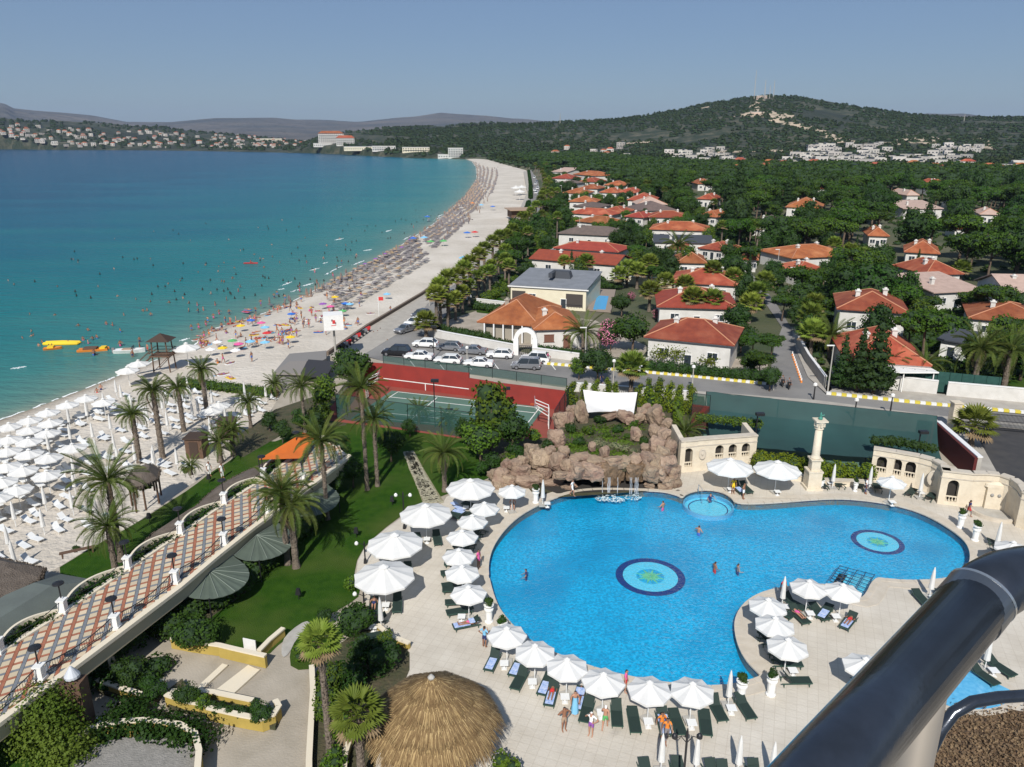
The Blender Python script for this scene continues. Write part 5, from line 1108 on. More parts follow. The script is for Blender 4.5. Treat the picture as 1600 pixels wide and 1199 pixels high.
wl_, wr_ = pxs(WL, WZ), pxs(WR, WZ); wpoly = [(p.x, p.y) for p in wl_] + [(p.x, p.y) for p in reversed(wr_)]
wk = thing('walkway', (0, 0, 0), 'raised walkway paved in cream, terracotta and blue grey lattice tiles', 'walkway')
mb = MB(); mb.prism(wpoly, WZ - .7, WZ - .03); mb.build('deck', m_capc, wk)
o0 = P(139, 921, WZ); dv = (P(114, 997, WZ) - o0).normalized(); q0 = P(0, 1073, WZ); du = (P(63, 1054, WZ) - q0).normalized()
CELL = .70; BW = .22; cl, bd = [], []
u1, v1 = Vector((du.x, du.y)), Vector((dv.x, dv.y)); det = u1.x * v1.y - u1.y * v1.x; org = Vector((o0.x, o0.y))
inW = lambda p: inpoly([p.x], [p.y], wpoly)[0]
rngc = range(-120, 175)
for i in rngc:
 for j in range(-144, 144):
  c = org + u1 * (i * CELL) + v1 * (j * CELL)
  if c.y < 15 or c.y > 110: continue
  if inW(c): cl.append((i, j, c))
cl.sort(key=lambda e: e[2].length); CX = CELL - BW; tri = 0; stuffC = MB()
for n_, (i, j, c) in enumerate(cl):
 h = CX / 2 + BW * 0; g = .02; cc = c + (u1 + v1) * (BW / 2)
 q = [cc - u1 * (h - g) - v1 * (h - g), cc + u1 * (h - g) - v1 * (h - g), cc + u1 * (h - g) + v1 * (h - g), cc - u1 * (h - g) + v1 * (h - g)]
 if n_ < 300: mb = MB(); mb.prism(q, WZ - .03, WZ + .012); mb.build('tile', m_tc, wk)
 else: stuffC.prism(q, WZ - .03, WZ + .012)
so = stuffC.build('tiles', m_tc, wk); so['kind'] = 'stuff'
B = {0: MB(), 1: MB()}; cnt = 0
for i, j, c in cl:
 for ax, (a, b, k) in enumerate(((u1, v1, j), (v1, u1, i))):
  cc = c + b * (-(CELL - BW) / 2) + a * (BW / 2 if ax == 0 else BW / 2)
  L = CX / 2 - .01; ww = BW / 2 - .012; z1 = WZ + .008
  B[k % 2].prism([cc - a * L - b * ww, cc + a * L - b * ww, cc + a * L + b * ww, cc - a * L + b * ww], WZ - .03, z1)
 cc = c - (u1 + v1) * ((CELL - BW) / 2); ww = BW / 2 - .012
 B[(i) % 2].prism([cc - u1 * ww - v1 * ww, cc + u1 * ww - v1 * ww, cc + u1 * ww + v1 * ww, cc - u1 * ww + v1 * ww], WZ - .03, WZ + .010)
s1 = B[0].build('terracotta_tiles', m_tr, wk); s1['kind'] = 'stuff'; s2 = B[1].build('grey_tiles', m_tb, wk); s2['kind'] = 'stuff'
# edge beam along the garden side, curb on the sea side
def strip_prism(pts, off0, off1, z0, z1):
 mb = MB(); n = len(pts); A_ = []; B_ = []
 for i, p in enumerate(pts):
  d = (pts[min(i + 1, n - 1)] - pts[max(i - 1, 0)]); d.z = 0; d.normalize(); s = Vector((d.y, -d.x, 0)); A_.append(p + s * off0); B_.append(p + s * off1)
 for i in range(n - 1): mb.prism([A_[i], A_[i + 1], B_[i + 1], B_[i]], z0, z1)
 return mb
strip_prism(wr_, -.05, .38, WZ - .1, WZ + .14).build('beam_cap', m_capc, wk); strip_prism(wr_, -.3, .22, WZ - 1.05, WZ - .1).build('beam', mat('beam_face', (.44, .37, .24), .9), wk)
strip_prism(wl_, -.30, .08, WZ - .8, WZ + .12).build('beam_cap', m_capc, wk)
for px, py in ((60,1080),(170,1000),(262,930),(345,862),(420,802),(495,750)):
 p = P(px, py, WZ); mb = MB(); mb.box((p.x - 1.2, p.y + 1.2, (WZ - .7) / 2), (.8, .8, WZ - .7)); mb.build('column', m_capc, wk)
 mb = MB(); mb.box((p.x - 4.5, p.y + 4.0, (WZ - .7) / 2), (.8, .8, WZ - .7)); mb.build('column', m_capc, wk)
sb = MB(); sb.prism([(p.x - .6, p.y + .6) for p in wr_[1:]] + [(p.x + 1.0, p.y - .8) for p in reversed(wl_[1:])], .0, WZ - .75)
def lamp_on_pillar(px, py, label, grp, z=WZ):
 p = P(px, py, z); t = thing('walkway_lamp', p, label, 'lamp post', grp); mb = MB(); mb.box((0, 0, .45), (.42, .42, .9)); mb.box((0, 0, .10), (.54, .54, .2)); mb.box((0, 0, .95), (.54, .54, .10)); mb.build('pillar', m_white, t)
 mb = MB(); mb.tube([(0, 0, 1.1), (0, 0, 2.1)], .045, 6); mb.build('pole', m_iron, t); mb = MB(); mb.lathe([(.08, 2.0), (.36, 2.14), (.34, 2.22), (.12, 2.3)], 12); mb.build('lamp_shade', m_iron, t); return p
RL = [(65,1062),(182,982),(275,911),(351,851),(417,802),(474,756),(525,722)]; LL = [(0,1020),(100,957),(201,889),(283,834),(351,787),(412,748),(465,708)]
rp = [lamp_on_pillar(x, y, f'lamp on white pillar at the garden side of the walkway, {ORD[i]} from the near end', 'lamps along the garden side of the walkway') for i, (x, y) in enumerate(RL)]
lp_ = [lamp_on_pillar(x, y, f'lamp on white pillar at the sea side of the walkway, {ORD[i]} from the near end', 'lamps along the sea side of the walkway') for i, (x, y) in enumerate(LL)]
rp = [P(-70, 1166, WZ)] + rp
rl = thing('iron_railing', (0, 0, 0), 'low black iron railing between the pillars on the garden side', 'railing')
for a, b in zip(rp, rp[1:]):
 n = 12; pts = [a.lerp(b, i / n) + Vector((0, 0, .95 - .38 * sin(pi * i / n))) for i in range(n + 1)]; mb = MB(); mb.tube(pts, .035, 5); mb.tube([p - Vector((0, 0, p.z - WZ - .22)) for p in pts], .025, 4); mb.build('handrail', m_iron, rl)
 mb = MB(); n2 = max(4, int((b - a).length / .16))
 for i in range(1, n2): u = i / n2; p = a.lerp(b, u); mb.tube([p + Vector((0, 0, .1)), p + Vector((0, 0, .95 - .38 * sin(pi * u)))], .014, 3, False)
 ob = mb.build('balusters', m_iron, rl); ob['kind'] = 'stuff'
lp2 = [P(-120, 1102, WZ)] + lp_
for k, (a, b) in enumerate(zip(lp2, lp2[1:])):
 d = (b - a).normalized(); s = Vector((-d.y, d.x, 0)); n = 16; pts = [a.lerp(b, i / n) + s * (1.1 * sin(pi * i / n) ** .8) + Vector((0, 0, .38 - .1 * abs(cos(pi * i / n)) ** 3)) for i in range(n + 1)]
 t = thing('curved_balcony_wall', (0, 0, 0), f'curved bulging parapet with planting strip on the sea side, {ORD[k]} from the near end', 'parapet', 'curved parapets of the walkway'); mb = MB()
 for i in range(n): p, q = pts[i], pts[i + 1]; mb.add([(p.x, p.y, WZ - .5), (q.x, q.y, WZ - .5), tuple(q), tuple(p), (p.x + s.x * .18, p.y + s.y * .18, WZ - .5), (q.x + s.x * .18, q.y + s.y * .18, WZ - .5), tuple(q + s * .18), tuple(p + s * .18)], [(0, 1, 2, 3), (5, 4, 7, 6), (3, 2, 6, 7), (0, 3, 7, 4), (1, 5, 6, 2)])
 mb.build('wall', m_capc, t); mb = MB(); mb.prism([(p.x, p.y) for p in pts], WZ - .55, WZ - .06); mb.build('trough', m_soil, t)
 v, f = leafcloud([(p.x - s.x * .5, p.y - s.y * .5, WZ + .12, .6, .6, .28) for p in pts[3:-3]], 420, .2, rg, shell=(.3, 1.1)); ob = link('foliage', npmesh('foliage', v, f, [m_oak]), t); ob['kind'] = 'stuff'
 mb = MB(); mb.tube([a + Vector((0, 0, .9))] + [a.lerp(b, i / 8) + Vector((0, 0, .9 - .4 * sin(pi * i / 8))) for i in range(1, 8)] + [b + Vector((0, 0, .9))], .03, 4); mb.build('handrail', m_iron, t)
for k, (a, b, bulge) in enumerate([((284,926),(364,868),2.9),((366,868),(434,816),2.8),((455,800),(512,757),2.4)]):
 A, B_ = P(*a, 2.35), P(*b, 2.35); c = (A + B_) / 2; d = (B_ - A); rr = d.length / 2; d.normalize(); s = Vector((d.y, -d.x, 0)); n = 14; t = thing('half_round_awning', (0, 0, 0), f'half round grey green ribbed awning under the walkway, {ORD[k]} from the near end', 'awning', 'half round awnings below the walkway')
 edge = [c - d * rr * cos(pi * i / n) + s * bulge * sin(pi * i / n) * 1.0 + Vector((0, 0, -.55 * sin(pi * i / n) ** .5)) for i in range(n + 1)]; top = c + Vector((0, 0, .25))
 for i in range(n):
  mb = MB(); p, q = edge[i], edge[i + 1]; e = Vector((0, 0, .05)); m_ = (p + q) / 2 - Vector((0, 0, .04)); mb.add([tuple(top), tuple(p), tuple(m_), tuple(q), tuple(top - e), tuple(p - e), tuple(m_ - e), tuple(q - e)], [(0, 1, 2), (0, 2, 3), (6, 5, 4), (7, 6, 4), (1, 5, 6, 2), (2, 6, 7, 3)]); mb.build('gore', m_aw, t)
 mb = MB(); [mb.tube([top + Vector((0, 0, .03)), edge[i] + Vector((0, 0, .02))], .03, 4) for i in range(0, n + 1, 2)]; mb.build('rib', mat('rib_grey', (.16, .19, .16), .8), t); mb = MB(); [mb.tube([edge[i], (edge[i].x, edge[i].y, 0)], .05, 5) for i in (3, n - 3)]; mb.build('post', m_iron, t)
def slab_roof(name, loop, z0, z1, m, label, cat, posts=True, edge=.25):
 t = thing(name, (0, 0, 0), label, cat); W_ = [P(x, y, z0) for x, y in loop]; c = sum(W_, Vector()) / len(W_); n = len(W_)
 inner = [w.lerp(c, .55) + Vector((0, 0, z1 - z0)) for w in W_]; mb = MB(); vs = [tuple(w) for w in W_] + [tuple(w) for w in inner] + [tuple(w - Vector((0, 0, edge))) for w in W_]
 fs = [(i, (i + 1) % n, n + (i + 1) % n, n + i) for i in range(n)] + [tuple(range(n, 2 * n))] + [(2 * n + i, 2 * n + (i + 1) % n, (i + 1) % n, i) for i in range(n)] + [tuple(reversed(range(2 * n, 3 * n)))]
 mb.add(vs, fs); mb.build('roof', m, t)
 if posts:
  for i in range(0, n, max(1, n // 6)): w = W_[i].lerp(c, .15); mb = MB(); mb.tube([(w.x, w.y, -.2), (w.x, w.y, z0)], .09, 6); mb.build('post', m_wood, t)
 return t, W_
def thatch_edge(t, W_, m, z0, n=900, L=.55, drop=.4):
 v = []; 
 for k in range(n):
  i = random.randrange(len(W_)); a, b = W_[i], W_[(i + 1) % len(W_)]; p = a.lerp(b, random.random()) + Vector((random.uniform(-.1, .1), random.uniform(-.1, .1), random.uniform(-.02, .12))); q = p + Vector((random.uniform(-.08, .08), random.uniform(-.08, .08), -random.uniform(.4, 1) * drop)); s = Vector((random.uniform(-1, 1), random.uniform(-1, 1), 0)).normalized() * .035; v += [tuple(p - s), tuple(p + s), tuple(q + s * .3), tuple(q - s * .3)]
 o = link('straw_fringe', npmesh('straw_fringe', v, np.arange(len(v)).reshape(-1, 4), [m]), t); o['kind'] = 'stuff'
t, W_ = slab_roof('thatched_arbour', [(232,862),(226,848),(238,834),(268,818),(292,806),(318,780),(338,762),(362,748),(385,736),(418,722),(440,722),(452,728),(425,748),(392,772),(352,796),(318,812),(285,836),(258,860)], 2.2, 2.75, m_othatch, 'long wavy brown thatched arbour roof between lawn and walkway', 'thatched roof'); thatch_edge(t, W_, m_othatch, 2.2, 2500)
t, W_ = slab_roof('thatched_roof', [(-160,850),(-60,862),(0,872),(70,888),(64,903),(0,948),(-140,1010)], 2.3, 3.2, m_othatch, 'dark brown thatched roof corner at the left photo edge', 'thatched roof'); thatch_edge(t, W_, m_othatch, 2.3, 1600)
t, W_ = slab_roof('canvas_roof', [(-120,1010),(0,938),(95,897),(152,907),(112,936),(0,1008),(-120,1085)], 2.4, 3.5, m_canvas, 'large grey green canvas roof beside the walkway at the left photo edge', 'canvas roof', edge=.08)
t, W_ = slab_roof('thatched_hut_roof', [(196,752),(206,738),(238,726),(250,734),(246,748),(222,760),(204,764)], 2.4, 3.2, m_othatch, 'small thatched beach bar roof next to the big date palm', 'thatched roof'); thatch_edge(t, W_, m_othatch, 2.4, 700)
t = thing('orange_sail', (0, 0, 0), 'bright orange canvas sail over the sea side of the walkway', 'sunshade'); q = [P(404,718, 4.3), P(470,716, 3.9), P(492,684, 4.0), P(474,676, 4.9)]; c = sum(q, Vector()) / 4 - Vector((0, 0, .25)); mb = MB(); vs = [tuple(v) for v in q] + [tuple(c)]; vs += [(x, y, z - .03) for x, y, z in vs]; mb.add(vs, [(0, 1, 4), (1, 2, 4), (2, 3, 4), (3, 0, 4), (6, 5, 9), (7, 6, 9), (8, 7, 9), (5, 8, 9), (0, 5, 6, 1), (1, 6, 7, 2), (2, 7, 8, 3), (3, 8, 5, 0)]); mb.build('cloth', m_orange, t); mb = MB(); [mb.tube([v, (v.x, v.y, 0)], .05, 5) for v in q]; mb.build('post', m_iron, t)
def pw(pts, h, lb, **k): return garden_wall(pts, h, lb, th=.22, m=m_ywall, cap=m_capc, name='planter_wall', group='yellow planter walls of the lower garden', **k)
pw([(270,1012),(300,1018),(345,1024)], .75, 'yellow planter wall edging the lawn above the stepped path, left half'); pw([(345,1026),(365,1031),(417,1043)], .85, 'yellow planter wall edging the lawn above the stepped path, right half with white board')
pw([(406,1030),(423,1012),(444,994)], .6, 'thin curved yellow wall right of the white notice board'); pw([(155,1078),(190,1090),(228,1102),(246,1092),(257,1078)], .7, 'curved planter wall round the dark bushes beside the walkway')
pw([(262,1103),(291,1113),(327,1120)], .8, 'yellow planter wall with ball shrubs, left half'); pw([(327,1124),(379,1136),(412,1142),(430,1135),(438,1122),(432,1112)], .8, 'yellow planter wall with ball shrubs, rounded right half'); pw([(268,1092),(330,1092),(397,1106)], .5, 'low rear wall behind the row of ball shrubs')
pw([(110,1192),(148,1163),(190,1153),(237,1150),(284,1157),(308,1170),(315,1199),(312,1240)], 1.1, 'curved white topped wall round the grey gravel terrace at the bottom left'); pw([(484,1240),(484,1199),(487,1140),(490,1090),(488,1050)], .45, 'pale curb wall left of the palm bed')
pw([(590,985),(612,1003),(640,1014)], .4, 'short pale curb behind the thatched parasol'); pw([(536,1240),(540,1190),(552,1150)], .5, 'short pale curb wall at the foot of the leafy palm')
struct(sheet('gravel_terrace', [wl([(110,1192),(148,1163),(190,1153),(237,1150),(284,1157),(308,1170),(315,1199),(312,1300),(60,1300)], .6)], .6, mat('grey_gravel', (.26, .245, .22), .95, (.20, .19, .17), 3, bump=.6, bsc=10, coords='World'), skirt=.55))
for q in ([(285,1060),(262,1078),(270,1090),(262,1103),(300,1112),(330,1120),(430,1135),(436,1120),(397,1106),(330,1092),(300,1090)], [(155,1078),(190,1090),(228,1102),(246,1092),(257,1078),(240,1040),(200,1030),(160,1055)]): struct(sheet('planting_bed', [wl(q, .3)], .3, m_soil, skirt=.3))
struct(sheet('stair_tread', [wl([(318,1094),(350,1100),(405,1048),(388,1040)])], .05, m_capc)); struct(sheet('curved_path', [smooth_loop(wl([(440,1003),(455,985),(478,970),(486,975),(462,1000),(452,1022),(440,1030)]), 1)], .03, m_conc))
for i, (x, y) in enumerate([(350,1072),(312,1078),(372,1082)]): pass
for k, (a, b) in enumerate([((311,1078),(352,1040)), ((360,1085),(402,1047))]):
 A, B_ = P(*a), P(*b); d = (B_ - A).normalized(); s = Vector((d.y, -d.x, 0)) * .22; mb = MB(); mb.prism([A + s, B_ + s, B_ - s, A - s], 0, .1); tag(mb.build('step', m_capc), ['cream step edge across the lower path, left one', 'cream step edge across the lower path, right one'][k], 'step', 'steps of the lower path')
t = thing('notice_board', P(392, 1022), 'small white notice board on the lawn beside the yellow wall', 'sign', rz=-.3); mb = MB(); mb.box((0, 0, .75), (.95, .06, .8)); mb.build('panel', m_white, t); mb = MB(); [mb.box((x, .03, .3), (.06, .06, .7)) for x in (-.4, .4)]; mb.build('post', m_iron, t)
t = thing('timber_pillar', P(130, 1138), 'tall brown timber pillar with a pale conical lamp beside the walkway', 'pillar'); mb = MB(); mb.box((0, 0, 1.7), (1.15, .9, 3.4)); mb.build('shaft', m_wood, t); mb = MB(); mb.lathe([(.06, 4.3), (.42, 3.75), (.42, 3.6), (.2, 3.55)], 14); mb.build('lamp_shade', mat('pale_lamp', (.5, .52, .55), .4), t); mb = MB(); mb.tube([(0, 0, 3.4), (0, 0, 3.6)], .06); mb.build('lamp_stem', m_iron, t); mb = MB(); mb.box((0, 0, -.05), (1.8, 1.5, .5)); mb.build('base', m_white, t)
tc = P(676, 1120, 2.7); t = thing('thatched_parasol', (tc.x, tc.y, 0), 'huge golden straw thatched parasol in four tiers on the pool deck', 'thatched parasol'); RT = 3.5; rt = random.Random(3); STR = []
def rad_at(a): 
 k = a / (2 * pi) * 9 % 1; return cos(pi / 9) / cos((k - .5) * 2 * pi / 9) * 1.03
tiers = [(0.0, .36, 5.25, 4.45), (.30, .60, 4.55, 3.85), (.55, .82, 3.92, 3.25), (.78, 1.0, 3.32, 2.55)]
for r0, r1, z0, z1 in tiers:
 mb = MB(); n = 54; vs = []; 
 for i in range(n):
  a = 2 * pi * i / n; q = rad_at(a); 
  for r, z in ((r0, z0), ((r0 + r1) / 2, (z0 + z1) / 2 + .14), (r1, z1), (r1 * .985, z1 - .22), (r1 * .9, z1 - .1)): j = 1 + .012 * mnoise.noise((i * .7, r * 9, 0)); vs.append((r * RT * q * j * cos(a), r * RT * q * j * sin(a), z + .03 * mnoise.noise((i * 1.3, r, 4))))
 fs = [(i * 5 + k, ((i + 1) % n) * 5 + k, ((i + 1) % n) * 5 + k + 1, i * 5 + k + 1) for i in range(n) for k in range(4)]; mb.add(vs, [f[::-1] for f in fs]); mb.build('thatch_tier', m_thatch, t, smooth=False)
 for k in range(int(9000 * (r1 ** 2 - r0 ** 2 * .8))):
  a = rt.uniform(0, 2 * pi); u = rt.random() ** .6; q = rad_at(a); r = (r0 + (r1 - r0) * u) * RT * q; z = z0 + (z1 - z0) * u + .14 * sin(pi * u) + .03; L = rt.uniform(.35, .7); dr = Vector((cos(a + rt.uniform(-.12, .12)), sin(a + rt.uniform(-.12, .12)), 0)); sl = (z1 - z0) / ((r1 - r0) * RT)
  p = Vector((r * cos(a), r * sin(a), z)); e = p + dr * L * .85 + Vector((0, 0, sl * L * .85 - rt.uniform(-.03, .05) - (.12 if u > .85 else 0))); s = Vector((-sin(a), cos(a), 0)) * rt.uniform(.012, .03); STR += [tuple(p - s), tuple(p + s), tuple(e + s * .4), tuple(e - s * .4)]
me = npmesh('straw', STR, np.arange(len(STR)).reshape(-1, 4), [m_thatch, mat('pale_straw', (.42, .30, .14), .9, (.34, .23, .10), 2), mat('dark_straw', (.17, .105, .045), .95)], mi=RNG.choice([0, 0, 1, 2], len(STR) // 4)); o = link('straw', me, t); o['kind'] = 'stuff'
mb = MB(); mb.tube([(0, 0, 0), (0, 0, 5.2)], .16, 8); mb.build('pole', m_wood, t); mb = MB(); mb.lathe([(.16, 5.15), (.2, 5.3), (.07, 5.45)], 8); mb.build('finial', m_conc, t)
for k in range(6): a = k * pi / 3; mb = MB(); mb.tube([(0, 0, 2.0), (3.4 * cos(a), 3.4 * sin(a), 2.7)], .05, 5); mb.build('brace', m_wood, t)
def arch_pts(x0, z0, w_, h_, n=8):
 r = w_ / 2; return [(x0 - r, z0), (x0 + r, z0)] + [(x0 + r * cos(pi * i / n), z0 + h_ - r + r * sin(pi * i / n)) for i in range(n + 1)]
def wall_panel(t, a, b, h, th, ops=(), m=None, back=True, bal=True):
 d = b - a; W = d.length; d.normalize(); s = Vector((-d.y, d.x, 0))
 if s.dot(Vector((a.x, a.y, 0))) < 0: s = -s
 loops = [[(0, 0), (W, 0), (W, h), (0, h)]] + [arch_pts(u * W, z0, w_, h_) for u, z0, w_, h_ in ops]
 v, f = fill(loops); N_ = len(v); T = lambda p, k: tuple(a + d * p[0] + s * k + Vector((0, 0, p[1])))
 mb = MB(); mb.add([T(p, 0) for p in v] + [T(p, th) for p in v], [tuple(x) for x in f] + [tuple(N_ + y for y in reversed(x)) for x in f])
 for lp in loops: n = len(lp); mb.add([T(p, 0) for p in lp] + [T(p, th) for p in lp], [(i, (i + 1) % n, n + (i + 1) % n, n + i) for i in range(n)])
 mb.build('wall', m or m_stone, t)
 mb = MB(); e = .10; q = [a - s * e - d * .02, b - s * e + d * .02, b + s * (th + e) + d * .02, a + s * (th + e) - d * .02]; mb.prism(q, h + .002, h + .16); q = [a - s * .06, b - s * .06, b - s * .001, a - s * .001]; mb.prism(q, h - .62, h - .52); mb.build('cornice', m_coping, t)
 for u, z0, w_, h_ in ops:
  if back: mb = MB(); c = a + d * (u * W) + s * (th + .04); mb.add([tuple(c + d * x + Vector((0, 0, z))) for x, z in ((-w_, z0 - .1), (w_, z0 - .1), (w_, z0 + h_ + .3), (-w_, z0 + h_ + .3))], [(0, 1, 2, 3)]); mb.build('shade_panel', m_dark, t)  # flat dark panel stands in for the shade behind each arch
  if bal:
   mb = MB(); c = a + d * (u * W) + s * .12
   for k in range(4): p = c + d * (w_ * (k / 3.6 - .42)); mb.lathe([(.05, 0), (.07, .12), (.035, .3), (.05, .45)], 6, (p.x, p.y, z0))
   q = [c - d * w_ / 2 - s * .06, c + d * w_ / 2 - s * .06, c + d * w_ / 2 + s * .06, c - d * w_ / 2 + s * .06]; mb.prism(q, z0 + .45, z0 + .55); mb.build('balustrade', m_stone, t)
t = thing('arcade_wall', (0, 0, 0), 'cream stone wall with small arches behind the two big parasols, left arcade', 'wall', 'arcaded garden walls')
f1 = pxs([(1061,739),(1086,737),(1179,729)], 0); wall_panel(t, f1[0], f1[1], 3.4, .6, [(.5, .55, .95, 2.1)]); wall_panel(t, f1[1] + Vector((.01, .1, 0)), f1[2], 3.4, .6, [(.38, 1.2, .9, 1.5), (.60, 1.2, .9, 1.5), (.82, 1.2, .9, 1.5)])
q = f1[0]; mb = MB(); mb.prism([q, q + Vector((.5, 0, 0)), q + Vector((.5, 5, 0)), q + Vector((0, 5, 0))], 0, 3.39); mb.build('side_wall', m_stone, t); q = f1[2]; mb = MB(); mb.prism([q - Vector((.5, 0, 0)), q, q + Vector((0, 4, 0)), q + Vector((-.5, 4, 0))], 0, 3.39); mb.build('side_wall', m_stone, t)
def medallion(t, p, s, z, r=.3):
 mb = MB(); T = Matrix.Translation(p + Vector((0, 0, z))) @ s.to_track_quat('Z', 'Y').to_matrix().to_4x4(); mb.lathe([(r * 1.25, 0), (r * 1.25, .08), (r * 1.0, .10), (r * .95, .03), (r * .4, .03), (r * .3, .12), (.02, .15)], 16, T=T, sy=1.6); mb.build('medallion', m_coping, t)
medallion(t, f1[1].lerp(f1[2], .1), Vector((0, -1, 0)), 1.9)
t = thing('arcade_wall', (0, 0, 0), 'cream stone curved wall with arches and wall fountain on the right, right arcade', 'wall', 'arcaded garden walls')
seg = pxs([(1358,750),(1392,756),(1428,763),(1448,769),(1461,777),(1464,787),(1512,793),(1534,793),(1552,795),(1568,801),(1580,811),(1586,823),(1660,850)], 0)
ops = {0: [(.45, 1.0, .9, 1.7)], 1: [(.12, 1.0, .9, 1.7), (.72, 1.0, .9, 1.7)], 5: [(.42, .35, .95, 2.2)]}
for i in range(len(seg) - 1): wall_panel(t, seg[i], seg[i + 1], 3.3, .55, ops.get(i, ()))
medallion(t, seg[3].lerp(seg[4], .4), Vector((-.4, -1, 0)).normalized(), 1.7, .4)
c = P(1553, 800); fo = thing('wall_fountain', (c.x, c.y, 0), 'carved wall fountain with lion mask and shallow half round basin', 'fountain', rz=-.25); mb = MB(); mb.box((0, .6, 1.1), (1.5, .5, 2.2)); mb.lathe([(.95, 2.2), (.9, 2.5), (.3, 2.75)], 12, (0, .6, 0), sy=.3); mb.build('body', m_stone, fo); mb = MB()
for x in (-.3, .3): mb.lathe([(.16, 0), (.14, .08), (.05, .12)], 8, T=Matrix.Translation((x, .33, 1.5)) @ Matrix.Rotation(R(90), 4, 'X'))
mb.build('mask', mat('grey_stone', (.28, .27, .25), .8), fo); mb = MB(); ring(mb, (0, 0), 2.0, 2.25, 0, .32, 32); mb.build('basin', m_coping, fo); mb = MB(); mb.lathe([(2.02, .1), (.01, .1)], 32, cap=False); mb.build('basin_floor', m_conc, fo); mb = MB(); mb.box((-2.0, .9, .6), (.8, .8, 1.2)); mb.build('side_block', m_stone, fo)
p = P(1268, 762); t = thing('stone_column', p, 'tall cream Corinthian column on a square pedestal before the covered court', 'column'); HT = hgt(1268, 762, 655)
mb = MB(); mb.box((0, 0, .9), (1.3, 1.3, 1.8)); mb.box((0, 0, .12), (1.6, 1.6, .24)); mb.box((0, 0, 1.88), (1.42, 1.42, .14)); mb.box((0, 0, 2.5), (.86, .86, 1.1)); mb.box((0, 0, 3.1), (1.12, 1.12, .14)); mb.build('pedestal', m_stone, t)
mb = MB(); mb.lathe([(.50, 3.15), (.50, 3.3), (.38, 3.4), (.38, 3.6), (.33, HT - 1.0)], 20); mb.build('shaft', m_stone, t, smooth=True); mb = MB(); mb.lathe([(.37, HT - 1.0), (.44, HT - .95), (.38, HT - .88), (.42, HT - .6), (.58, HT - .2)], 12); mb.box((0, 0, HT - .12), (1.15, 1.15, .14))
for k in range(8): a = k * pi / 4; mb.box((.46 * cos(a), .46 * sin(a), HT - .5), (.16, .16, .4), a)
mb.build('capital', m_stone, t); mb = MB(); mb.lathe([(.18, HT - .05), (.22, HT + .1), (.08, HT + .25), (.1, HT + .5), (.02, HT + .7)], 8); mb.tube([(0, 0, HT + .3), (.35, 0, HT + .42)], .05); mb.build('ornament', mat('verdigris', (.05, .22, .17), .7), t)
hedge('hedge', wl([(1186,734),(1225,738),(1258,744)]), 1.5, 2.0, m_yel2, 'golden green clipped hedge left of the tall column', z=0, n=300); hedge('hedge', wl([(1282,748),(1320,751),(1352,752)]), 1.5, 2.0, m_yel2, 'golden green clipped hedge right of the tall column', n=300)
garden_wall([(1186,743),(1260,752)], .5, 'low cream planter curb left of the tall column', th=.5, m=m_stone, cap=m_coping); garden_wall([(1284,757),(1356,760)], .5, 'low cream planter curb right of the tall column', th=.5, m=m_stone, cap=m_coping)
m_cred = mat('court_red', (.26, .06, .04), .9, (.22, .05, .035), .5); m_cgrn = mat('court_green', (.09, .17, .13), .9, (.075, .145, .115), .6); m_rwall = mat('red_wall', (.27, .028, .02), .85, (.22, .024, .018), .6); m_fnet = mat('fence_net', (.02, .075, .06), .9, trans=.35)
struct(sheet('tennis_court_surround', [wl([(552,596),(600,600),(735,620),(890,644),(868,684),(748,690),(640,674),(500,656)])], .03, m_cred)); struct(sheet('tennis_court', [wl([(612,611),(852,637),(822,676),(548,655)])], .045, m_cgrn))
def line(name, a, b, w_=.12, z=.05, m=None): 
 A, B_ = P(*a), P(*b); d = (B_ - A).normalized(); s = Vector((d.y, -d.x, 0)) * w_ / 2; mb = MB(); mb.prism([A + s, B_ + s, B_ - s, A - s], z - .01, z + .006); return mb
cl_ = thing('court_lines', (0, 0, 0), 'white boundary and service lines painted on the green tennis court', 'court lines')
for a, b in [((622,613),(843,638)),((560,652),(815,674)),((622,613),(560,652)),((843,638),(815,674)),((610,621),(837,646)),((574,643),(822,668)),((683,622),(637,661)),((650,640),(790,655)),((790,634),(758,670))]: line('line', a, b).build('line', m_white, cl_)
rw = thing('practice_wall', (0, 0, 0), 'long red practice wall with white stripe at the far side of the tennis court', 'wall')
RWp = pxs([(566,600),(600,603),(733,620),(770,626),(885,643)], 0)
HW = [hgt(566,600,566), hgt(733,620,586), hgt(885,643,612)]
def vwall(a, b, h0, h1, th, m, name, t, z0=0):
 d = (b - a).normalized(); s = Vector((-d.y, d.x, 0)) * th; mb = MB(); vs = [(a.x, a.y, z0), (b.x, b.y, z0), (b.x, b.y, h1), (a.x, a.y, h0)]; vs += [(x + s.x, y + s.y, z) for x, y, z in vs]; mb.add(vs, [(0, 1, 2, 3), (7, 6, 5, 4), (3, 2, 6, 7), (0, 3, 7, 4), (1, 5, 6, 2)]); return mb.build(name, m, t)
vwall(RWp[0], RWp[1], HW[0], HW[0], .3, m_rwall, 'panel', rw); vwall(RWp[1], RWp[2], HW[0], HW[1] + .2, .3, m_rwall, 'panel', rw); vwall(RWp[2], RWp[3], HW[1] - .5, HW[1] - .5, .3, m_rwall, 'panel', rw); vwall(RWp[3], RWp[4], HW[1] - .55, HW[2], .3, m_rwall, 'panel', rw)
a, b = RWp[1], RWp[2]; d = (b - a).normalized(); s = Vector((d.y, -d.x, 0)); 
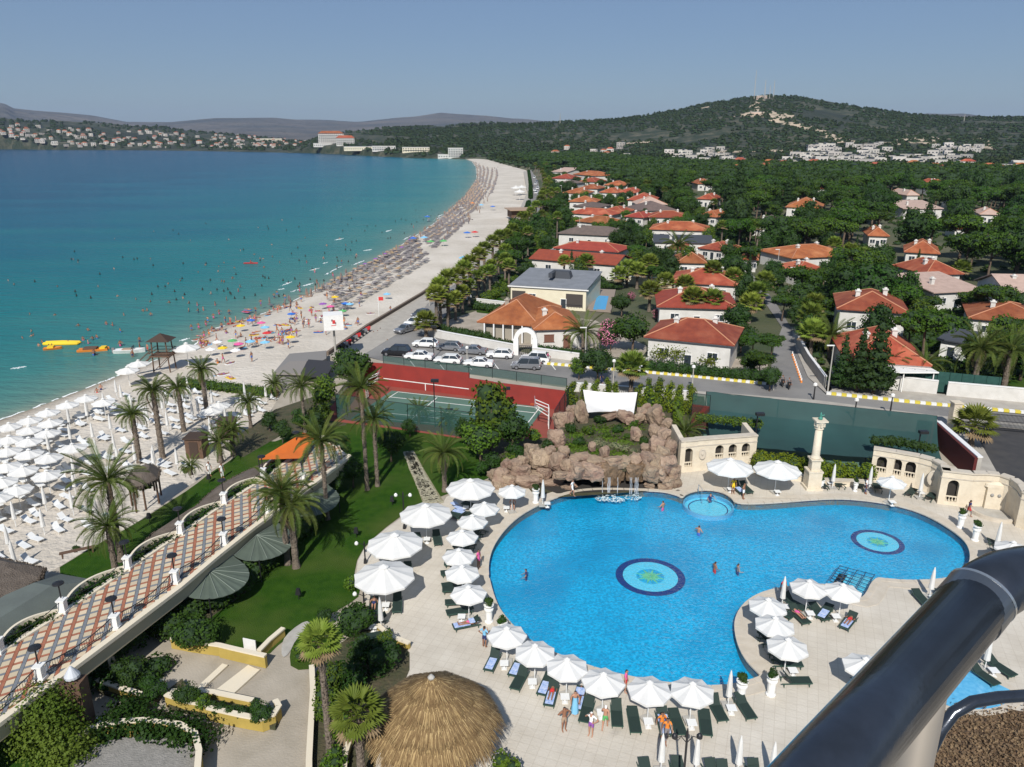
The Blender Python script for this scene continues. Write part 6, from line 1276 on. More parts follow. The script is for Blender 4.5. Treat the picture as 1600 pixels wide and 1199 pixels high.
def board(a, b, z0, z1, name): mb = MB(); mb.add([tuple(a + s * .03 + Vector((0, 0, z0))), tuple(b + s * .03 + Vector((0, 0, z0))), tuple(b + s * .03 + Vector((0, 0, z1))), tuple(a + s * .03 + Vector((0, 0, z1)))], [(0, 1, 2, 3)]); mb.build(name, m_white, rw)
board(a, b, 1.02, 1.14, 'stripe'); m_ = a.lerp(b, .5); board(m_ - d * .06, m_ + d * .06, 0.1, 1.02, 'stripe')
def fence(pts, h, label, z=0.0, m=m_fnet, zb=0.0, name='court_fence', gap=3.0, group='green net fences of the tennis courts'):
 W_ = [P(a, b, z) for a, b in pts] if not isinstance(pts[0], Vector) else pts; t = thing(name, (0, 0, 0), label, 'fence', group)
 for a, b in zip(W_, W_[1:]):
  L = (b - a).length; n = max(1, int(L / gap))
  for i in range(n + 1): p = a.lerp(b, i / n); mb = MB(); mb.tube([(p.x, p.y, zb if zb else z), (p.x, p.y, (zb or z) + h)], .04, 5); mb.build('post', m_iron, t)
  mb = MB(); mb.add([(a.x, a.y, (zb or z) + .05), (b.x, b.y, (zb or z) + .05), (b.x, b.y, (zb or z) + h - .03), (a.x, a.y, (zb or z) + h - .03)], [(0, 1, 2, 3)]); mb.build('net', m, t); mb = MB(); mb.tube([(a.x, a.y, (zb or z) + h), (b.x, b.y, (zb or z) + h)], .035, 4); mb.build('rail', m_iron, t)
 return t
fence([RWp[1] + Vector((0, .4, 0)), RWp[2] + Vector((0, .4, 0)), RWp[4] + Vector((0, .4, 0))], 1.3, 'green net fence on top of the red practice wall', zb=HW[1] - .1)
fence([(527,655),(638,671),(744,687)], 3.2, 'green net fence at the near side of the first tennis court'); fence([RWp[4] + Vector((.3, 0, 0)), P(866,684)], 3.4, 'green net fence at the right end of the first tennis court'); fence([(566,600),(527,655)], 3.0, 'green net fence at the left end of the first tennis court')
def hoop(px, py, label, flip=1):
 p = P(px, py); t = thing('basketball_hoop', p, label, 'basketball hoop', 'basketball hoops at the court ends', rz=0 if flip > 0 else pi); mb = MB()
 for y in (-.6, .6): mb.tube([(0, y, 0), (0, y, 2.6), (-1.6, y, 3.3)], .06, 5); mb.tube([(0, y, 1.6), (-1.5, y, 2.6)], .05, 5)
 for x, z in ((0, 0.05), (0, 1.2), (0, 2.6), (-1.6, 3.3), (-1.5, 2.6)): mb.tube([(x, -.6, z), (x, .6, z)], .05, 5)
 mb.build('frame', m_white, t); mb = MB(); mb.box((-1.65, 0, 3.1), (.05, 1.8, 1.1)); mb.build('backboard', mat('clear_board', (.6, .6, .6), .2, trans=.6), t); mb = MB(); ring(mb, (-1.95, 0), .21, .24, 2.9, 2.94, 14); mb.build('rim', m_orange, t)
hoop(857, 668, 'white basketball hoop frame at the right end of the tennis court'); hoop(574, 622, 'white basketball hoop frame at the left end of the tennis court', -1)
# covered court
struct(sheet('covered_court_floor', [wl([(1082,660),(1104,650),(1464,700),(1475,730),(1450,745),(1110,700)])], .04, m_cgrn))
m_net = mat('dark_net', (.010, .042, .040), .9, (.014, .055, .05), .25, trans=.06, c3=(.018, .065, .062), sc3=.12)
t = thing('covered_court_net', (0, 0, 0), 'huge dark green netting draped over the second court', 'netting'); top = pathway([P(1104,612, 3.6), P(1250,628, 3.6), P(1464,650, 3.6)], 25); bot = pathway([P(1111,690, 1.4), P(1187,700, 1.4), P(1320,713, 1.2), P(1473,722, .8)], 25); vs = []
for i in range(25):
 for k in range(9): u = k / 8; p = top[i].lerp(bot[i], u); p.z += -.9 * sin(pi * u) + .12 * mnoise.noise((i * .5, u * 3, 0)); vs.append(tuple(p))
mb = MB(); mb.add(vs, [(i * 9 + k, i * 9 + k + 1, (i + 1) * 9 + k + 1, (i + 1) * 9 + k) for i in range(24) for k in range(8)]); mb.build('net', m_net, t, smooth=True); mb = MB(); [mb.tube([p, (p.x, p.y, 0)], .06, 5) for p in (top[0], top[8], top[16], top[24], bot[0], bot[8], bot[16], bot[24])]; mb.build('post', m_iron, t); mb = MB(); mb.tube(top, .03, 4); mb.build('cable', m_iron, t)
t = thing('red_court_wall', (0, 0, 0), 'red wall at the left end of the covered court', 'wall'); a, b = P(1079,668), P(1106,672); vwall(a, b, 2.9, 2.9, .3, m_rwall, 'panel', t); fence([(1079,668),(1106,672)], 4.3, 'small green net fence above the left red wall')
t = thing('red_court_wall', (0, 0, 0), 'dark shaded red wall at the right end of the covered court', 'wall'); a, b = P(1456,693), P(1516,752); vwall(a, b, 2.5, 2.5, .3, mat('red_wall_shade', (.09, .012, .010), .9), 'panel', t); d = (b - a).normalized(); a2 = P(1428,688); vwall(a2, a, 2.4, 2.5, .3, m_rwall, 'panel', t)  # shade on the right wall is put into its colour as darker red
garden_wall([a + Vector((.5, .3, 0)), b + Vector((.6, .1, 0))], 2.5, 'pale retaining wall top right of the dark red court wall', m=m_conc, th=.4)
garden_wall([(897,612),(1080,626)], 1.2, 'low wall between the planting and the cross road')
# flood lights
for i, (px, pb, pt, lb) in enumerate([(680,668,594,'black floodlight pole between the date palm and the court'),(1178,707,646,'black floodlight pole before the covered court net, left one'),(1430,725,674,'black floodlight pole before the covered court net, right one'),(790,640,606,'black floodlight pole behind the red court surround'),(678,560,510,'dark lamp post at the street corner beside the parked cars')]):
 p = P(px, pb); H = hgt(px, pb, pt); t = thing('floodlight_pole', p, lb, 'floodlight', 'black floodlight poles'); mb = MB(); mb.tube([(0, 0, 0), (0, 0, H)], .07, 6); mb.build('pole', m_iron, t); mb = MB(); mb.box((.15, -.25, H), (.9, .5, .3)); mb.build('lamp_head', m_iron, t)
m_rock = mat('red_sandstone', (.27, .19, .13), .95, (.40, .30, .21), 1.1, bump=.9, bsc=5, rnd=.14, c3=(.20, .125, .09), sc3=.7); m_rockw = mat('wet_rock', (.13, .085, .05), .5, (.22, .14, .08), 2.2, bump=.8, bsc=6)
RK = []
for q in range(7):
 bm = bmesh.new(); bmesh.ops.create_icosphere(bm, subdivisions=3, radius=1); rr = random.Random(q); pl = [Vector((rr.gauss(0, 1), rr.gauss(0, 1), rr.gauss(0, .7))).normalized() for _ in range(11)]; dd = [rr.uniform(.72, 1.05) for _ in pl]
 for v in bm.verts:
  v.co /= max(abs(v.co.x), abs(v.co.y), abs(v.co.z)) ** .75
  for n_, d_ in zip(pl, dd):
   k = v.co.dot(n_) - d_
   if k > 0: v.co -= n_ * k * .93
  v.co *= 1 + .22 * mnoise.noise(v.co * 2.2 + Vector((q * 9, 0, 0))) + .04 * mnoise.noise(v.co * 6)
 me = bpy.data.meshes.new('rock'); bm.to_mesh(me); bm.free(); me.materials.append(m_rock); RK.append(me)
RKW = RK[0].copy(); RKW.materials[0] = m_rockw
wf = thing('rock_waterfall', (0, 0, 0), 'artificial red sandstone rock garden with cave and waterfall above the pool', 'rock waterfall')
RKL = [(430,560,100,120,2.3),(490,600,120,130,2.2),(550,560,60,80,2.7),(620,630,110,150,2.1),(660,560,70,110,2.7),(700,650,110,140,2.1),(790,600,160,90,2.5),(770,690,120,110,2.0),(870,690,150,110,2.0),(890,620,120,60,2.5),(965,560,60,110,3.0),(1020,620,140,80,2.5),(1110,620,95,85,2.5),(1190,610,120,90,2.5),(1280,610,120,100,2.5),(1340,640,120,150,2.2),(1300,700,110,120,1.6),(1430,650,110,160,2.0),(1470,710,90,130,1.2),(1390,570,110,130,2.6),(1440,520,80,120,2.6),(1340,510,110,110,2.7),(1400,430,100,110,2.9),(1330,400,80,90,2.8),(1425,345,60,80,3.2),(1340,290,110,160,3.2),(1260,265,120,100,3.1),(1270,225,70,60,3.6),(1220,300,70,60,2.9),(1195,415,90,95,2.9),(1262,520,60,60,2.6),(1110,290,110,90,3.0),(1000,285,120,50,2.8),(1150,315,70,60,2.8),(790,255,85,160,3.3),(725,250,80,80,2.9),(660,310,110,120,2.8),(610,450,95,130,3.0),(570,540,50,70,2.8),(870,510,55,60,2.8),(1060,640,70,60,2.3),(940,640,80,70,2.3),(1370,700,120,110,1.4),(1440,760,100,80,.7),
 (470,735,130,80,.5),(400,765,160,90,.5),(340,690,150,120,1.1),(250,650,90,110,1.5),(200,735,120,150,.7),(150,722,80,80,.8),(185,795,80,80,.2),(310,650,90,90,1.7),(580,775,150,60,.2),(700,805,110,40,.1),(1400,800,90,50,.2),(1490,770,60,80,.5),(1300,790,80,60,.2),(520,700,90,80,1.0),(260,760,110,90,.5),(360,620,80,80,1.9),(640,720,110,60,1.7),(700,720,90,60,1.7)]
for i, (x, y, w_, h_, z) in enumerate(RKL):
 p = P(740 + x / 4.706, 590 + y / 4.706, z); s = (p - Vector((0, 0, CH))).length / FX / 4.706; o = link('rock', RK[i % 7], wf, p); o.scale = (w_ * s * .55, (w_ + h_) / 2 * s * .55, h_ * s * .54); o.rotation_euler = (random.uniform(-.3, .3), random.uniform(-.3, .3), random.uniform(0, 6.28) if abs(w_ - h_) < 40 else random.uniform(-.4, .4))
for x, y, w_, h_, z in [(1000,700,150,170,1.3),(1190,690,140,130,1.5),(1060,690,90,120,1.5)]:
 p = P(740 + x / 4.706, 590 + y / 4.706, z); s = (p - Vector((0, 0, CH))).length / FX / 4.706; o = link('wet_rock', RKW, wf, p); o.scale = (w_ * s * .55, w_ * s * .5, h_ * s * .6)
q2 = lambda L, z: [P(740 + x / 4.706, 590 + y / 4.706, z) for x, y in L]
lo = q2([(400,560),(560,620),(760,660),(930,660),(1200,650),(1380,640),(1450,560),(1400,330),(1250,260),(1000,290),(780,300),(650,350),(560,480)], 2.2); mb = MB(); mb.prism([(p.x, p.y) for p in lo], 1.65, 2.2); mb.build('mound_top', m_soil, wf)
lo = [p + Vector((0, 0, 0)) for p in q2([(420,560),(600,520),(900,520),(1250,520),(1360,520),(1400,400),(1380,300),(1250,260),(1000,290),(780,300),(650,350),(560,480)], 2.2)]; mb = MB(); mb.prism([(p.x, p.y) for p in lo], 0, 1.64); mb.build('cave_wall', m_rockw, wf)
struct(sheet('cave_floor', [wl([(835,758),(870,772),(1035,766),(1060,752),(1050,725),(860,720)])], .055, m_dark))  # cave shade put into the floor as a near-black sheet
m_fall = mat('falling_water', (.75, .80, .85), .3, trans=.6); fw = thing('waterfall', (0, 0, 0), 'thin white streams falling from the wet rocks into the pool', 'waterfall'); 
for x in (948, 988, 996, 1004, 1060, 1152, 1163, 1190, 1200, 1210):
 a = P(740 + x / 4.706, 590 + 735 / 4.706, 1.5); mb = MB(); L = random.uniform(.8, 1); n = 7; pts = [(a.x + .03 * random.uniform(-1, 1), a.y - .35 * (k / n), 1.5 - 1.62 * k / n) for k in range(n + 1)]; mb.tube(pts, [.022 + .03 * k / n * random.random() for k in range(n + 1)], 5); mb.build('stream', m_fall, fw)
mb = MB()
for cx, cy, r in ((990,885,.9),(1010,890,.7),(1170,880,.6),(1060,900,.5),(950,890,.5)):
 c = P(740 + cx / 4.706, 590 + cy / 4.706, -.1)
 for k in range(50): a = random.uniform(0, 6.28); q = r * random.random() ** .5; mb.lathe([(.01, 0), (random.uniform(.03, .10), .015), (.01, .025)], 5, (c.x + q * cos(a) * 1.4, c.y + q * sin(a), -.135), False)
o = mb.build('splash', m_foam, fw); o['kind'] = 'stuff'
# rock garden planting
for i, (x, y, w_, k, lb) in enumerate([(720,365,130,'bush','dark bush behind the tall standing rock'),(930,310,110,'bush','spiky bush at the back of the rock garden'),(1065,375,110,'bush','dark round bush in the middle of the rock garden'),(850,385,120,'litebush','light bush left of the middle bush'),(780,465,120,'bush','spiky grey green bush at the left of the silver shrubs'),(1255,460,110,'bush','dark bush at the right end of the silver shrubs'),(540,490,110,'bush','dark shrub between the left standing rocks'),(440,420,150,'litebush','leafy shrub left of the rock garden'),(340,590,150,'bush','hanging shrub over the left rocks'),(1180,340,90,'litebush','grassy tuft below the upper right rocks'),(1130,430,70,'litebush','low tuft right of the middle bush'),(980,420,80,'litebush','low tuft between bush and silver shrubs'),(300,520,160,'bush','dark shrub mass below the big light tree'),(150,600,200,'bush','dark shrub mass left of the red rocks'),(60,650,150,'bush','dark shrub near the white parasols and rocks'),(250,600,160,'litebush','light leafy shrub above the left rocks')]):
 plant_px(k, 740 + x / 4.706, 590 + y / 4.706, w_ / 4.706, lb, 'shrubs of the rock garden', z=2.1 if x > 500 else .6)
for i, (x, y, w_) in enumerate([(900,480,90),(960,490,100),(1040,500,110),(1110,520,100),(1180,540,90),(920,455,70)]): plant_px('grey', 740 + x / 4.706, 590 + y / 4.706, w_ / 4.706, 'silver grey cushion shrubs running across the rock garden', 'silver cushion shrubs', z=2.1)
v, f = leafcloud([(p.x, p.y, 2.2, 2.2, 1.6, .25) for p in q2([(700,520),(800,520),(900,550),(1080,560),(1180,370),(760,420),(960,380),(1000,440),(1100,470),(640,500)], 2.2)], 5000, .22, rg, shell=(.05, 1)); tag(link('rock_garden_grass', npmesh('rock_garden_grass', v, f, [m_lite])), 'uneven grass and ground cover on top of the rock garden', 'ground cover', kind='stuff')
for i, (x, y, s) in enumerate([(895,615,22),(914,608,16),(932,606,17),(949,604,17),(962,606,14),(1000,612,16),(1013,609,20),(1030,610,22),(1047,616,22),(1062,618,20),(1078,620,22),(1012,630,26),(1028,640,22),(1000,636,18),(1060,634,20)]): plant_px('gold', x, y + 6, s, f'golden green conical shrub behind the white sail and rocks, {ORD[i]} from the left', 'golden shrubs behind the rock garden', z=0, zs=1.2)
t = thing('white_sail', (0, 0, 0), 'white stretched canvas sail behind the rock garden', 'sunshade'); q = [P(911,609, 4.4), P(996,613, 4.4), P(990,648, 3.4), P(917,645, 3.4)]; N_ = 8; vs = []
for i in range(N_ + 1):
 for j in range(N_ + 1): u, v_ = i / N_, j / N_; p = q[0].lerp(q[1], u).lerp(q[3].lerp(q[2], u), v_); cc = (q[0] + q[1] + q[2] + q[3]) / 4; k = .16 * (4 * u * (1 - u) * (1 if v_ in (0, 1) else .5)); p = p.lerp(cc, k * abs(2 * v_ - 1)); p.z -= .8 * sin(pi * u) * sin(pi * v_) ; vs.append(tuple(p))
mb = MB(); mb.add(vs, [(i * 9 + j, (i + 1) * 9 + j, (i + 1) * 9 + j + 1, i * 9 + j + 1) for i in range(8) for j in range(8)]); mb.build('cloth', mat('white_canvas', (.74, .72, .68), .8), t, smooth=True); mb = MB(); [mb.tube([p, (p.x, p.y, 0)], .06, 5) for p in q]; mb.build('post', m_iron, t)
GP = [((219,726),648,'date palm on the beach, left of the four standing in the sand','short',1.0,.3),((255,720),610,'date palm on the beach, second of the four in the sand','short',1.1,.32),((288,678),606,'date palm on the beach, third of the four in the sand','short',1.0,.3),((325,657),578,'date palm on the beach, right of the four in the sand','short',1.0,.3),((190,876),752,'large date palm with arching fronds on the lawn near the thatched hut','long',1.15,.27),((181,895),822,'lower date palm beside the arching one on the lawn','long',.85,.25),((392,668),628,'short date palm beside the beach hedge','short',.9,.2),((477,676),604,'date palm left of the tennis court fence','long',.8,.18),((574,766),606,'tallest date palm in front of the court fence','long',.95,.2),((590,760),655,'date palm right beside the tallest one','long',.85,.2),((512,812),690,'date palm growing past the walkway end','long',.95,.2),((450,882),768,'date palm of the pair on the lawn, left one','long',.95,.24),((463,887),790,'date palm of the pair on the lawn, right one','long',1.0,.27),((695,768),708,'date palm on the lawn beside the big parasols','long',.85,.24),((655,664),640,'small young palm beside the court fence, left one','short',.8,.15),((702,674),655,'small young palm beside the court fence, right one','short',.8,.15),((345,722),690,'bushy palm clump beside the thatched arbour','long',.75,.3),((365,712),672,'bushy palm clump behind the brown hut','long',.7,.25),((1068,702),676,'broad grey green palm behind the left arcade','long',.95,.3),((1368,745),735,'low palm behind the right arcade','short',.6,.15),((430,612),600,'short palm near the grey beach shelter','short',.9,.2),((300,742),735,'small palm at the edge of the beach lawn','short',.6,.12)]
for (x, y), c, lb, kd, s, r in GP: palm_px('date', x, y, c, lb, kind=kd, sc=s * .92, r=r, group='date palms in the hotel garden', z=-1.8 if y < 730 and x < 330 else 0, nf=42 if kd == 'long' else 38)
b = P(516, 1182); fan_palm(b, hgt(516, 1182, 1006), 'tall slender fan palm in front of the curved path', sc=.68, group='near fan palms', r=.17); b = P(566, 1225); fan_palm(b, hgt(566, 1225, 1120), 'bright green palm half over the thatched parasol', sc=.8, group='near fan palms', r=.2)
BL = [('bigbush',303,985,66,'large dark bush at the lawn corner below the awnings'),('bigbush',208,1048,52,'dark round bush in the curved planter bed'),('bigbush',240,1075,36,'oval dark bush in the curved planter bed'),('bigbush',292,1082,38,'ball shrub at the left end of the yellow planter'),('bigbush',407,1112,36,'ball shrub at the rounded right end of the yellow planter'),('litebush',316,1098,30,'small light ball shrub in the yellow planter'),('bush',345,1106,26,'small ball shrub, middle of the yellow planter'),('bush',362,1109,24,'small ball shrub, right of middle in the yellow planter'),('bush',380,1112,24,'small ball shrub next to the right end shrub'),('bush',330,1104,22,'small dark shrub near the light ball shrub'),
 ('bigbush',592,1028,62,'dark tree behind the thatched parasol'),('round',562,1010,44,'dark shrub left of the tree behind the thatched parasol'),('bigbush',548,968,64,'dark shrub mass between lawn and pool deck'),('litebush',548,912,34,'light leafy shrub at the lawn edge by the lamp'),('litebush',475,1018,38,'light spiky shrub inside the curved path'),('bigbush',540,1055,60,'dark leafy shrub left of the thatched parasol'),('light',508,1100,50,'green shrub at the foot of the slender palm'),('light',515,1060,50,'green shrub behind the slender palm'),('light',535,1130,60,'green shrub near the leafy palm'),('litebush',525,1190,50,'round shrub at the bottom beside the thatched parasol'),('litebush',792,1200,60,'shrub at the bottom edge below the pool deck'),('round',505,960,26,'small dark shrub beside the curved path top'),('light',600,1000,30,'small light shrub beside the pool deck curb'),('bush',170,1060,40,'dark shrub under the walkway'),('litebush',232,865,14,'tiny shrub near arbour end'),('round',420,655,26,'dark shrub by the beach hedge'),('round',440,670,30,'dark shrub near the short date palm'),('round',470,650,30,'dark shrub left of the court fence'),('light',500,640,34,'light shrub behind the court fence palm'),('round',530,700,46,'dark shrub at the foot of the tall palm'),('round',550,730,44,'dark shrub between the tall palm trunks'),('round',610,690,44,'dark shrub behind the palms near the court fence'),('round',520,745,40,'dark shrub at the end of the walkway'),('round',490,660,36,'dark shrub beside the walkway end'),('light',235,745,20,'small green tree beside the thatched hut'),('litebush',226,758,26,'green shrub beside the thatched hut'),('bush',118,858,14,'shrub with driftwood at the sand edge'),('litebush',290,735,14,'little shrub on the beach lawn edge'),('round',640,665,24,'dark shrub beside small young palm')]
for k, x, y, w_, lb in BL: plant_px(k, x, y, w_, lb, 'shrubs of the hotel garden', z=.45 if x < 440 and y > 1070 else 0)
hedge('hedge', wl([(268,990),(300,962),(345,945),(385,908),(420,880),(450,852),(485,820)]), 2.4, 1.7, m_oak, 'dark wavy hedge below the half round awnings', n=230); hedge('hedge', wl([(120,1085),(170,1035),(220,1000),(262,965)]), 2.2, 1.6, m_oak, 'dark hedge in the shade beside the walkway beam', n=120)
hedge('hedge', wl([(225,1070),(250,1048)]), 1.6, .9, m_oak, 'clipped oval hedge in the curved planter', n=200); hedge('hedge', pxs([(290,606),(330,610),(395,618),(425,622)], -1.7), 1.6, 1.5, m_lite, 'long green hedge across the beach behind the palms', z=-1.7, n=200)
hedge('hedge', wl([(1090,690),(1180,700)]), 1, 1.0, m_lite, 'ragged hedge on top of the left arcade wall', n=120, z=2.4); hedge('hedge', wl([(1362,725),(1400,728),(1450,738)]), 1, 1.0, m_oak, 'ragged hedge behind the right arcade wall', n=120, z=2.2)
v, f = leafcloud([(p.x, p.y, z, r, r, r * .8) for (x, y, z, r) in [(25,1100,1.2,2.2),(45,1120,1.6,2.0),(60,1110,2.6,1.8),(80,1105,2.8,1.6),(70,1140,1.6,1.8),(85,1160,1.2,1.8),(100,1175,1.0,1.6),(115,1165,1.2,1.4),(50,1150,1.0,1.6),(95,1135,1.8,1.3),(15,1085,1.5,1.8)] for p in [P(x, y, z)]], 16000, .16, rg, shell=(.3, 1.1)); tag(link('climbing_plant', npmesh('climbing_plant', v, f, [m_vine])), 'large mass of yellow green climbing plant beside the walkway foot', 'climbing plant', kind='stuff')
v, f = leafcloud([(P(x, y, .8).x, P(x, y, .8).y, .8, 1.3, 1.3, .7) for x, y in [(165,1140),(185,1130),(205,1120),(225,1130),(250,1135),(270,1140),(290,1140),(310,1150),(200,1100)]], 5500, .2, rg, shell=(.3, 1.1)); tag(link('climbing_plant', npmesh('climbing_plant', v, f, [m_oak])), 'dark trailing shrubs behind the curved white topped wall', 'climbing plant', kind='stuff')
struct(sheet('path_bed', [wl([(630,706),(640,735),(653,765),(660,785),(694,785),(682,766),(662,733),(647,705)])], .018, mat('path_sand', (.22, .20, .12), .95)))
sp = MB(); A_ = pathway(pxs([(632,708),(640,730),(653,760),(662,785)]), 40); B_ = pathway(pxs([(645,706),(660,735),(680,768),(692,785)]), 40)
for i in range(40):
 for k in range(4): c = A_[i].lerp(B_[i], (k + .5) / 4 + random.uniform(-.05, .05)); r = random.uniform(.18, .30); sp.prism([(c.x + r * cos(j * pi / 3 + i) * random.uniform(.8, 1.2), c.y + r * sin(j * pi / 3 + i) * random.uniform(.8, 1.2)) for j in range(6)], 0, .045)
o = sp.build('flagstone_path', mat('flagstone', (.40, .36, .26), .9, (.32, .30, .2), 2)); tag(o, 'curving flagstone path across the lawn toward the parasols', 'path', kind='stuff')
m_rail = mat('brushed_rail', (.11, .118, .135), .22, (.09, .097, .11), 60, metal=.85, bump=.05, bsc=220, coords='Object'); m_rail2 = mat('rail_collar', (.24, .245, .25), .30, metal=.9); m_post = mat('rail_post', (.42, .36, .29), .4, metal=.5)
t = thing('balcony_railing', (0, 0, 0), 'thick brushed metal balcony handrail with collar, bend and thin lower tube', 'railing')
mb = MB(); mb.tube([PD(950,1620,.32), PD(1110,1422,.385), PD(1292,1205,.475), PD(1521,945,.60)], .0248, 40); mb.build('handrail', m_rail, t, smooth=True)
mb = MB(); mb.tube([PD(1508,960,.594), PD(1530,934,.606)], .0258, 40); mb.build('collar', m_rail2, t, smooth=False)
mb = MB(); mb.tube([PD(1531,933,.6065), PD(1533.5,930,.6075)], .0262, 40); mb.build('rim', mat('rim_highlight', (.7, .68, .64), .2, metal=.9), t)  # collar's highlight line built in as a thin bright ring
mb = MB(); pts = [PD(1521,945,.60), PD(1545,922,.61), PD(1570,908,.62), PD(1600,901,.63), PD(1660,895,.65), PD(1800,890,.68)]; mb.tube(smooth3(pts) if 'smooth3' in globals() else pts, .0245, 32); mb.build('bend', m_rail, t, smooth=True)
mb = MB(); mb.tube([PD(1455,1040,.60), PD(1440,1120,.60), PD(1424,1199,.60), PD(1390,1400,.60)], .0145, 20); mb.build('post', m_post, t, smooth=True)
mb = MB(); pts = [PD(1455,1170,.85), PD(1470,1140,.85), PD(1490,1114,.85), PD(1520,1097,.85), PD(1560,1090,.86), PD(1620,1086,.87), PD(1800,1082,.9)]; mb.tube(pts, .0068, 16); mb.build('lower_tube', m_rail, t, smooth=True)
# ================================================================ PARASOLS, LOUNGERS, TABLES
m_para = leafmat('white_fabric', (.80, .79, .76), (.74, .73, .70), .03, 1.2); m_plast = mat('white_plastic', (.72, .72, .70), .4); m_sling = mat('dark_sling', (.012, .028, .022), .8); m_alu = mat('green_frame', (.03, .07, .05), .5); m_towel = mat('blue_towel', (.22, .34, .62), .9, (.50, .56, .72), 6)
def parasol_parts(n, Rr, H, rise, open_=True, base=True, col=None):
 """canopy, pole, base as mesh data, origin at the foot of the pole"""
 out = []; mb = MB()
 if open_:
  vs = [(0, 0, H + rise)]; K = 4
  for k in range(1, K + 1):
   for i in range(2 * n):
    a = pi * i / n; q = 1 if i % 2 == 0 else cos(pi / n) * .985; u = k / K; z = H + rise * (1 - u) ** 1.0 - (.05 * sin(pi * u)) - (0 if i % 2 == 0 else .05 * u); vs.append((Rr * u * q * cos(a), Rr * u * q * sin(a), z))
  for i in range(2 * n): a = pi * i / n; q = 1 if i % 2 == 0 else cos(pi / n) * .985; vs.append((Rr * q * cos(a), Rr * q * sin(a), H - .16))
  m = 2 * n; fs = [(0, 1 + i, 1 + (i + 1) % m) for i in range(m)] + [(1 + k * m + i, 1 + (k + 1) * m + i, 1 + (k + 1) * m + (i + 1) % m, 1 + k * m + (i + 1) % m) for k in range(K) for i in range(m)]; mb.add(vs, fs)
  cap = MB(); cap.add([(0, 0, H + rise + .16)] + [(Rr * .17 * cos(pi * 2 * i / n), Rr * .17 * sin(pi * 2 * i / n), H + rise * .80 + .12) for i in range(n)], [(0, 1 + i, 1 + (i + 1) % n) for i in range(n)]); out.append(('vent_cap', cap, m_para))
  rb = MB(); [rb.tube([(0, 0, H + rise * .6), (Rr * .55 * cos(2 * pi * i / n), Rr * .55 * sin(2 * pi * i / n), H + rise * .40 - .06)], .015, 3, False) for i in range(n)]; out.append(('ribs', rb, m_conc))
 else: mb.lathe([(.05, .75), (.20, .85), (.17, 1.3), (.15, 1.8), (.10, H), (.03, H + .35)], 8, sx=1.0); 
 out.insert(0, ('canopy', mb, col or m_para)); pb = MB(); pb.tube([(0, 0, 0), (0, 0, H + rise * .9 if open_ else H)], .035, 6); out.append(('pole', pb, m_plast))
 if base: bb = MB(); bb.box((0, 0, .08), (.7, .7, .16)); out.append(('base', bb, m_conc))
 res = []
 for nm, b, m_ in out: me = bpy.data.meshes.new(nm); me.from_pydata(b.v, [], b.f); me.materials.append(m_); res.append((nm, me))
 return res
PA = dict(big=parasol_parts(10, 2.25, 2.45, .85), small=parasol_parts(8, 1.32, 2.15, .55), closed=parasol_parts(8, 1.3, 2.3, .5, False), beach=parasol_parts(8, 1.45, 2.1, .5, base=False), bclosed=parasol_parts(8, 1.3, 2.3, .5, False, False))
CM = {k: mat(k + '_cloth', c, .7) for k, c in dict(yellow=(.75, .50, .02), blue=(.03, .14, .50), red=(.55, .03, .03), green=(.10, .38, .12), pink=(.65, .10, .28), sky=(.20, .48, .70), orange=(.70, .22, .03), straw=(.34, .24, .13), white=(.78, .77, .75), grey=(.20, .18, .18), tan=(.36, .25, .17), navy=(.02, .03, .12), violet=(.25, .08, .35)).items()}
def put(parts, name, loc, label, cat, group=None, rz=0.0, override=None, scale=1.0):
 t = thing(name, loc, label, cat, group, rz); t.scale = (scale,) * 3
 for nm, me in parts:
  o = link(nm, me, t)
  if override and nm in override: o.material_slots[0].link = 'OBJECT'; o.material_slots[0].material = override[nm]
 return t
def lounger_parts(m_s, m_f, back=.45, tilt=.0):
 out = []; mb = MB(); mb.box((.62, 0, .31), (1.25, .62, .05)); out.append(('seat', mb, m_s)); mb = MB(); mb.box((.36, 0, 0), (.74, .62, .05)); T = Matrix.Translation((0, 0, .31)) @ Matrix.Rotation(pi, 4, 'Z') @ Matrix.Rotation(-back, 4, 'Y'); mb.v = [tuple(T @ Vector(v)) for v in mb.v]; out.append(('backrest', mb, m_s))
 fr = MB(); 
 for y in (-.33, .33): fr.box((.3, y, .30), (1.95, .04, .06))
 fr.box((1.26, 0, .30), (.04, .66, .06)); out.append(('frame', fr, m_f))
 for x in (1.1, -.5):
  for y in (-.29, .29): lg = MB(); lg.box((x, y, .14), (.05, .05, .28)); out.append(('leg', lg, m_f))
 res = []
 for nm, b, m_ in out: me = bpy.data.meshes.new(nm); me.from_pydata(b.v, [], b.f); me.materials.append(m_); res.append((nm, me))
 return res
LP = [lounger_parts(m_sling, m_alu, b) for b in (.25, .55, .9)]; LW = [lounger_parts(m_plast, m_plast, b) for b in (.15, .5, .8)]; LD = [lounger_parts(CM['grey'], m_plast, b) for b in (.2, .6)]
_tb = MB(); _tb.box((0, 0, .42), (.55, .55, .04)); _tg = MB(); _tg.box((0, 0, .2), (.1, .1, .4)); _tg.box((0, 0, .02), (.35, .35, .04)); TBL = []
for nm, b in (('tabletop', _tb), ('leg', _tg)): me = bpy.data.meshes.new(nm); me.from_pydata(b.v, [], b.f); me.materials.append(m_plast); TBL.append((nm, me))
_tw = MB(); _tw.box((.62, 0, .355), (1.15, .56, .03)); _tw.box((-.2, 0, .50), (.6, .56, .03)); TW = bpy.data.meshes.new('towel'); TW.from_pydata(_tw.v, [], _tw.f); TW.materials.append(m_towel)
_tw = MB(); _tw.box((.62, 0, .355), (1.1, .5, .03)); TW2 = bpy.data.meshes.new('towel'); TW2.from_pydata(_tw.v, [], _tw.f); TW2.materials.append(m_towel)
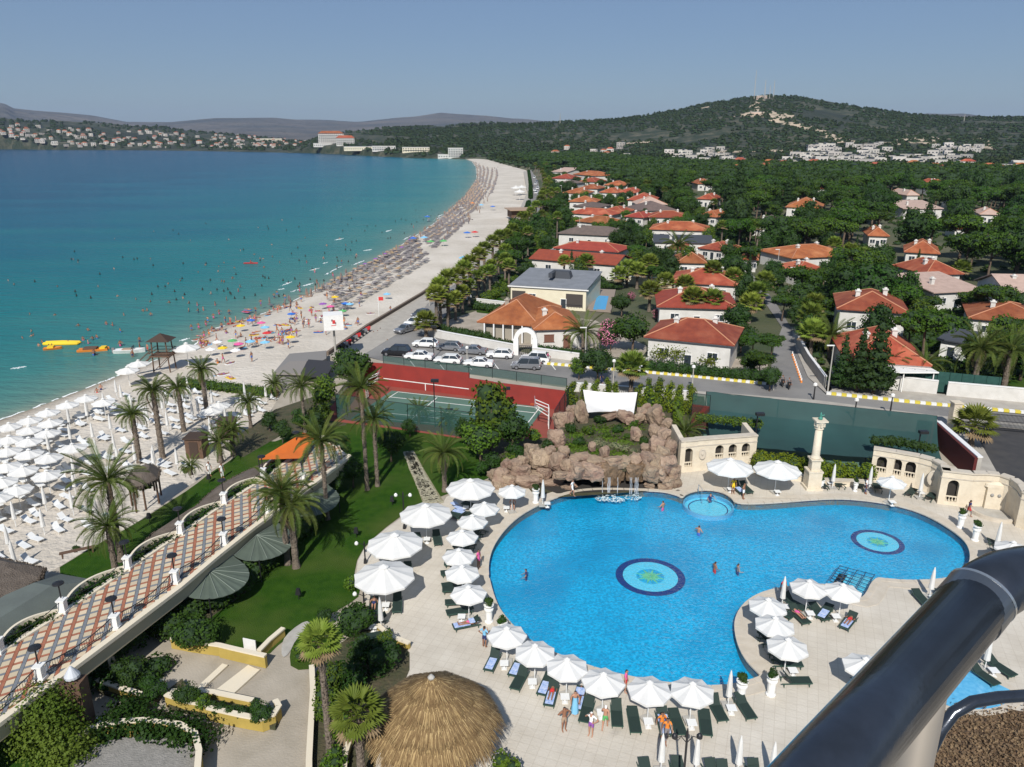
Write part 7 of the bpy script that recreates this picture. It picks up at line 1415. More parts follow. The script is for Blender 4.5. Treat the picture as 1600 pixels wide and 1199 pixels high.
pool_np = np.array([(p.x, p.y) for p in poolW])
def away(p):
 d = pool_np - np.array([p.x, p.y]); k = np.argmin((d ** 2).sum(1)); v = Vector((-d[k][0], -d[k][1], 0)); return v.normalized() if v.length > .1 else Vector((0, -1, 0))
PS = [ # px, py of canopy centre, type, short name, towels, loungers
 (735,757,'big','parasol beside the red rocks',1,3),(665,797,'big','second big parasol on the left of the deck',0,2),(617,843,'big','third big parasol on the left of the deck',0,2),(600,893,'big','frontmost big parasol on the left of the deck',0,2),(1141,724,'big','big parasol at the left arcade',2,3),(1215,728,'big','big parasol left of the tall column',2,4),
 (800,764,'small','small parasol by the rock wall',2,3),(757,791,'small','small parasol under the rock side one',0,2),(738,811,'small','third small parasol down the left rim',0,2),(722,835,'small','fourth small parasol down the left rim',0,2),(717,865,'small','fifth small parasol down the left rim',0,2),(722,891,'small','sixth small parasol down the left rim',0,2),(732,923,'small','last small parasol above the urns',1,2),
 (792,988,'small','first parasol right of the lower left urns',2,2),(836,1015,'small','second parasol along the near rim',1,2),(886,1037,'small','third parasol along the near rim',2,2),(943,1060,'small','fourth parasol along the near rim',0,2),(1015,1073,'small','fifth parasol along the near rim',1,2),(1082,1075,'small','sixth parasol along the near rim',0,2),
 (1264,914,'small','left parasol by the pool steps',0,2),(1317,920,'small','right parasol by the pool steps',2,2),(1200,943,'small','upper parasol on the round peninsula',0,2),(1211,972,'small','middle parasol on the round peninsula',0,2),(1231,1006,'small','lower parasol on the round peninsula',0,2),(1394,750,'small','parasol before the right arcade',1,2),(1352,1036,'small','parasol half hidden by the handrail',0,2),(1583,853,'small','parasol at the right photo edge',0,2)]
PC = [(848,790,'closed parasol at the rock wall urn'),(1221,950,'closed parasol on the round peninsula'),(1137,1105,'closed parasol beside the near urns'),(1300,764,'closed parasol right of the tall column'),(1357,768,'closed parasol at the left of the right arcade'),(1436,779,'closed parasol below the wall niche'),(1556,860,'closed parasol near the right photo edge'),(1452,935,'closed parasol beside the handrail bend'),(1538,1048,'closed parasol above the paddling pool'),(1032,1208,'first closed parasol in the bottom row'),(1086,1212,'second closed parasol in the bottom row'),(1152,1212,'third closed parasol in the bottom row'),(1204,1222,'fourth closed parasol in the bottom row'),(596,985,'closed parasol beside the dark shrubs')]
SIDE = ['left', 'right', 'second left', 'second right']; DECKL = []
def set_loungers(p, d, n, nm, tw, z=0, parts=LP):
 s = Vector((d.y, -d.x, 0))
 for k in range(n):
  off = (.85 + .8 * (k // 2)) * (1 if k % 2 else -1); q = p + s * off + d * .15
  if any(inpoly([q.x + d.x * e], [q.y + d.y * e], [tuple(v) for v in cop])[0] for e in (-.6, 1.4)): continue
  rz = atan2(d.y, d.x) + random.uniform(-.12, .12)
  put(random.choice(parts), 'sun_lounger', (q.x, q.y, z), f'dark sun lounger, {SIDE[k]} one under the {nm}'[:110], 'sun lounger', 'dark sun loungers round the pool', rz)
  if k < tw: tag(link('towel', random.choice([TW, TW2]), None, (q.x, q.y, z + .01), rz), f'blue towel on the {SIDE[k]} lounger at the {nm}', 'towel', 'blue towels on the loungers')
  DECKL.append((q, rz))
 if n > 1: q = p + d * .55; put(TBL, 'side_table', (q.x, q.y, z), f'small white side table at the {nm}', 'table', 'small white side tables')
for px, py, ty, nm, tw, nl in PS:
 zc = {'big': 2.85, 'small': 2.4}[ty]; q = P(px, py, zc); p = Vector((q.x, q.y, 0)); put(PA[ty], 'parasol', p, ('large' if ty == 'big' else 'open') + f' white parasol, the {nm}', 'parasol', 'large white parasols' if ty == 'big' else 'small white parasols round the pool', random.uniform(0, .7)); d = away(p)
 if px < 700 or (px > 1100 and py < 760): d = Vector((.15, -1, 0)).normalized()
 if 790 < px < 1100 and py > 980: d = (d + Vector((0, -1.2, 0))).normalized()
 set_loungers(p, d, nl, nm, tw)
for px, py, nm in PC:
 p = P(px, py, 0); put(PA['closed'], 'closed_parasol', p, f'white folded parasol, the {nm}', 'parasol', 'closed white parasols on the deck'); d = away(p)
 if py > 1190: d = Vector((-.05, 1, 0)); 
 set_loungers(p, -d if py > 1190 else d, 2, nm, 0)
p = P(756, 793); tag(link('towel', TW, None, (p.x - 2.6, p.y - .3, 0), -.9), 'blue and white towel lounger cover lying beside the big parasol', 'towel')
# urns with clipped balls
_u = MB(); _u.lathe([(.30, 0), (.32, .1), (.24, .18), (.26, .95), (.33, 1.0), (.34, 1.12), (.22, 1.16), (.38, 1.42), (.36, 1.46)], 12); U = _u.build('urn_tmp', m_white); UM = U.data; bpy.data.objects.remove(U); UM.name = 'pedestal'
for i, (x, y, lb) in enumerate([(764,972,'stone urn with clipped ball bush on the left rim, upper one'),(785,1000,'stone urn with ball bush behind the near rim parasol'),(1157,1094,'stone urn with ball bush at the near rim, left one'),(1204,1086,'stone urn with ball bush at the near rim, right one'),(837,786,'stone urn with ball bush by the rock wall'),(1500,825,'stone urn with ball bush by the right rim, upper one'),(1523,845,'stone urn with ball bush by the right rim, lower one'),(1283,765,'small potted ball bush right of the tall column'),(1336,768,'small potted bush left of the right arcade')]):
 p = P(x, y); t = thing('planter_urn', p, lb, 'planter', 'urns with clipped bushes'); s = .7 if i > 6 else 1; t.scale = (s, s, s); link('pedestal', UM, t); o = link('ball_bush', TREES['bush', i % 2][0], t, (0, 0, 1.25)); o.scale = (.42, .42, .55)
# deck lamps
def lamp_post(px, pb, pt, lb, arms=2, name='lamp_post', globe=True):
 p = P(px, pb); H = hgt(px, pb, pt); t = thing(name, p, lb, 'lamp post', 'black garden lamp posts'); mb = MB(); mb.tube([(0, 0, 0), (0, 0, H * .96)], .06, 7); mb.lathe([(.16, 0), (.1, .4)], 8); mb.build('pole', m_iron, t)
 for k in range(arms): s = 1 if k else -1; mb = MB(); mb.tube([(0, 0, H * .82), (s * .3, 0, H * .9), (s * .62, 0, H * .88)], .025, 5); mb.build('arm', m_iron, t); mb = MB(); mb.lathe([(.02, -.17), (.15, -.08), (.16, .05), (.08, .16), (.02, .2)], 10, (s * .62, 0, H * .90)); mb.build('globe', m_white if globe else m_iron, t, smooth=True)
 mb = MB(); mb.lathe([(.07, H * .94), (.02, H)], 6); mb.build('finial', m_iron, t)
lamp_post(1064, 1262, 1138, 'black two armed lamp post at the bottom edge of the deck', globe=False); lamp_post(632, 826, 768, 'black lamp post with white globes on the lawn edge'); lamp_post(571, 880, 846, 'small black lamp post between lawn and big parasols'); lamp_post(570, 960, 925, 'small black lamp post beside the frontmost big parasol')
for i, (x, y) in enumerate([(467,937),(557,840),(234,817),(327,755),(613,790)]): p = P(x, y); t = thing('spot_light', p, f'small black garden spotlight in the lawn, {ORD[i]} of the five from the bottom', 'garden light', 'black spotlights in the lawn'); mb = MB(); mb.tube([(0, 0, 0), (0, 0, .5)], .03, 5); mb.build('spike', m_iron, t); mb = MB(); mb.box((0, 0, .7), (.4, .3, .5), taper=.6); mb.build('lamp_head', m_iron, t)
for i, (px, pb, pt, lb) in enumerate([(1293,613,540,'tall white street pole at the corner of the side street'),(914,575,512,'white street pole beside the shuttered villa'),(1334,657,627,'slim lamp post on the cross road, right one'),(1271,625,603,'slim lamp post on the cross road, middle one'),(1390,650,620,'slim dark lamp post on the cross road'),(1208,610,585,'slim lamp post at the street mouth'),(1081,612,575,'globe lamp post on the cross road before the villa gate'),(958,602,566,'globe lamp post on the cross road left of the palm'),(1212,445,390,'curved street lamp beside the villa among pines'),(1236,465,418,'grey street pole near the side street bend'),(905,372,338,'slim pole at the yellow green hedge'),(877,318,290,'slim pole beside the beach road houses'),(671,478,462,'white post at the start of the palm row'),(730,566,545,'globe lamp between the parked cars')]):
 p = P(px, pb); H = hgt(px, pb, pt); t = thing('street_lamp', p, lb, 'street lamp', 'street lamps and poles'); mb = MB(); mb.tube([(0, 0, 0), (0, 0, H)], [.11, .07], 6); mb.build('pole', m_conc if i not in (4, 3, 2) else m_iron, t); mb = MB(); mb.lathe([(.05, -.1), (.26, .05), (.24, .3), (.05, .42)], 8, (0, 0, H)) if H < 6 else mb.box((-.4, 0, H), (1.0, .22, .12)); mb.build('lamp_head', m_white, t)
# ================================================================ PEOPLE
m_skin = mat('skin', (.42, .22, .14), .6); m_skin2 = mat('tanned_skin', (.27, .125, .07), .6); m_hair = mat('dark_hair', (.02, .014, .01), .6); m_hat = CM['white']
def body_mesh(pose):
 J = dict(pel=(0, 0, .95), wa=(0, 0, 1.10), ch=(0, .01, 1.32), nk=(0, 0, 1.47), hd=(0, -.02, 1.60), top=(0, -.01, 1.70))
 for s, k in ((-1, 'l'), (1, 'r')): J.update({'hip' + k: (s * .09, 0, .90), 'kn' + k: (s * .10, -.01, .50), 'an' + k: (s * .10, .02, .09), 'to' + k: (s * .12, -.16, .04), 'sh' + k: (s * .17, 0, 1.42), 'el' + k: (s * .26, .02, 1.14), 'wr' + k: (s * .27, -.05, .90), 'hn' + k: (s * .27, -.08, .81)})
 if pose == 'walk': J.update(knl=(-.10, -.18, .52), anl=(-.10, -.20, .10), tol=(-.10, -.38, .05), knr=(.10, .08, .50), anr=(.10, .30, .14), tor=(.10, .16, .03), elr=(.24, -.12, 1.16), wrr=(.22, -.30, 1.0), hnr=(.22, -.38, .97), ell=(-.24, .14, 1.16), wrl=(-.26, .16, .92), hnl=(-.26, .15, .83))
 if pose == 'hips': J.update(elr=(.42, .06, 1.18), wrr=(.22, -.02, 1.02), hnr=(.16, -.05, 1.0), ell=(-.40, .04, 1.2), wrl=(-.22, -.1, 1.42), hnl=(-.18, -.12, 1.48))
 if pose == 'wade': J.update(elr=(.40, -.05, 1.22), wrr=(.42, -.25, 1.12), hnr=(.42, -.33, 1.1), ell=(-.32, .0, 1.15), wrl=(-.3, -.24, 1.05), hnl=(-.26, -.3, 1.04))
 if pose == 'sit':
  for s, k in ((-1, 'l'), (1, 'r')): J.update({'kn' + k: (s * .13, -.46, 1.12), 'an' + k: (s * .13, -.70, .84), 'to' + k: (s * .13, -.90, .82), 'el' + k: (s * .28, .12, 1.10), 'wr' + k: (s * .22, -.16, 1.05), 'hn' + k: (s * .2, -.26, 1.05)})
 E = [('pel', 'wa'), ('wa', 'ch'), ('ch', 'nk'), ('nk', 'hd'), ('hd', 'top')]
 for k in 'lr': E += [('pel', 'hip' + k), ('hip' + k, 'kn' + k), ('kn' + k, 'an' + k), ('an' + k, 'to' + k), ('ch', 'sh' + k), ('sh' + k, 'el' + k), ('el' + k, 'wr' + k), ('wr' + k, 'hn' + k)]
 rad = dict(pel=.135, wa=.115, ch=.14, nk=.055, hd=.098, top=.07, hip=.095, kn=.062, an=.042, to=.035, sh=.065, el=.045, wr=.03, hn=.036)
 names = list(J); me = bpy.data.meshes.new('body'); me.from_pydata([J[n] for n in names], [(names.index(a), names.index(b)) for a, b in E], []); o = bpy.data.objects.new('tmp', me); COL.objects.link(o)
 o.modifiers.new('s', 'SKIN'); sk = me.skin_vertices[0].data
 for i, n in enumerate(names): r = rad.get(n, rad.get(n[:-1])); sk[i].radius = (r, r * (.8 if n in ('pel', 'wa', 'ch') else 1)); sk[i].use_root = n == 'pel'
 ss = o.modifiers.new('u', 'SUBSURF'); ss.levels = 1; ss.render_levels = 1; dg = bpy.context.evaluated_depsgraph_get(); dg.update(); m2 = bpy.data.meshes.new_from_object(o.evaluated_get(dg)); bpy.data.objects.remove(o)
 mb = MB(); mb.v = [tuple(v.co) for v in m2.vertices]; mb.f = [tuple(p.vertices) for p in m2.polygons]; jp = {n: Vector(J[n]) for n in names}; mb.m = []
 for f in mb.f:
  c = sum((Vector(mb.v[i]) for i in f), Vector()) / len(f); nn = min(names, key=lambda n: (jp[n] - c).length); up = (c - jp['hd'])
  k = 0
  if nn in ('pel', 'hipl', 'hipr') : k = 1
  elif nn in ('wa', 'ch', 'shl', 'shr'): k = 2
  elif nn in ('hd', 'top', 'nk') and (up.z > .035 or (up.y > .02 and up.z > -.06)) and nn != 'nk': k = 3
  elif nn[:2] == 'kn' or (nn[:3] == 'hip'): k = 4
  mb.m.append(k)
 mb.k = 0; h = jp['hd']; mb.box(h + Vector((0, -.11, -.01)), (.025, .04, .04)); [mb.box(h + Vector((s * .10, 0, -.01)), (.02, .04, .05)) for s in (-1, 1)]
 mb.k = 3; [mb.box(h + Vector((s * .035, -.093, .025)), (.022, .012, .012)) for s in (-1, 1)]; mb.k = 1; mb.box(h + Vector((0, -.09, -.045)), (.04, .012, .01)); mb.k = 0
 for s in 'lr':
  w, hn = jp['wr' + s], jp['hn' + s]; d = (hn - w).normalized(); sd_ = d.cross(Vector((0, 0, 1)) if abs(d.z) < .8 else Vector((1, 0, 0))).normalized()
  for k in range(4): b = hn + d * .02 + sd_ * (k - 1.5) * .019; mb.tube([b, b + d * (.05 + .012 * (k in (1, 2))), b + d * .08 + Vector((0, -.01, 0))], [.009, .008, .006], 4)
  b = hn - d * .02 + sd_ * .035; mb.tube([b, b + sd_ * .03 + d * .03], .009, 4)
 me = bpy.data.meshes.new('body'); me.from_pydata(mb.v, [], mb.f); [me.materials.append(m_skin) for _ in range(5)]; me.materials[3] = m_hair; me.polygons.foreach_set('material_index', mb.m); me.polygons.foreach_set('use_smooth', [True] * len(mb.f)); me.update(); return me
BM = {p: body_mesh(p) for p in ('stand', 'walk', 'hips', 'wade', 'sit')}
def person(pose, loc, label, rz=0.0, swim='navy', top=None, legs=None, skin=None, hair=None, group=None, lie=None, sc=1.0, name='person', cat='person', skirt=None):
 o = link(name, BM[pose], None, loc, rz, sc); tag(o, label, cat, group); sk = skin or random.choice([m_skin, m_skin2, m_skin2])
 for i, m_ in enumerate((sk, CM[swim], CM[top] if top else sk, hair or m_hair, CM[legs] if legs else sk)): o.material_slots[i].link = 'OBJECT'; o.material_slots[i].material = m_
 if lie is not None: o.rotation_euler = (-pi / 2 + lie, 0, rz)
 if skirt: mb = MB(); mb.lathe([(.13, 1.25), (.15, 1.0), (.2, .6), (.24, .15)], 10, cap=False); s = mb.build('dress', CM[skirt], o)
 return o
p = P(757, 1012); person('hips', p, 'man in pale blue shirt standing beside the lower left urn', 2.6, 'navy', 'sky')
p = P(881, 1142); person('hips', p, 'man in swimming trunks standing on the deck below the parasol row', .4, 'tan', None, skin=m_skin2)
p = P(898, 1116); person('stand', p, 'woman in long pale blue wrap dress walking behind the man in trunks', .2, 'sky', None, skirt='sky')
p = P(923, 1150); person('hips', p, 'person in white top and pale hat bending on the deck', -.5, 'violet', 'white', hair=m_hat, skin=m_skin)
p = P(945, 1140); person('walk', p, 'slim woman in green swimsuit and white hat on the deck', 2.8, 'green', None, hair=m_hat, skin=m_skin)
p = P(1033, 1150); person('walk', p, 'attendant in orange shirt and dark trousers, the rear one', .3, 'grey', 'orange', 'grey', skin=m_skin2); p = P(1041, 1160); person('walk', p, 'attendant in orange shirt and dark trousers, the front one', .1, 'grey', 'orange', 'grey', skin=m_skin2)
p = P(977, 1082); person('stand', p, 'person in red patterned swimsuit between two near rim parasols', 1.2, 'red', 'pink'); p = P(801, 795); person('sit', p - Vector((0, 0, .5)), 'person crouching in front of the small parasol by the rock wall', 0, 'tan'); p = P(748, 888); person('stand', p, 'person in pink between the left rim parasols and the pool', 1, 'pink', 'pink')
p = P(1145, 772); person('stand', p, 'person in yellow standing beside the spa basin', 0, 'yellow', 'yellow'); p = P(1161, 780); person('hips', p, 'person bending over the towel lounger near the spa basin', 1, 'white'); p = P(1512, 808); person('walk', p, 'man in dark red clothes walking before the wall fountain', 1.6, 'red', 'navy', 'grey'); p = P(1352, 772); person('stand', p, 'attendant in white shirt before the right arcade', 1, 'navy', 'white', 'navy')
p = P(894, 775); person('walk', p, 'person in white at the pool corner below the rocks', 1.2, 'white', 'white'); p = P(1222, 935); person('stand', p, 'person in red by the folded parasol on the peninsula', .4, 'red', 'red')
for i, (x, y, lb) in enumerate([(822,897,'bather standing in the left part of the pool'),(1117,886,'bather in the middle of the pool, left of two'),(1153,889,'bather with dark hair in the middle of the pool, right of two'),(1092,829,'bather in the far middle of the pool'),(1036,790,'bather near the waterfall'),(1110,778,'bather in dark swimsuit sitting in the spa basin')]): p = P(x, y, -.1); person('wade', (p.x, p.y, -1.32), lb, random.uniform(0, 6), ['navy', 'red', 'navy', 'blue', 'pink', 'navy'][i], ['navy', None, 'grey', None, None, 'navy'][i], group='bathers in the pool')
for i in range(6):
 if i < len(DECKL):
  q, rz = DECKL[[26, 27, 35, 36, 20, 8][i] % len(DECKL)]; person('stand', (q.x + cos(rz) * .95, q.y + sin(rz) * .95, .42), f'sunbather lying on a dark lounger by the pool, {ORD[i]} of six', rz + pi / 2, random.choice(['red', 'navy', 'pink']), None, group='sunbathers beside the pool', lie=0)
for i, (x, y, lb) in enumerate([(770,602,'pedestrian in pink between van and wall'),(939,601,'pedestrian in dark clothes on the cross road')]): p = P([856, 939][i], [567, 601][i]); person('walk', p, lb, 1.5, 'navy', ['pink', 'navy'][i], 'navy')
for i, (x, y) in enumerate([(328,745),(348,748)]): p = P(x, y); person('stand', p, ['person in pale shirt beside the arbour, left one', 'person in white dress beside the arbour, right one'][i], 1, 'white', 'white', 'white')
p = P(153, 620, SEA); person('wade', (p.x, p.y, SEA - .3), 'couple member wading at the waterline, left', 0, 'red'); p = P(159, 615, SEA); person('stand', (p.x, p.y, SEA - .2), 'couple member wading at the waterline, right', .5, 'navy')
# ================================================================ HOTEL BEACH
def bz(px, py):                                     # height of the sand under a photo position
 for z in np.arange(-1.5, -3.6, -.1):
  p = P(px, py, float(z))
  u = pos_t(p)
  if abs(u - z) < .12: return Vector((p.x, p.y, u))
 return Vector((*P(px, py, -1.8)[:2], -1.8))
def pos_t(p):
 d1 = float(segdist([p.x], [p.y], [(q.x, q.y) for q in shoreW], False)[0]); d2 = float(segdist([p.x], [p.y], [(q.x, q.y) for q in innerW], False)[0]); t = d1 / (d1 + d2 + 1e-6); return SEA + 2.1 * min(1, t * 1.6) ** .7
BO = [(14,665),(46,655),(74,643),(105,631),(134,621),(161,627),(78,659),(45,670),(74,675),(14,685),(45,688),(12,703),(45,707),(76,713),(113,698),(10,727),(36,733),(73,740),(3,751),(26,763),(342,632),(-22,675),(-20,697),(-24,722),(-28,750),(-30,785),(-5,775),(330,640)]
n_l = 0
def beach_set(px, py, zc, kind, lb, nl=2):
 global n_l
 q = P(px, py, zc - 2.0); g = Vector((q.x, q.y, pos_t(q))); q = P(px, py, g.z + zc); g = Vector((q.x, q.y, g.z)); put(PA[kind], 'parasol' if kind == 'beach' else 'closed_parasol', g, lb, 'parasol', 'open white beach parasols' if kind == 'beach' else 'closed white beach parasols', random.uniform(0, .7))
 for k in range(nl):
  s = 1.05 if k else -1.05; rz = 2.6 + random.uniform(-.15, .15); c = g + Vector((cos(rz + pi / 2) * s, sin(rz + pi / 2) * s, .02)); c.z = pos_t(c) + .03; put(random.choice(LW), 'beach_lounger', c, 'white plastic lounger ' + near(c, BL_, -2), 'sun lounger', 'white loungers on the hotel beach', rz + pi, None, .86)
for i, (x, y) in enumerate(BO): beach_set(x, y, 2.3, 'beach', f'open white parasol on the hotel beach, {ORD[i]} of the open ones')
BC = [(75,704),(107,662),(109,688),(135,652),(144,685),(150,712),(162,637),(172,672),(178,704),(184,726),(114,738),(115,762),(112,795),(69,788),(21,812),(66,824),(11,850),(150,806),(207,680),(210,720),(226,657),(240,722),(181,616),(189,624),(230,660),(253,641),(261,667),(272,625),(279,648),(293,612),(298,628),(309,645),(321,616),(331,632),(352,660),(377,642),(382,620),(415,622),(239,727),(276,727),(328,676),(394,640),(205,640),(248,616),(300,650),(20,875)]
for i, (x, y) in enumerate(BC): beach_set(x, y - 8, 1.3, 'bclosed', f'folded white parasol on the hotel beach, {ORD[i % 40]} of the ' + ('nearer' if i < 40 else 'last') + ' folded ones')
def small_hut(px, py, w_, h_, lb): g = bz(px, py); t = thing('beach_cabin', g, lb, 'cabin', 'brown changing cabins'); mb = MB(); mb.box((0, 0, h_ / 2), (w_, w_, h_)); mb.build('wall', m_wood, t); mb = MB(); mb.box((0, 0, h_ + .08), (w_ + .3, w_ + .3, .16)); mb.build('roof', mat('dark_timber', (.05, .03, .02), .8), t); mb = MB(); mb.box((0, -w_ / 2 - .03, h_ * .45), (w_ * .5, .06, h_ * .85)); mb.build('door', MATS['dark_timber'], t)
small_hut(310, 712, 1.9, 2.3, 'brown wooden changing cabin on the beach, front one'); small_hut(357, 684, 1.7, 2.2, 'brown wooden changing cabin on the beach, rear one')
for x, y in ((110,866),(122,872)): pass
g = P(122, 868); t = thing('timber_bench', (g.x, g.y, 0), 'low brown timber bench at the edge of the sand', 'bench', rz=.5); mb = MB(); [mb.box((0, y * .16, .42), (2.6, .13, .05)) for y in range(3)]; mb.build('seat', m_wood, t); mb = MB(); [mb.box((x, .16, .2), (.1, .5, .4)) for x in (-1.1, 1.1)]; mb.build('leg', m_wood, t)
# lifeguard tower
g = bz(258, 578); t = thing('lifeguard_tower', g, 'dark timber lookout tower with pyramid roof and ramp at the waterline', 'lookout tower'); H = 5.0
for sx in (-1, 1):
 for sy in (-1, 1): mb = MB(); mb.tube([(sx * 1.3, sy * 1.1, 0), (sx * 1.1, sy * 1.0, H)], .10, 6); mb.build('leg', m_wood, t)
mb = MB(); mb.box((0, 0, 2.6), (3.2, 2.8, .18)); mb.build('platform', m_wood, t); mb = MB(); [mb.box((0, y, z), (3.2, .07, .09)) for y in (-1.4, 1.4) for z in (3.1, 3.6)]; [mb.box((x, 0, z), (.07, 2.8, .09)) for x in (-1.6, 1.6) for z in (3.1, 3.6)]; [mb.tube([(-1.2, y, .2), (1.2, y, 2.5)], .05, 4) for y in (-1.1, 1.1)]; mb.build('rails', m_wood, t)
mb = MB(); mb.add([(-1.8, -1.6, H), (1.8, -1.6, H), (1.8, 1.6, H), (-1.8, 1.6, H), (0, 0, H + 1.1)], [(0, 1, 4), (1, 2, 4), (2, 3, 4), (3, 0, 4), (3, 2, 1, 0)]); mb.build('roof', MATS['dark_timber'], t); mb = MB(); mb.add([(-1.5, -1, 2.6), (-1.5, 0, 2.6), (-4.6, 0, .0), (-4.6, -1, .0), (-1.5, -1, 2.4), (-1.5, 0, 2.4), (-4.6, 0, -.2), (-4.6, -1, -.2)], [(0, 1, 2, 3), (7, 6, 5, 4), (0, 3, 7, 4), (1, 5, 6, 2)]); [mb.tube([(-1.5, y, 3.5), (-4.6, y, .9)], .04, 4) for y in (-1, 0)]; mb.build('ramp', m_wood, t)
for i, (x, y, w_) in enumerate([(203,597,2.2),(220,586,2.2),(295,566,2.8)]): g = bz(x, y + 6); put(PA['beach'], 'parasol', g, ['white parasol at the waterline near the tower, left one', 'white parasol at the waterline near the tower, right one', 'broad white awning right of the tower'][i], 'parasol', None, .3, scale=w_ / 1.9)
# grey beach shelter
t = thing('beach_shelter', (0, 0, 0), 'grey walled beach shelter with dark canvas roofs beside the dark tree', 'building'); mb = MB(); q = pxs([(428,615),(470,615),(512,588),(512,575),(455,580)], -1.6); mb.prism([(p.x, p.y) for p in q], -1.8, 1.2); mb.build('wall', mat('shelter_grey', (.20, .19, .18), .9), t)
for k, (lp, m_) in enumerate((([(426,583),(470,584),(480,564),(452,565)], mat('shelter_roof', (.22, .20, .18), .9)), ([(470,584),(510,590),(524,566),(482,563)], mat('black_canvas', (.03, .03, .035), .85)))): q = pxs(lp, 1.5); mb = MB(); mb.prism([(p.x, p.y) for p in q], 1.25, 1.5 + .12 * k); mb.build('roof', m_, t)
# box sign on a pole, flag pole
g = P(525, 562); H = hgt(525, 562, 490); t = thing('sign_cube', g, 'large white cube sign with small red emblem on a grey pole at the promenade', 'sign', rz=.25); mb = MB(); mb.tube([(0, 0, -1.5), (0, 0, H - 2.2)], .16, 8); mb.build('pole', m_conc, t); mb = MB(); mb.box((0, 0, H - 1.15), (2.9, 2.9, 2.3)); mb.build('box', m_white, t); mb = MB(); mb.box((.05, -1.46, H - 1.0), (.42, .03, .55)); mb.box((0, -1.46, H - 1.55), (.7, .03, .08)); mb.build('emblem', CM['red'], t); mb = MB(); mb.box((-.2, -1.455, H - .75), (.25, .03, .3)); mb.box((.3, -1.455, H - 1.2), (.2, .03, .35)); mb.build('emblem_grey', CM['grey'], t)  # emblem is red with grey strokes
g = bz(593, 506); H = hgt(593, 506, 463, g.z); t = thing('flag_pole', g, 'white flag pole with small red flag on the sand by the promenade', 'flag pole'); mb = MB(); mb.tube([(0, 0, 0), (0, 0, H)], .07, 5); mb.build('pole', m_white, t); mb = MB(); mb.box((.5, 0, H - .5), (.9, .04, .7)); mb.build('flag', CM['red'], t)
# boats
def hull(L, W_, h, m_, t, name='hull', y0=0, z0=-.15):
 mb = MB(); st = [(-.5, .75, 1), (-.3, 1, 1), (0, 1, 1), (.25, .85, 1.05), (.42, .45, 1.15), (.5, .04, 1.3)]; vs = []
 for x, w_, hz in st: vs += [(x * L, y0 - w_ * W_ / 2, z0 + h * hz), (x * L, y0 - w_ * W_ * .3, z0), (x * L, y0 + w_ * W_ * .3, z0), (x * L, y0 + w_ * W_ / 2, z0 + h * hz)]
 fs = [(i * 4 + k, i * 4 + k + 1, i * 4 + k + 5, i * 4 + k + 4) for i in range(5) for k in range(3)] + [(i * 4 + 3, i * 4, i * 4 + 4, i * 4 + 7) for i in range(5)] + [(0, 3, 2, 1), (20, 21, 22, 23)]; mb.add(vs, fs); return mb.build(name, m_, t)
p = P(203, 551, SEA); t = thing('motor_boat', p, 'small white motor boat moored near the lookout tower', 'boat', rz=.15); hull(5.2, 1.9, .75, m_white, t); mb = MB(); mb.box((-.4, 0, .62), (1.5, 1.1, .25)); mb.build('seat', CM['tan'], t); mb = MB(); mb.box((.6, 0, .95), (.08, 1.3, .5)); mb.build('windscreen', m_glass, t); mb = MB(); mb.box((-2.7, 0, .5), (.4, .4, .9)); mb.build('engine', CM['grey'], t)
p = P(97, 538, SEA); t = thing('banana_float', p, 'long yellow banana float on the water', 'inflatable', rz=.05); [MB().lathe([(.02, -3.3), (.34, -3.0), (.42, 0), (.34, 3.0), (.02, 3.3)], 10, T=Matrix.Translation((0, y, .2)) @ Matrix.Rotation(pi / 2, 4, 'Y')).build('tube', CM['yellow'], t, smooth=True) for y in (-.45, .45)]; p = P(83, 546, SEA); t = thing('pedal_boat', p, 'orange and yellow pedal boat beside the banana float', 'boat', rz=.3); hull(3, 1.4, .5, CM['orange'], t); mb = MB(); mb.box((-.3, 0, .5), (1.0, 1.2, .3)); mb.build('seat', CM['yellow'], t)
p = P(146, 548, SEA); t = thing('pedal_boat', p, 'orange pedal boat with dark seats and yellow bow', 'boat', rz=.2); [hull(5, .8, .5, CM['orange'], t, y0=y) for y in (-.6, .6)]; mb = MB(); mb.box((-.4, 0, .5), (2.2, 1.5, .3)); mb.build('deck', m_wood, t); mb = MB(); mb.box((1.7, 0, .5), (.9, 1.5, .3)); mb.build('bow', CM['yellow'], t); p = P(392, 412, SEA); t = thing('kayak', p, 'lone red kayak on the open water', 'kayak'); hull(4.2, 1.0, .4, CM['red'], t)
person('sit', (p.x, p.y, SEA - .55), 'person in red sitting in the lone kayak', 1.5, 'red', 'red')
# ================================================================ PUBLIC BEACH CROWD
rb = random.Random(12)
CP = [(377,513,'yellow'),(393,504,'blue'),(409,508,'pink'),(415,516,'sky'),(418,525,'red'),(455,532,'yellow'),(456,494,'blue'),(524,467,'yellow'),(540,478,'blue'),(547,479,'sky'),(536,490,'green'),(517,482,'pink'),(505,478,'violet'),(605,463,'sky'),(646,375,'blue'),(663,374,'sky'),(673,381,'green'),(693,380,'green'),(742,366,'red'),(730,367,'blue'),(724,408,'sky'),(341,539,'white'),(330,551,'white'),(349,549,'yellow'),(369,553,'white'),(364,537,'green'),(374,542,'pink'),(415,540,'sky'),(392,538,'sky'),(668,340,'blue'),(738,318,'orange'),(770,324,'blue'),(752,321,'sky')]
for i, (x, y, c) in enumerate(CP):
 g = bz(x, y + 5); put(PA['beach'], 'beach_parasol', g, f'{c if c != "sky" else "pale blue"} beach parasol on the public sand, {ORD[i]} counted outward from the shelter', 'parasol', 'coloured parasols on the public beach', rb.random(), {'canopy': CM[c], 'vent_cap': CM['white']}, .58 if y > 450 else .9)
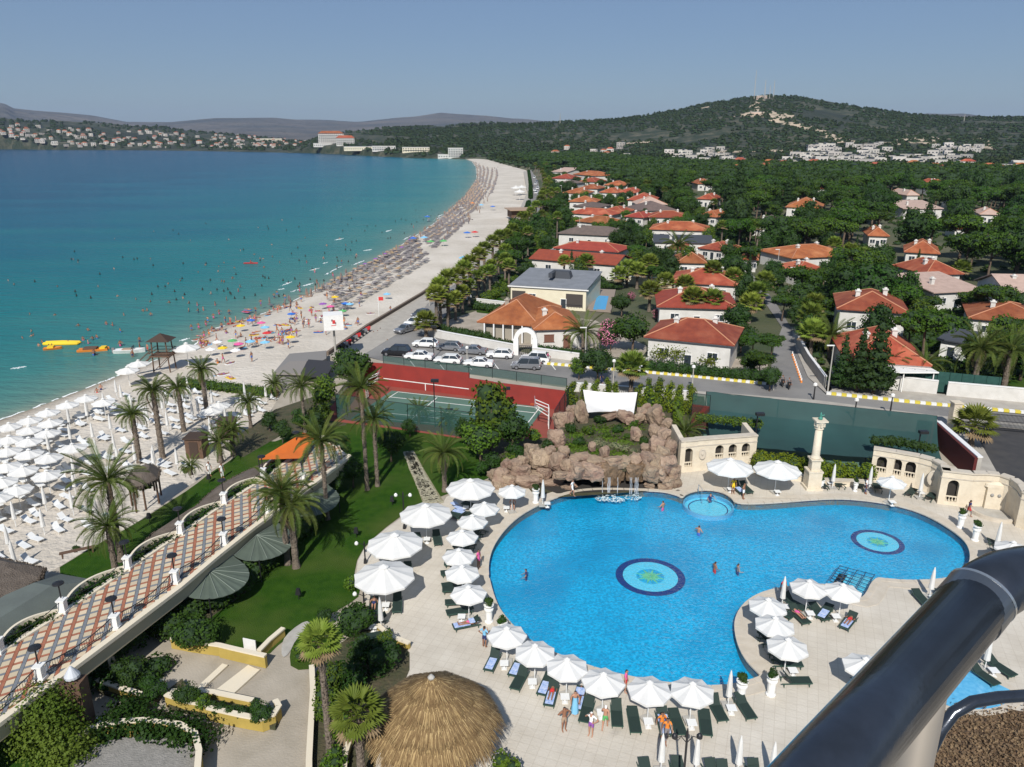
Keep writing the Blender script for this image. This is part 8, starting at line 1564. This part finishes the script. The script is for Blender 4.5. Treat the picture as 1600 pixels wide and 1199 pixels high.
def s_of(py):                                       # shore parameter whose waterline sits at this photo row
 return float(np.interp(-py, [-q[1] for q in SHORE], range(len(SHORE))))
PRS = [m for m in PA['beach'] if m[0] in ('canopy', 'pole')]; cnt_p = cnt_l = 0; stuffP = {k: MB() for k in ('straw', 'tan', 'grey', 'white')}; stuffL = MB(); NP_ = 230; NL_ = 190
rows = []
def crowd(y0, y1, ts, step, lstep, kinds):
 s0, s1 = s_of(y0), s_of(y1)
 for t_ in ts:
  s = s0; prev = beach_pt(s, t_); acc = 0; k = 0
  while s < s1:
   s += .01; q = beach_pt(s, t_); acc += (q - prev).length; prev = q
   if acc > step: acc = 0; k += 1; d = (beach_pt(s + .05, t_) - beach_pt(s, t_)).normalized(); rows.append((q + Vector((rb.uniform(-.6, .6), rb.uniform(-.6, .6), 0)), d, rb.choice(kinds)))
crowd(447, 372, [.18, .30, .42, .54, .66], 3.4, 2, ['straw', 'grey', 'tan', 'grey', 'grey']); crowd(455, 372, [.08, .13], 4.2, 2, ['straw', 'tan', 'tan', 'straw', 'grey', 'violet']); crowd(366, 322, [.12, .22, .32, .42, .52], 3.8, 2, ['straw', 'grey', 'tan', 'grey', 'grey']); crowd(320, 285, [.08, .14, .2, .28, .36, .44], 5.0, 2, ['straw', 'tan', 'straw', 'pink', 'blue', 'orange', 'grey']); crowd(284, 258, [.15, .25, .35, .45, .55], 6.5, 3, ['straw', 'grey', 'grey', 'tan'])
rows.sort(key=lambda r: r[0].length)
for i, (q, d, k) in enumerate(rows):
 rz = atan2(d.y, d.x) + pi / 2
 if i < NP_: t = put(PRS, 'beach_parasol', q, {'grey': 'dark grey', 'tan': 'tan', 'straw': 'straw coloured', 'orange': 'orange'}.get(k, k) + ' parasol in rows ' + near(q, BL_, -2), 'parasol', 'parasols in rows on the public beach', rb.random(), {'canopy': CM[k]}, rb.uniform(.36, .52))
 else: kk = k if k in stuffP else 'tan'; r = rb.uniform(.5, .75); stuffP[kk].lathe([(r, 1.5), (.02, 1.9)], 6, q, False)
 for s in (-1, 1):
  c = q + Vector((cos(rz + pi / 2), sin(rz + pi / 2), 0)) * s * .8; c.z += .05
  if cnt_l < NL_: cnt_l += 1; put(LD[cnt_l % 2][:2], 'beach_lounger', c, 'dark lounger in rows ' + near(c, BL_, -2), 'sun lounger', 'loungers in rows on the public beach', rz + rb.uniform(-.2, .2))
  else: stuffL.box(c + Vector((0, 0, .3)), (1.9, .62, .3), rz)
for k, b in stuffP.items():
 if b.v: tag(b.build('far_parasols', CM[k]), f'far {k} parasols massed on the distant public beach', 'parasols', kind='stuff')
tag(stuffL.build('far_loungers', CM['grey']), 'far dark loungers massed under the distant parasols', 'loungers', kind='stuff')
# people on the sand: nearest as individuals, the rest as one crowd
pp_ = []
for _ in range(250): y = rb.uniform(300, 535) ** 1.0; s = s_of(y) + rb.uniform(-.3, .3); t_ = rb.choice([rb.uniform(.02, .6), rb.uniform(-.02, .16)]); pp_.append(beach_pt(s, t_))
for _ in range(70): pp_.append(bz(rb.uniform(380, 620), rb.uniform(470, 545)))
pp_ = [p for p in pp_ if 100 < p.length < 1200 and not inpoly([p.x], [p.y], resortW)[0]]; pp_.sort(key=lambda p: p.length); scr = MB(); TWL = []
for k in ('red', 'blue', 'yellow', 'pink', 'sky', 'white'): mb = MB(); mb.box((0, 0, .02), (1.8, .85, .04)); me = bpy.data.meshes.new('beach_towel'); me.from_pydata(mb.v, [], mb.f); me.materials.append(CM[k]); TWL.append((k, me))
for i, p in enumerate(pp_):
 if i < 150:
  u = rb.random(); kw = dict(swim=rb.choice(['navy', 'red', 'blue', 'pink', 'orange', 'violet']), group='people on the public beach')
  if u < .45: person(rb.choice(['stand', 'walk', 'hips']), p, f'{kw["swim"]} swimsuit beachgoer standing ' + near(p, BL_, -2), rb.uniform(0, 6), **kw)
  elif u < .75:
   rz = rb.uniform(0, 6); o = person('stand', p + Vector((0, 0, .17)), f'{kw["swim"]} swimsuit beachgoer lying ' + near(p, BL_, -2), rz, lie=0, **kw); k, me = rb.choice(TWL); tag(link('beach_towel', me, None, p + Vector((sin(rz) * -.9, cos(rz) * .9, 0)), rz + pi / 2), f'{"pale blue" if k == "sky" else k} beach towel ' + near(p, BL_, -2), 'towel', 'towels on the public beach')
  else: person('sit', p - Vector((0, 0, .8)), f'{kw["swim"]} swimsuit beachgoer sitting ' + near(p, BL_, -2), rb.uniform(0, 6), **kw)
 else: (scr.lathe([(.05, 0), (.2, .4), (.2, 1.0), (.1, 1.5), (.02, 1.65)], 5, p) if i % 2 else scr.box(p + Vector((0, 0, .15)), (1.6, .5, .25), i))
far_c = [beach_pt(s_of(rb.uniform(255, 330)) + rb.uniform(-.3, .3), rb.choice([rb.uniform(.0, .15), rb.uniform(0, .6)])) for _ in range(300)]
for p in far_c: scr.lathe([(.05, 0), (.25, .5), (.2, 1.2), (.12, 1.6), (.02, 1.75)], 5, p)
tag(scr.build('far_crowd', mat('crowd', (.30, .19, .13), .8, (.12, .12, .14), .3, coords='World')), 'far crowd of beachgoers on the distant sand', 'crowd', kind='stuff')
# swimmers
sw = []; k = 0
while len(sw) < 115:
 y = rb.uniform(340, 560); x = rb.uniform(-40, 730); p = P(x, y, SEA)
 if not inpoly([p.x], [p.y], seaPoly)[0]: continue
 d = float(segdist([p.x], [p.y], [(q.x, q.y) for q in shoreW], False)[0])
 if d < 2 or d > 115 or rb.random() > math.exp(-d / 55): continue
 sw.append((p, d))
for p, d in sw: person(rb.choice(['wade', 'wade', 'stand']), (p.x, p.y, SEA - min(1.25, .25 + d * .03)), 'swimmer in the water ' + near(p, BL_, -3), rb.uniform(0, 6), swim=rb.choice(['navy', 'red', 'blue', 'pink']), group='swimmers in the bay')
# low wall of the promenade with stuff on it
pw_ = [(512,556),(575,512),(660,461),(716,420),(770,383),(806,340)]; garden_wall([(a, b) for a, b in pw_], .55, 'low dark edging wall between promenade and beach', th=.35, m=mat('edging', (.16, .12, .09), .9), cap=MATS['edging'])
g = bz(800, 345); t = thing('beach_kiosk', P(812, 338, 0), 'brown roofed beach kiosk beside the far road', 'kiosk', rz=.2); mb = MB(); mb.box((0, 0, 1.2), (9, 9, 3.0)); mb.build('wall', m_wood, t); mb = MB(); mb.box((0, 0, 3.0), (11, 13, .3)); mb.build('roof', CM['tan'], t)
for i, (x, y) in enumerate([(806,306),(815,305),(812,313)]): g = bz(x, y); put(PA['beach'], 'parasol', g, f'white market tent beside the far road, {ORD[i]} of three', 'parasol', None, .2, scale=2.2)
# ================================================================ CARS
m_tyre = mat('tyre', (.015, .015, .016), .8); m_rim = mat('rim', (.4, .4, .42), .35, metal=.8); m_tail = mat('tail_light', (.35, .01, .01), .3); m_head = mat('head_light', (.65, .66, .68), .15)
def car_parts(kind):
 L, W_, H = dict(hatch=(4.1, 1.75, 1.46), sedan=(4.4, 1.74, 1.42), van=(4.3, 1.78, 1.78), suv=(4.5, 1.85, 1.7))[kind]; h = L / 2; bl = .92 if kind != 'van' else 1.0
 prof = [(-h, .35, .50), (-h + .03, .72, .80), (-h + .25, .86, .95), (-h + 1.05, .92, .97), (h - 1.2, .98, .97), (h - .15, bl if kind != 'sedan' else .95, .93), (h, .78, .86), (h, .38, .55)]
 mb = MB(); vs = []; 
 for x, z, w_ in prof: vs += [(x, -W_ / 2 * w_ * 1.0, .28), (x, -W_ / 2, min(z, .62)), (x, -W_ / 2 * .93, z), (x, W_ / 2 * .93, z), (x, W_ / 2, min(z, .62)), (x, W_ / 2 * w_, .28)]
 n = len(prof); mb.add(vs, [(i * 6 + k, (i + 1) * 6 + k, (i + 1) * 6 + k + 1, i * 6 + k + 1) for i in range(n - 1) for k in range(5)] + [tuple(range(6)), tuple(reversed(range((n - 1) * 6, n * 6)))]); body = mb
 a0, a1, a2, a3 = dict(hatch=(-h + 1.0, -h + 1.75, h - .75, h - .2), sedan=(-h + 1.15, -h + 1.85, h - 1.5, h - .85), van=(-h + .9, -h + 1.5, h - .25, h - .08), suv=(-h + 1.1, -h + 1.8, h - .6, h - .15))[kind]; w0, w1 = W_ * .45, W_ * .37; gl = MB(); b = .93
 gl.add([(a0, -w0, b), (a3, -w0, b), (a3, w0, b), (a0, w0, b), (a1, -w1, H - .04), (a2, -w1, H - .04), (a2, w1, H - .04), (a1, w1, H - .04)], [(0, 1, 5, 4), (1, 2, 6, 5), (2, 3, 7, 6), (3, 0, 4, 7)]); rf = MB(); rf.add([(a1 - .04, -w1 - .02, H - .05), (a2 + .04, -w1 - .02, H - .05), (a2 + .04, w1 + .02, H - .05), (a1 - .04, w1 + .02, H - .05), (a1 + .1, -w1 + .08, H), (a2 - .1, -w1 + .08, H), (a2 - .1, w1 - .08, H), (a1 + .1, w1 - .08, H)], [(4, 5, 6, 7), (0, 1, 5, 4), (1, 2, 6, 5), (2, 3, 7, 6), (3, 0, 4, 7), (3, 2, 1, 0)])
 for s in (-1, 1):
  for xa, xb in ((a0, a1), ((a0 + a3) / 2 - .05, (a1 + a2) / 2 - .05), (a3, a2)): rf.tube([(xa, s * (w0 + .01), b), (xb, s * (w1 + .01), H - .04)], .045, 4)
 out = [('body', body, 'paint'), ('windows', gl, m_glass), ('roof', rf, 'paint')]
 for x in (-h + .82, h - .82):
  for s in (-1, 1): wm = MB(); T = Matrix.Translation((x, s * (W_ / 2 - .08), .31)) @ Matrix.Rotation(pi / 2, 4, 'X'); wm.lathe([(.2, -.1), (.31, -.1), (.32, 0), (.31, .1), (.2, .1)], 14, T=T); wm.k = 1; wm.lathe([(.2, -.105 if s > 0 else .105), (.02, -.11 if s > 0 else .11)], 10, T=T, cap=False); out.append(('wheel', wm, 'wheel'))
 for s in (-1, 1): m1 = MB(); m1.box((-h + .05, s * W_ * .36, .66), (.16, .34, .16)); out.append(('headlight', m1, m_head)); m2 = MB(); m2.box((h - .02, s * W_ * .38, .72), (.1, .26, .22)); out.append(('tail_light', m2, m_tail)); m3 = MB(); m3.box((a0 + .35, s * (W_ / 2 + .1), .98), (.14, .2, .13)); out.append(('mirror', m3, 'paint'))
 mb = MB(); mb.box((-h - .005, 0, .42), (.05, W_ * .7, .14)); out.append(('grille', mb, m_iron)); res = []
 for nm, b_, m_ in out:
  me = bpy.data.meshes.new(nm); me.from_pydata(b_.v, [], b_.f)
  if m_ == 'wheel': me.materials.append(m_tyre); me.materials.append(m_rim); me.polygons.foreach_set('material_index', b_.m)
  else: me.materials.append(m_plast if m_ == 'paint' else m_)
  res.append((nm, me))
 return res
CARS = {k: car_parts(k) for k in ('hatch', 'sedan', 'van', 'suv')}; PT = {k: mat('paint_' + k, c, .25, metal=mt, spec=.6) for k, (c, mt) in dict(white=((.74, .74, .72), 0), silver=((.38, .39, .41), .7), black=((.012, .012, .014), 0), dark=((.10, .11, .13), .4), blue=((.05, .10, .22), .2)).items()}
def car(px, py, kind, col, rz, lb, group='cars parked and driving by the beach'): put(CARS[kind], 'car', P(px, py), lb, 'car', group, rz, {'body': PT[col], 'roof': PT[col], 'mirror': PT[col]})
for a in [(620,555,'suv','black',-.18,'black off-road car at the left of the parking'),(655,562,'sedan','white',-.15,'white saloon parked right of the black car'),(700,568,'hatch','white',-.15,'white hatchback in the front parking row'),(748,573,'sedan','white',-.12,'white saloon in the front parking row before the court'),(822,576,'van','silver',-.15,'silver high roofed van in the front parking row'),(665,542,'hatch','white',-.2,'white hatchback in the rear parking row, leftmost'),(702,547,'hatch','silver',-.2,'silver hatchback in the rear parking row'),(739,553,'sedan','silver',-.2,'silver saloon in the rear parking row'),(781,559,'hatch','white',-.15,'white hatchback in the rear parking row near the arch'),(836,566,'suv','white',-.2,'white car half behind the silver van'),(634,519,'sedan','silver',.95,'silver car parked along the promenade kerb'),(648,508,'hatch','white',.95,'white car parked along the promenade kerb'),(658,495,'hatch','dark',1.0,'dark grey car, last along the promenade kerb'),(724,470,'hatch','white',1.1,'white car half hidden under the palm row'),(702,462,'sedan','silver',1.1,'silver car driving up the beach road')]: car(*a)
for i, (x, y, c) in enumerate([(838,318,'white'),(836,299,'white'),(840,296,'white'),(837,289,'white'),(831,293,'black'),(839,285,'silver'),(842,306,'silver'),(822,362,'white'),(834,333,'silver'),(841,312,'dark'),(835,279,'white'),(838,303,'white')]): car(x, y, ['hatch', 'sedan', 'van', 'suv'][i % 4], c, 1.45, f'{c} car on the far beach road, {ORD[i]} of the distant ones')
for i, (x, y) in enumerate([(1232,607),(1222,603)]):
 t = thing('motor_scooter', P(x, y), ['motor scooter with rider coming out of the side street', 'second scooter with rider behind the first'][i], 'scooter', rz=1.3); mb = MB(); mb.box((0, 0, .55), (1.2, .35, .4)); mb.box((-.55, 0, .85), (.15, .5, .5)); mb.build('body', m_iron, t); [MB().lathe([(.18, -.06), (.26, -.05), (.26, .05), (.18, .06)], 10, T=Matrix.Translation((x_, 0, .26)) @ Matrix.Rotation(pi / 2, 4, 'X')).build('wheel', m_tyre, t) for x_ in (-.6, .6)]; person('sit', P(x, y) - Vector((0, 0, .1)), ['rider in dark clothes on the first scooter', 'rider in dark clothes on the second scooter'][i], 0, 'grey', 'grey', 'grey')
for i in range(12): u = i / 11; p = P(1238 + 14 * u, 556 + 42 * u); t = thing('traffic_cone', p, f'orange and white bollard down the side street, {ORD[i]} from the top', 'bollard', 'orange bollards in the side street'); mb = MB(); mb.lathe([(.16, 0), (.10, .35)], 8); mb.build('base', CM['orange'], t); mb = MB(); mb.lathe([(.10, .35), (.06, .7)], 8); mb.build('band', CM['white'], t)
for i in range(9): u = i / 8; p = P(585 + 60 * u, 534 - 35 * u); t = thing('motor_scooter', p, f'parked scooter along the promenade edge, {ORD[i]} from the dark tree', 'scooter', 'scooters parked along the promenade', rz=2.2); t.location = P(560 + 40 * u - 25, 538 - 28 * u + 8); mb = MB(); mb.box((0, 0, .5), (1.2, .32, .35)); mb.box((-.5, 0, .8), (.14, .5, .5)); mb.build('body', [m_iron, PT['silver'], CM['red']][i % 3], t); [MB().lathe([(.16, -.06), (.26, -.05), (.26, .05), (.16, .06)], 10, T=Matrix.Translation((x_, 0, .26)) @ Matrix.Rotation(pi / 2, 4, 'X')).build('wheel', m_tyre, t) for x_ in (-.6, .6)]
# gate posts and iron gate at the asphalt yard
t = thing('gate_post', P(1487, 672), 'tall white gate post beside the asphalt yard', 'gate post'); mb = MB(); mb.box((0, 0, 1.7), (.9, .9, 3.4)); mb.box((0, 0, 3.45), (1.1, 1.1, .14)); mb.build('post', m_stone, t)
t = thing('iron_gate', (0, 0, 0), 'long black iron fence along the asphalt yard', 'gate'); a, b = P(1500, 668), P(1640, 680); mb = MB(); [mb.tube([a.lerp(b, k / 70), a.lerp(b, k / 70) + Vector((0, 0, 2.1))], .03, 4, False) for k in range(71)]; o = mb.build('bars', m_iron, t); o['kind'] = 'stuff'; mb = MB(); [mb.tube([a + Vector((0, 0, z)), b + Vector((0, 0, z))], .04, 4) for z in (.2, 1.2, 2.0)]; mb.build('rail', m_iron, t)
# water tower in the wood
p = P(1482, 330); t = thing('water_tower', p, 'white and blue twin tank rising above the far pine wood', 'water tower'); H = hgt(1482, 330, 291); [MB().lathe([(1.6, 0), (1.6, H)], 12, (x, 0, 0)).build('tank', mat('tank_blue', (.45, .62, .72), .6) if x > 0 else m_white, t) for x in (-1.9, 1.9)]
# dry tufts in the mulch bed at the lower right
v, f = leafcloud([(P(x, y).x, P(x, y).y, .1, 1.4, 1.4, .22) for x in range(1470, 1640, 18) for y in range(1120, 1230, 16)], 5000, .16, rg, shell=(.0, 1)); tag(link('dry_tufts', npmesh('dry_tufts', v, f, [mat('dry_leaf', (.22, .15, .08), .9, (.12, .075, .04), 2)])), 'dry brown leaf litter and tufts in the bed below the handrail', 'dry ground cover', kind='stuff')
scr = MB()
for _ in range(420):
 p = P(rb.uniform(-40, 740), rb.uniform(300, 470), SEA); d = float(segdist([p.x], [p.y], [(q.x, q.y) for q in shoreW], False)[0])
 if inpoly([p.x], [p.y], seaPoly)[0] and 2 < d < 110 and rb.random() < math.exp(-d / 45): scr.lathe([(.2, -.2), (.24, .1), (.1, .3), (.12, .5), (.02, .6)], 5, p)
tag(scr.build('far_swimmers', m_hair), 'far swimmers as small dark heads in the water', 'swimmers', kind='stuff')
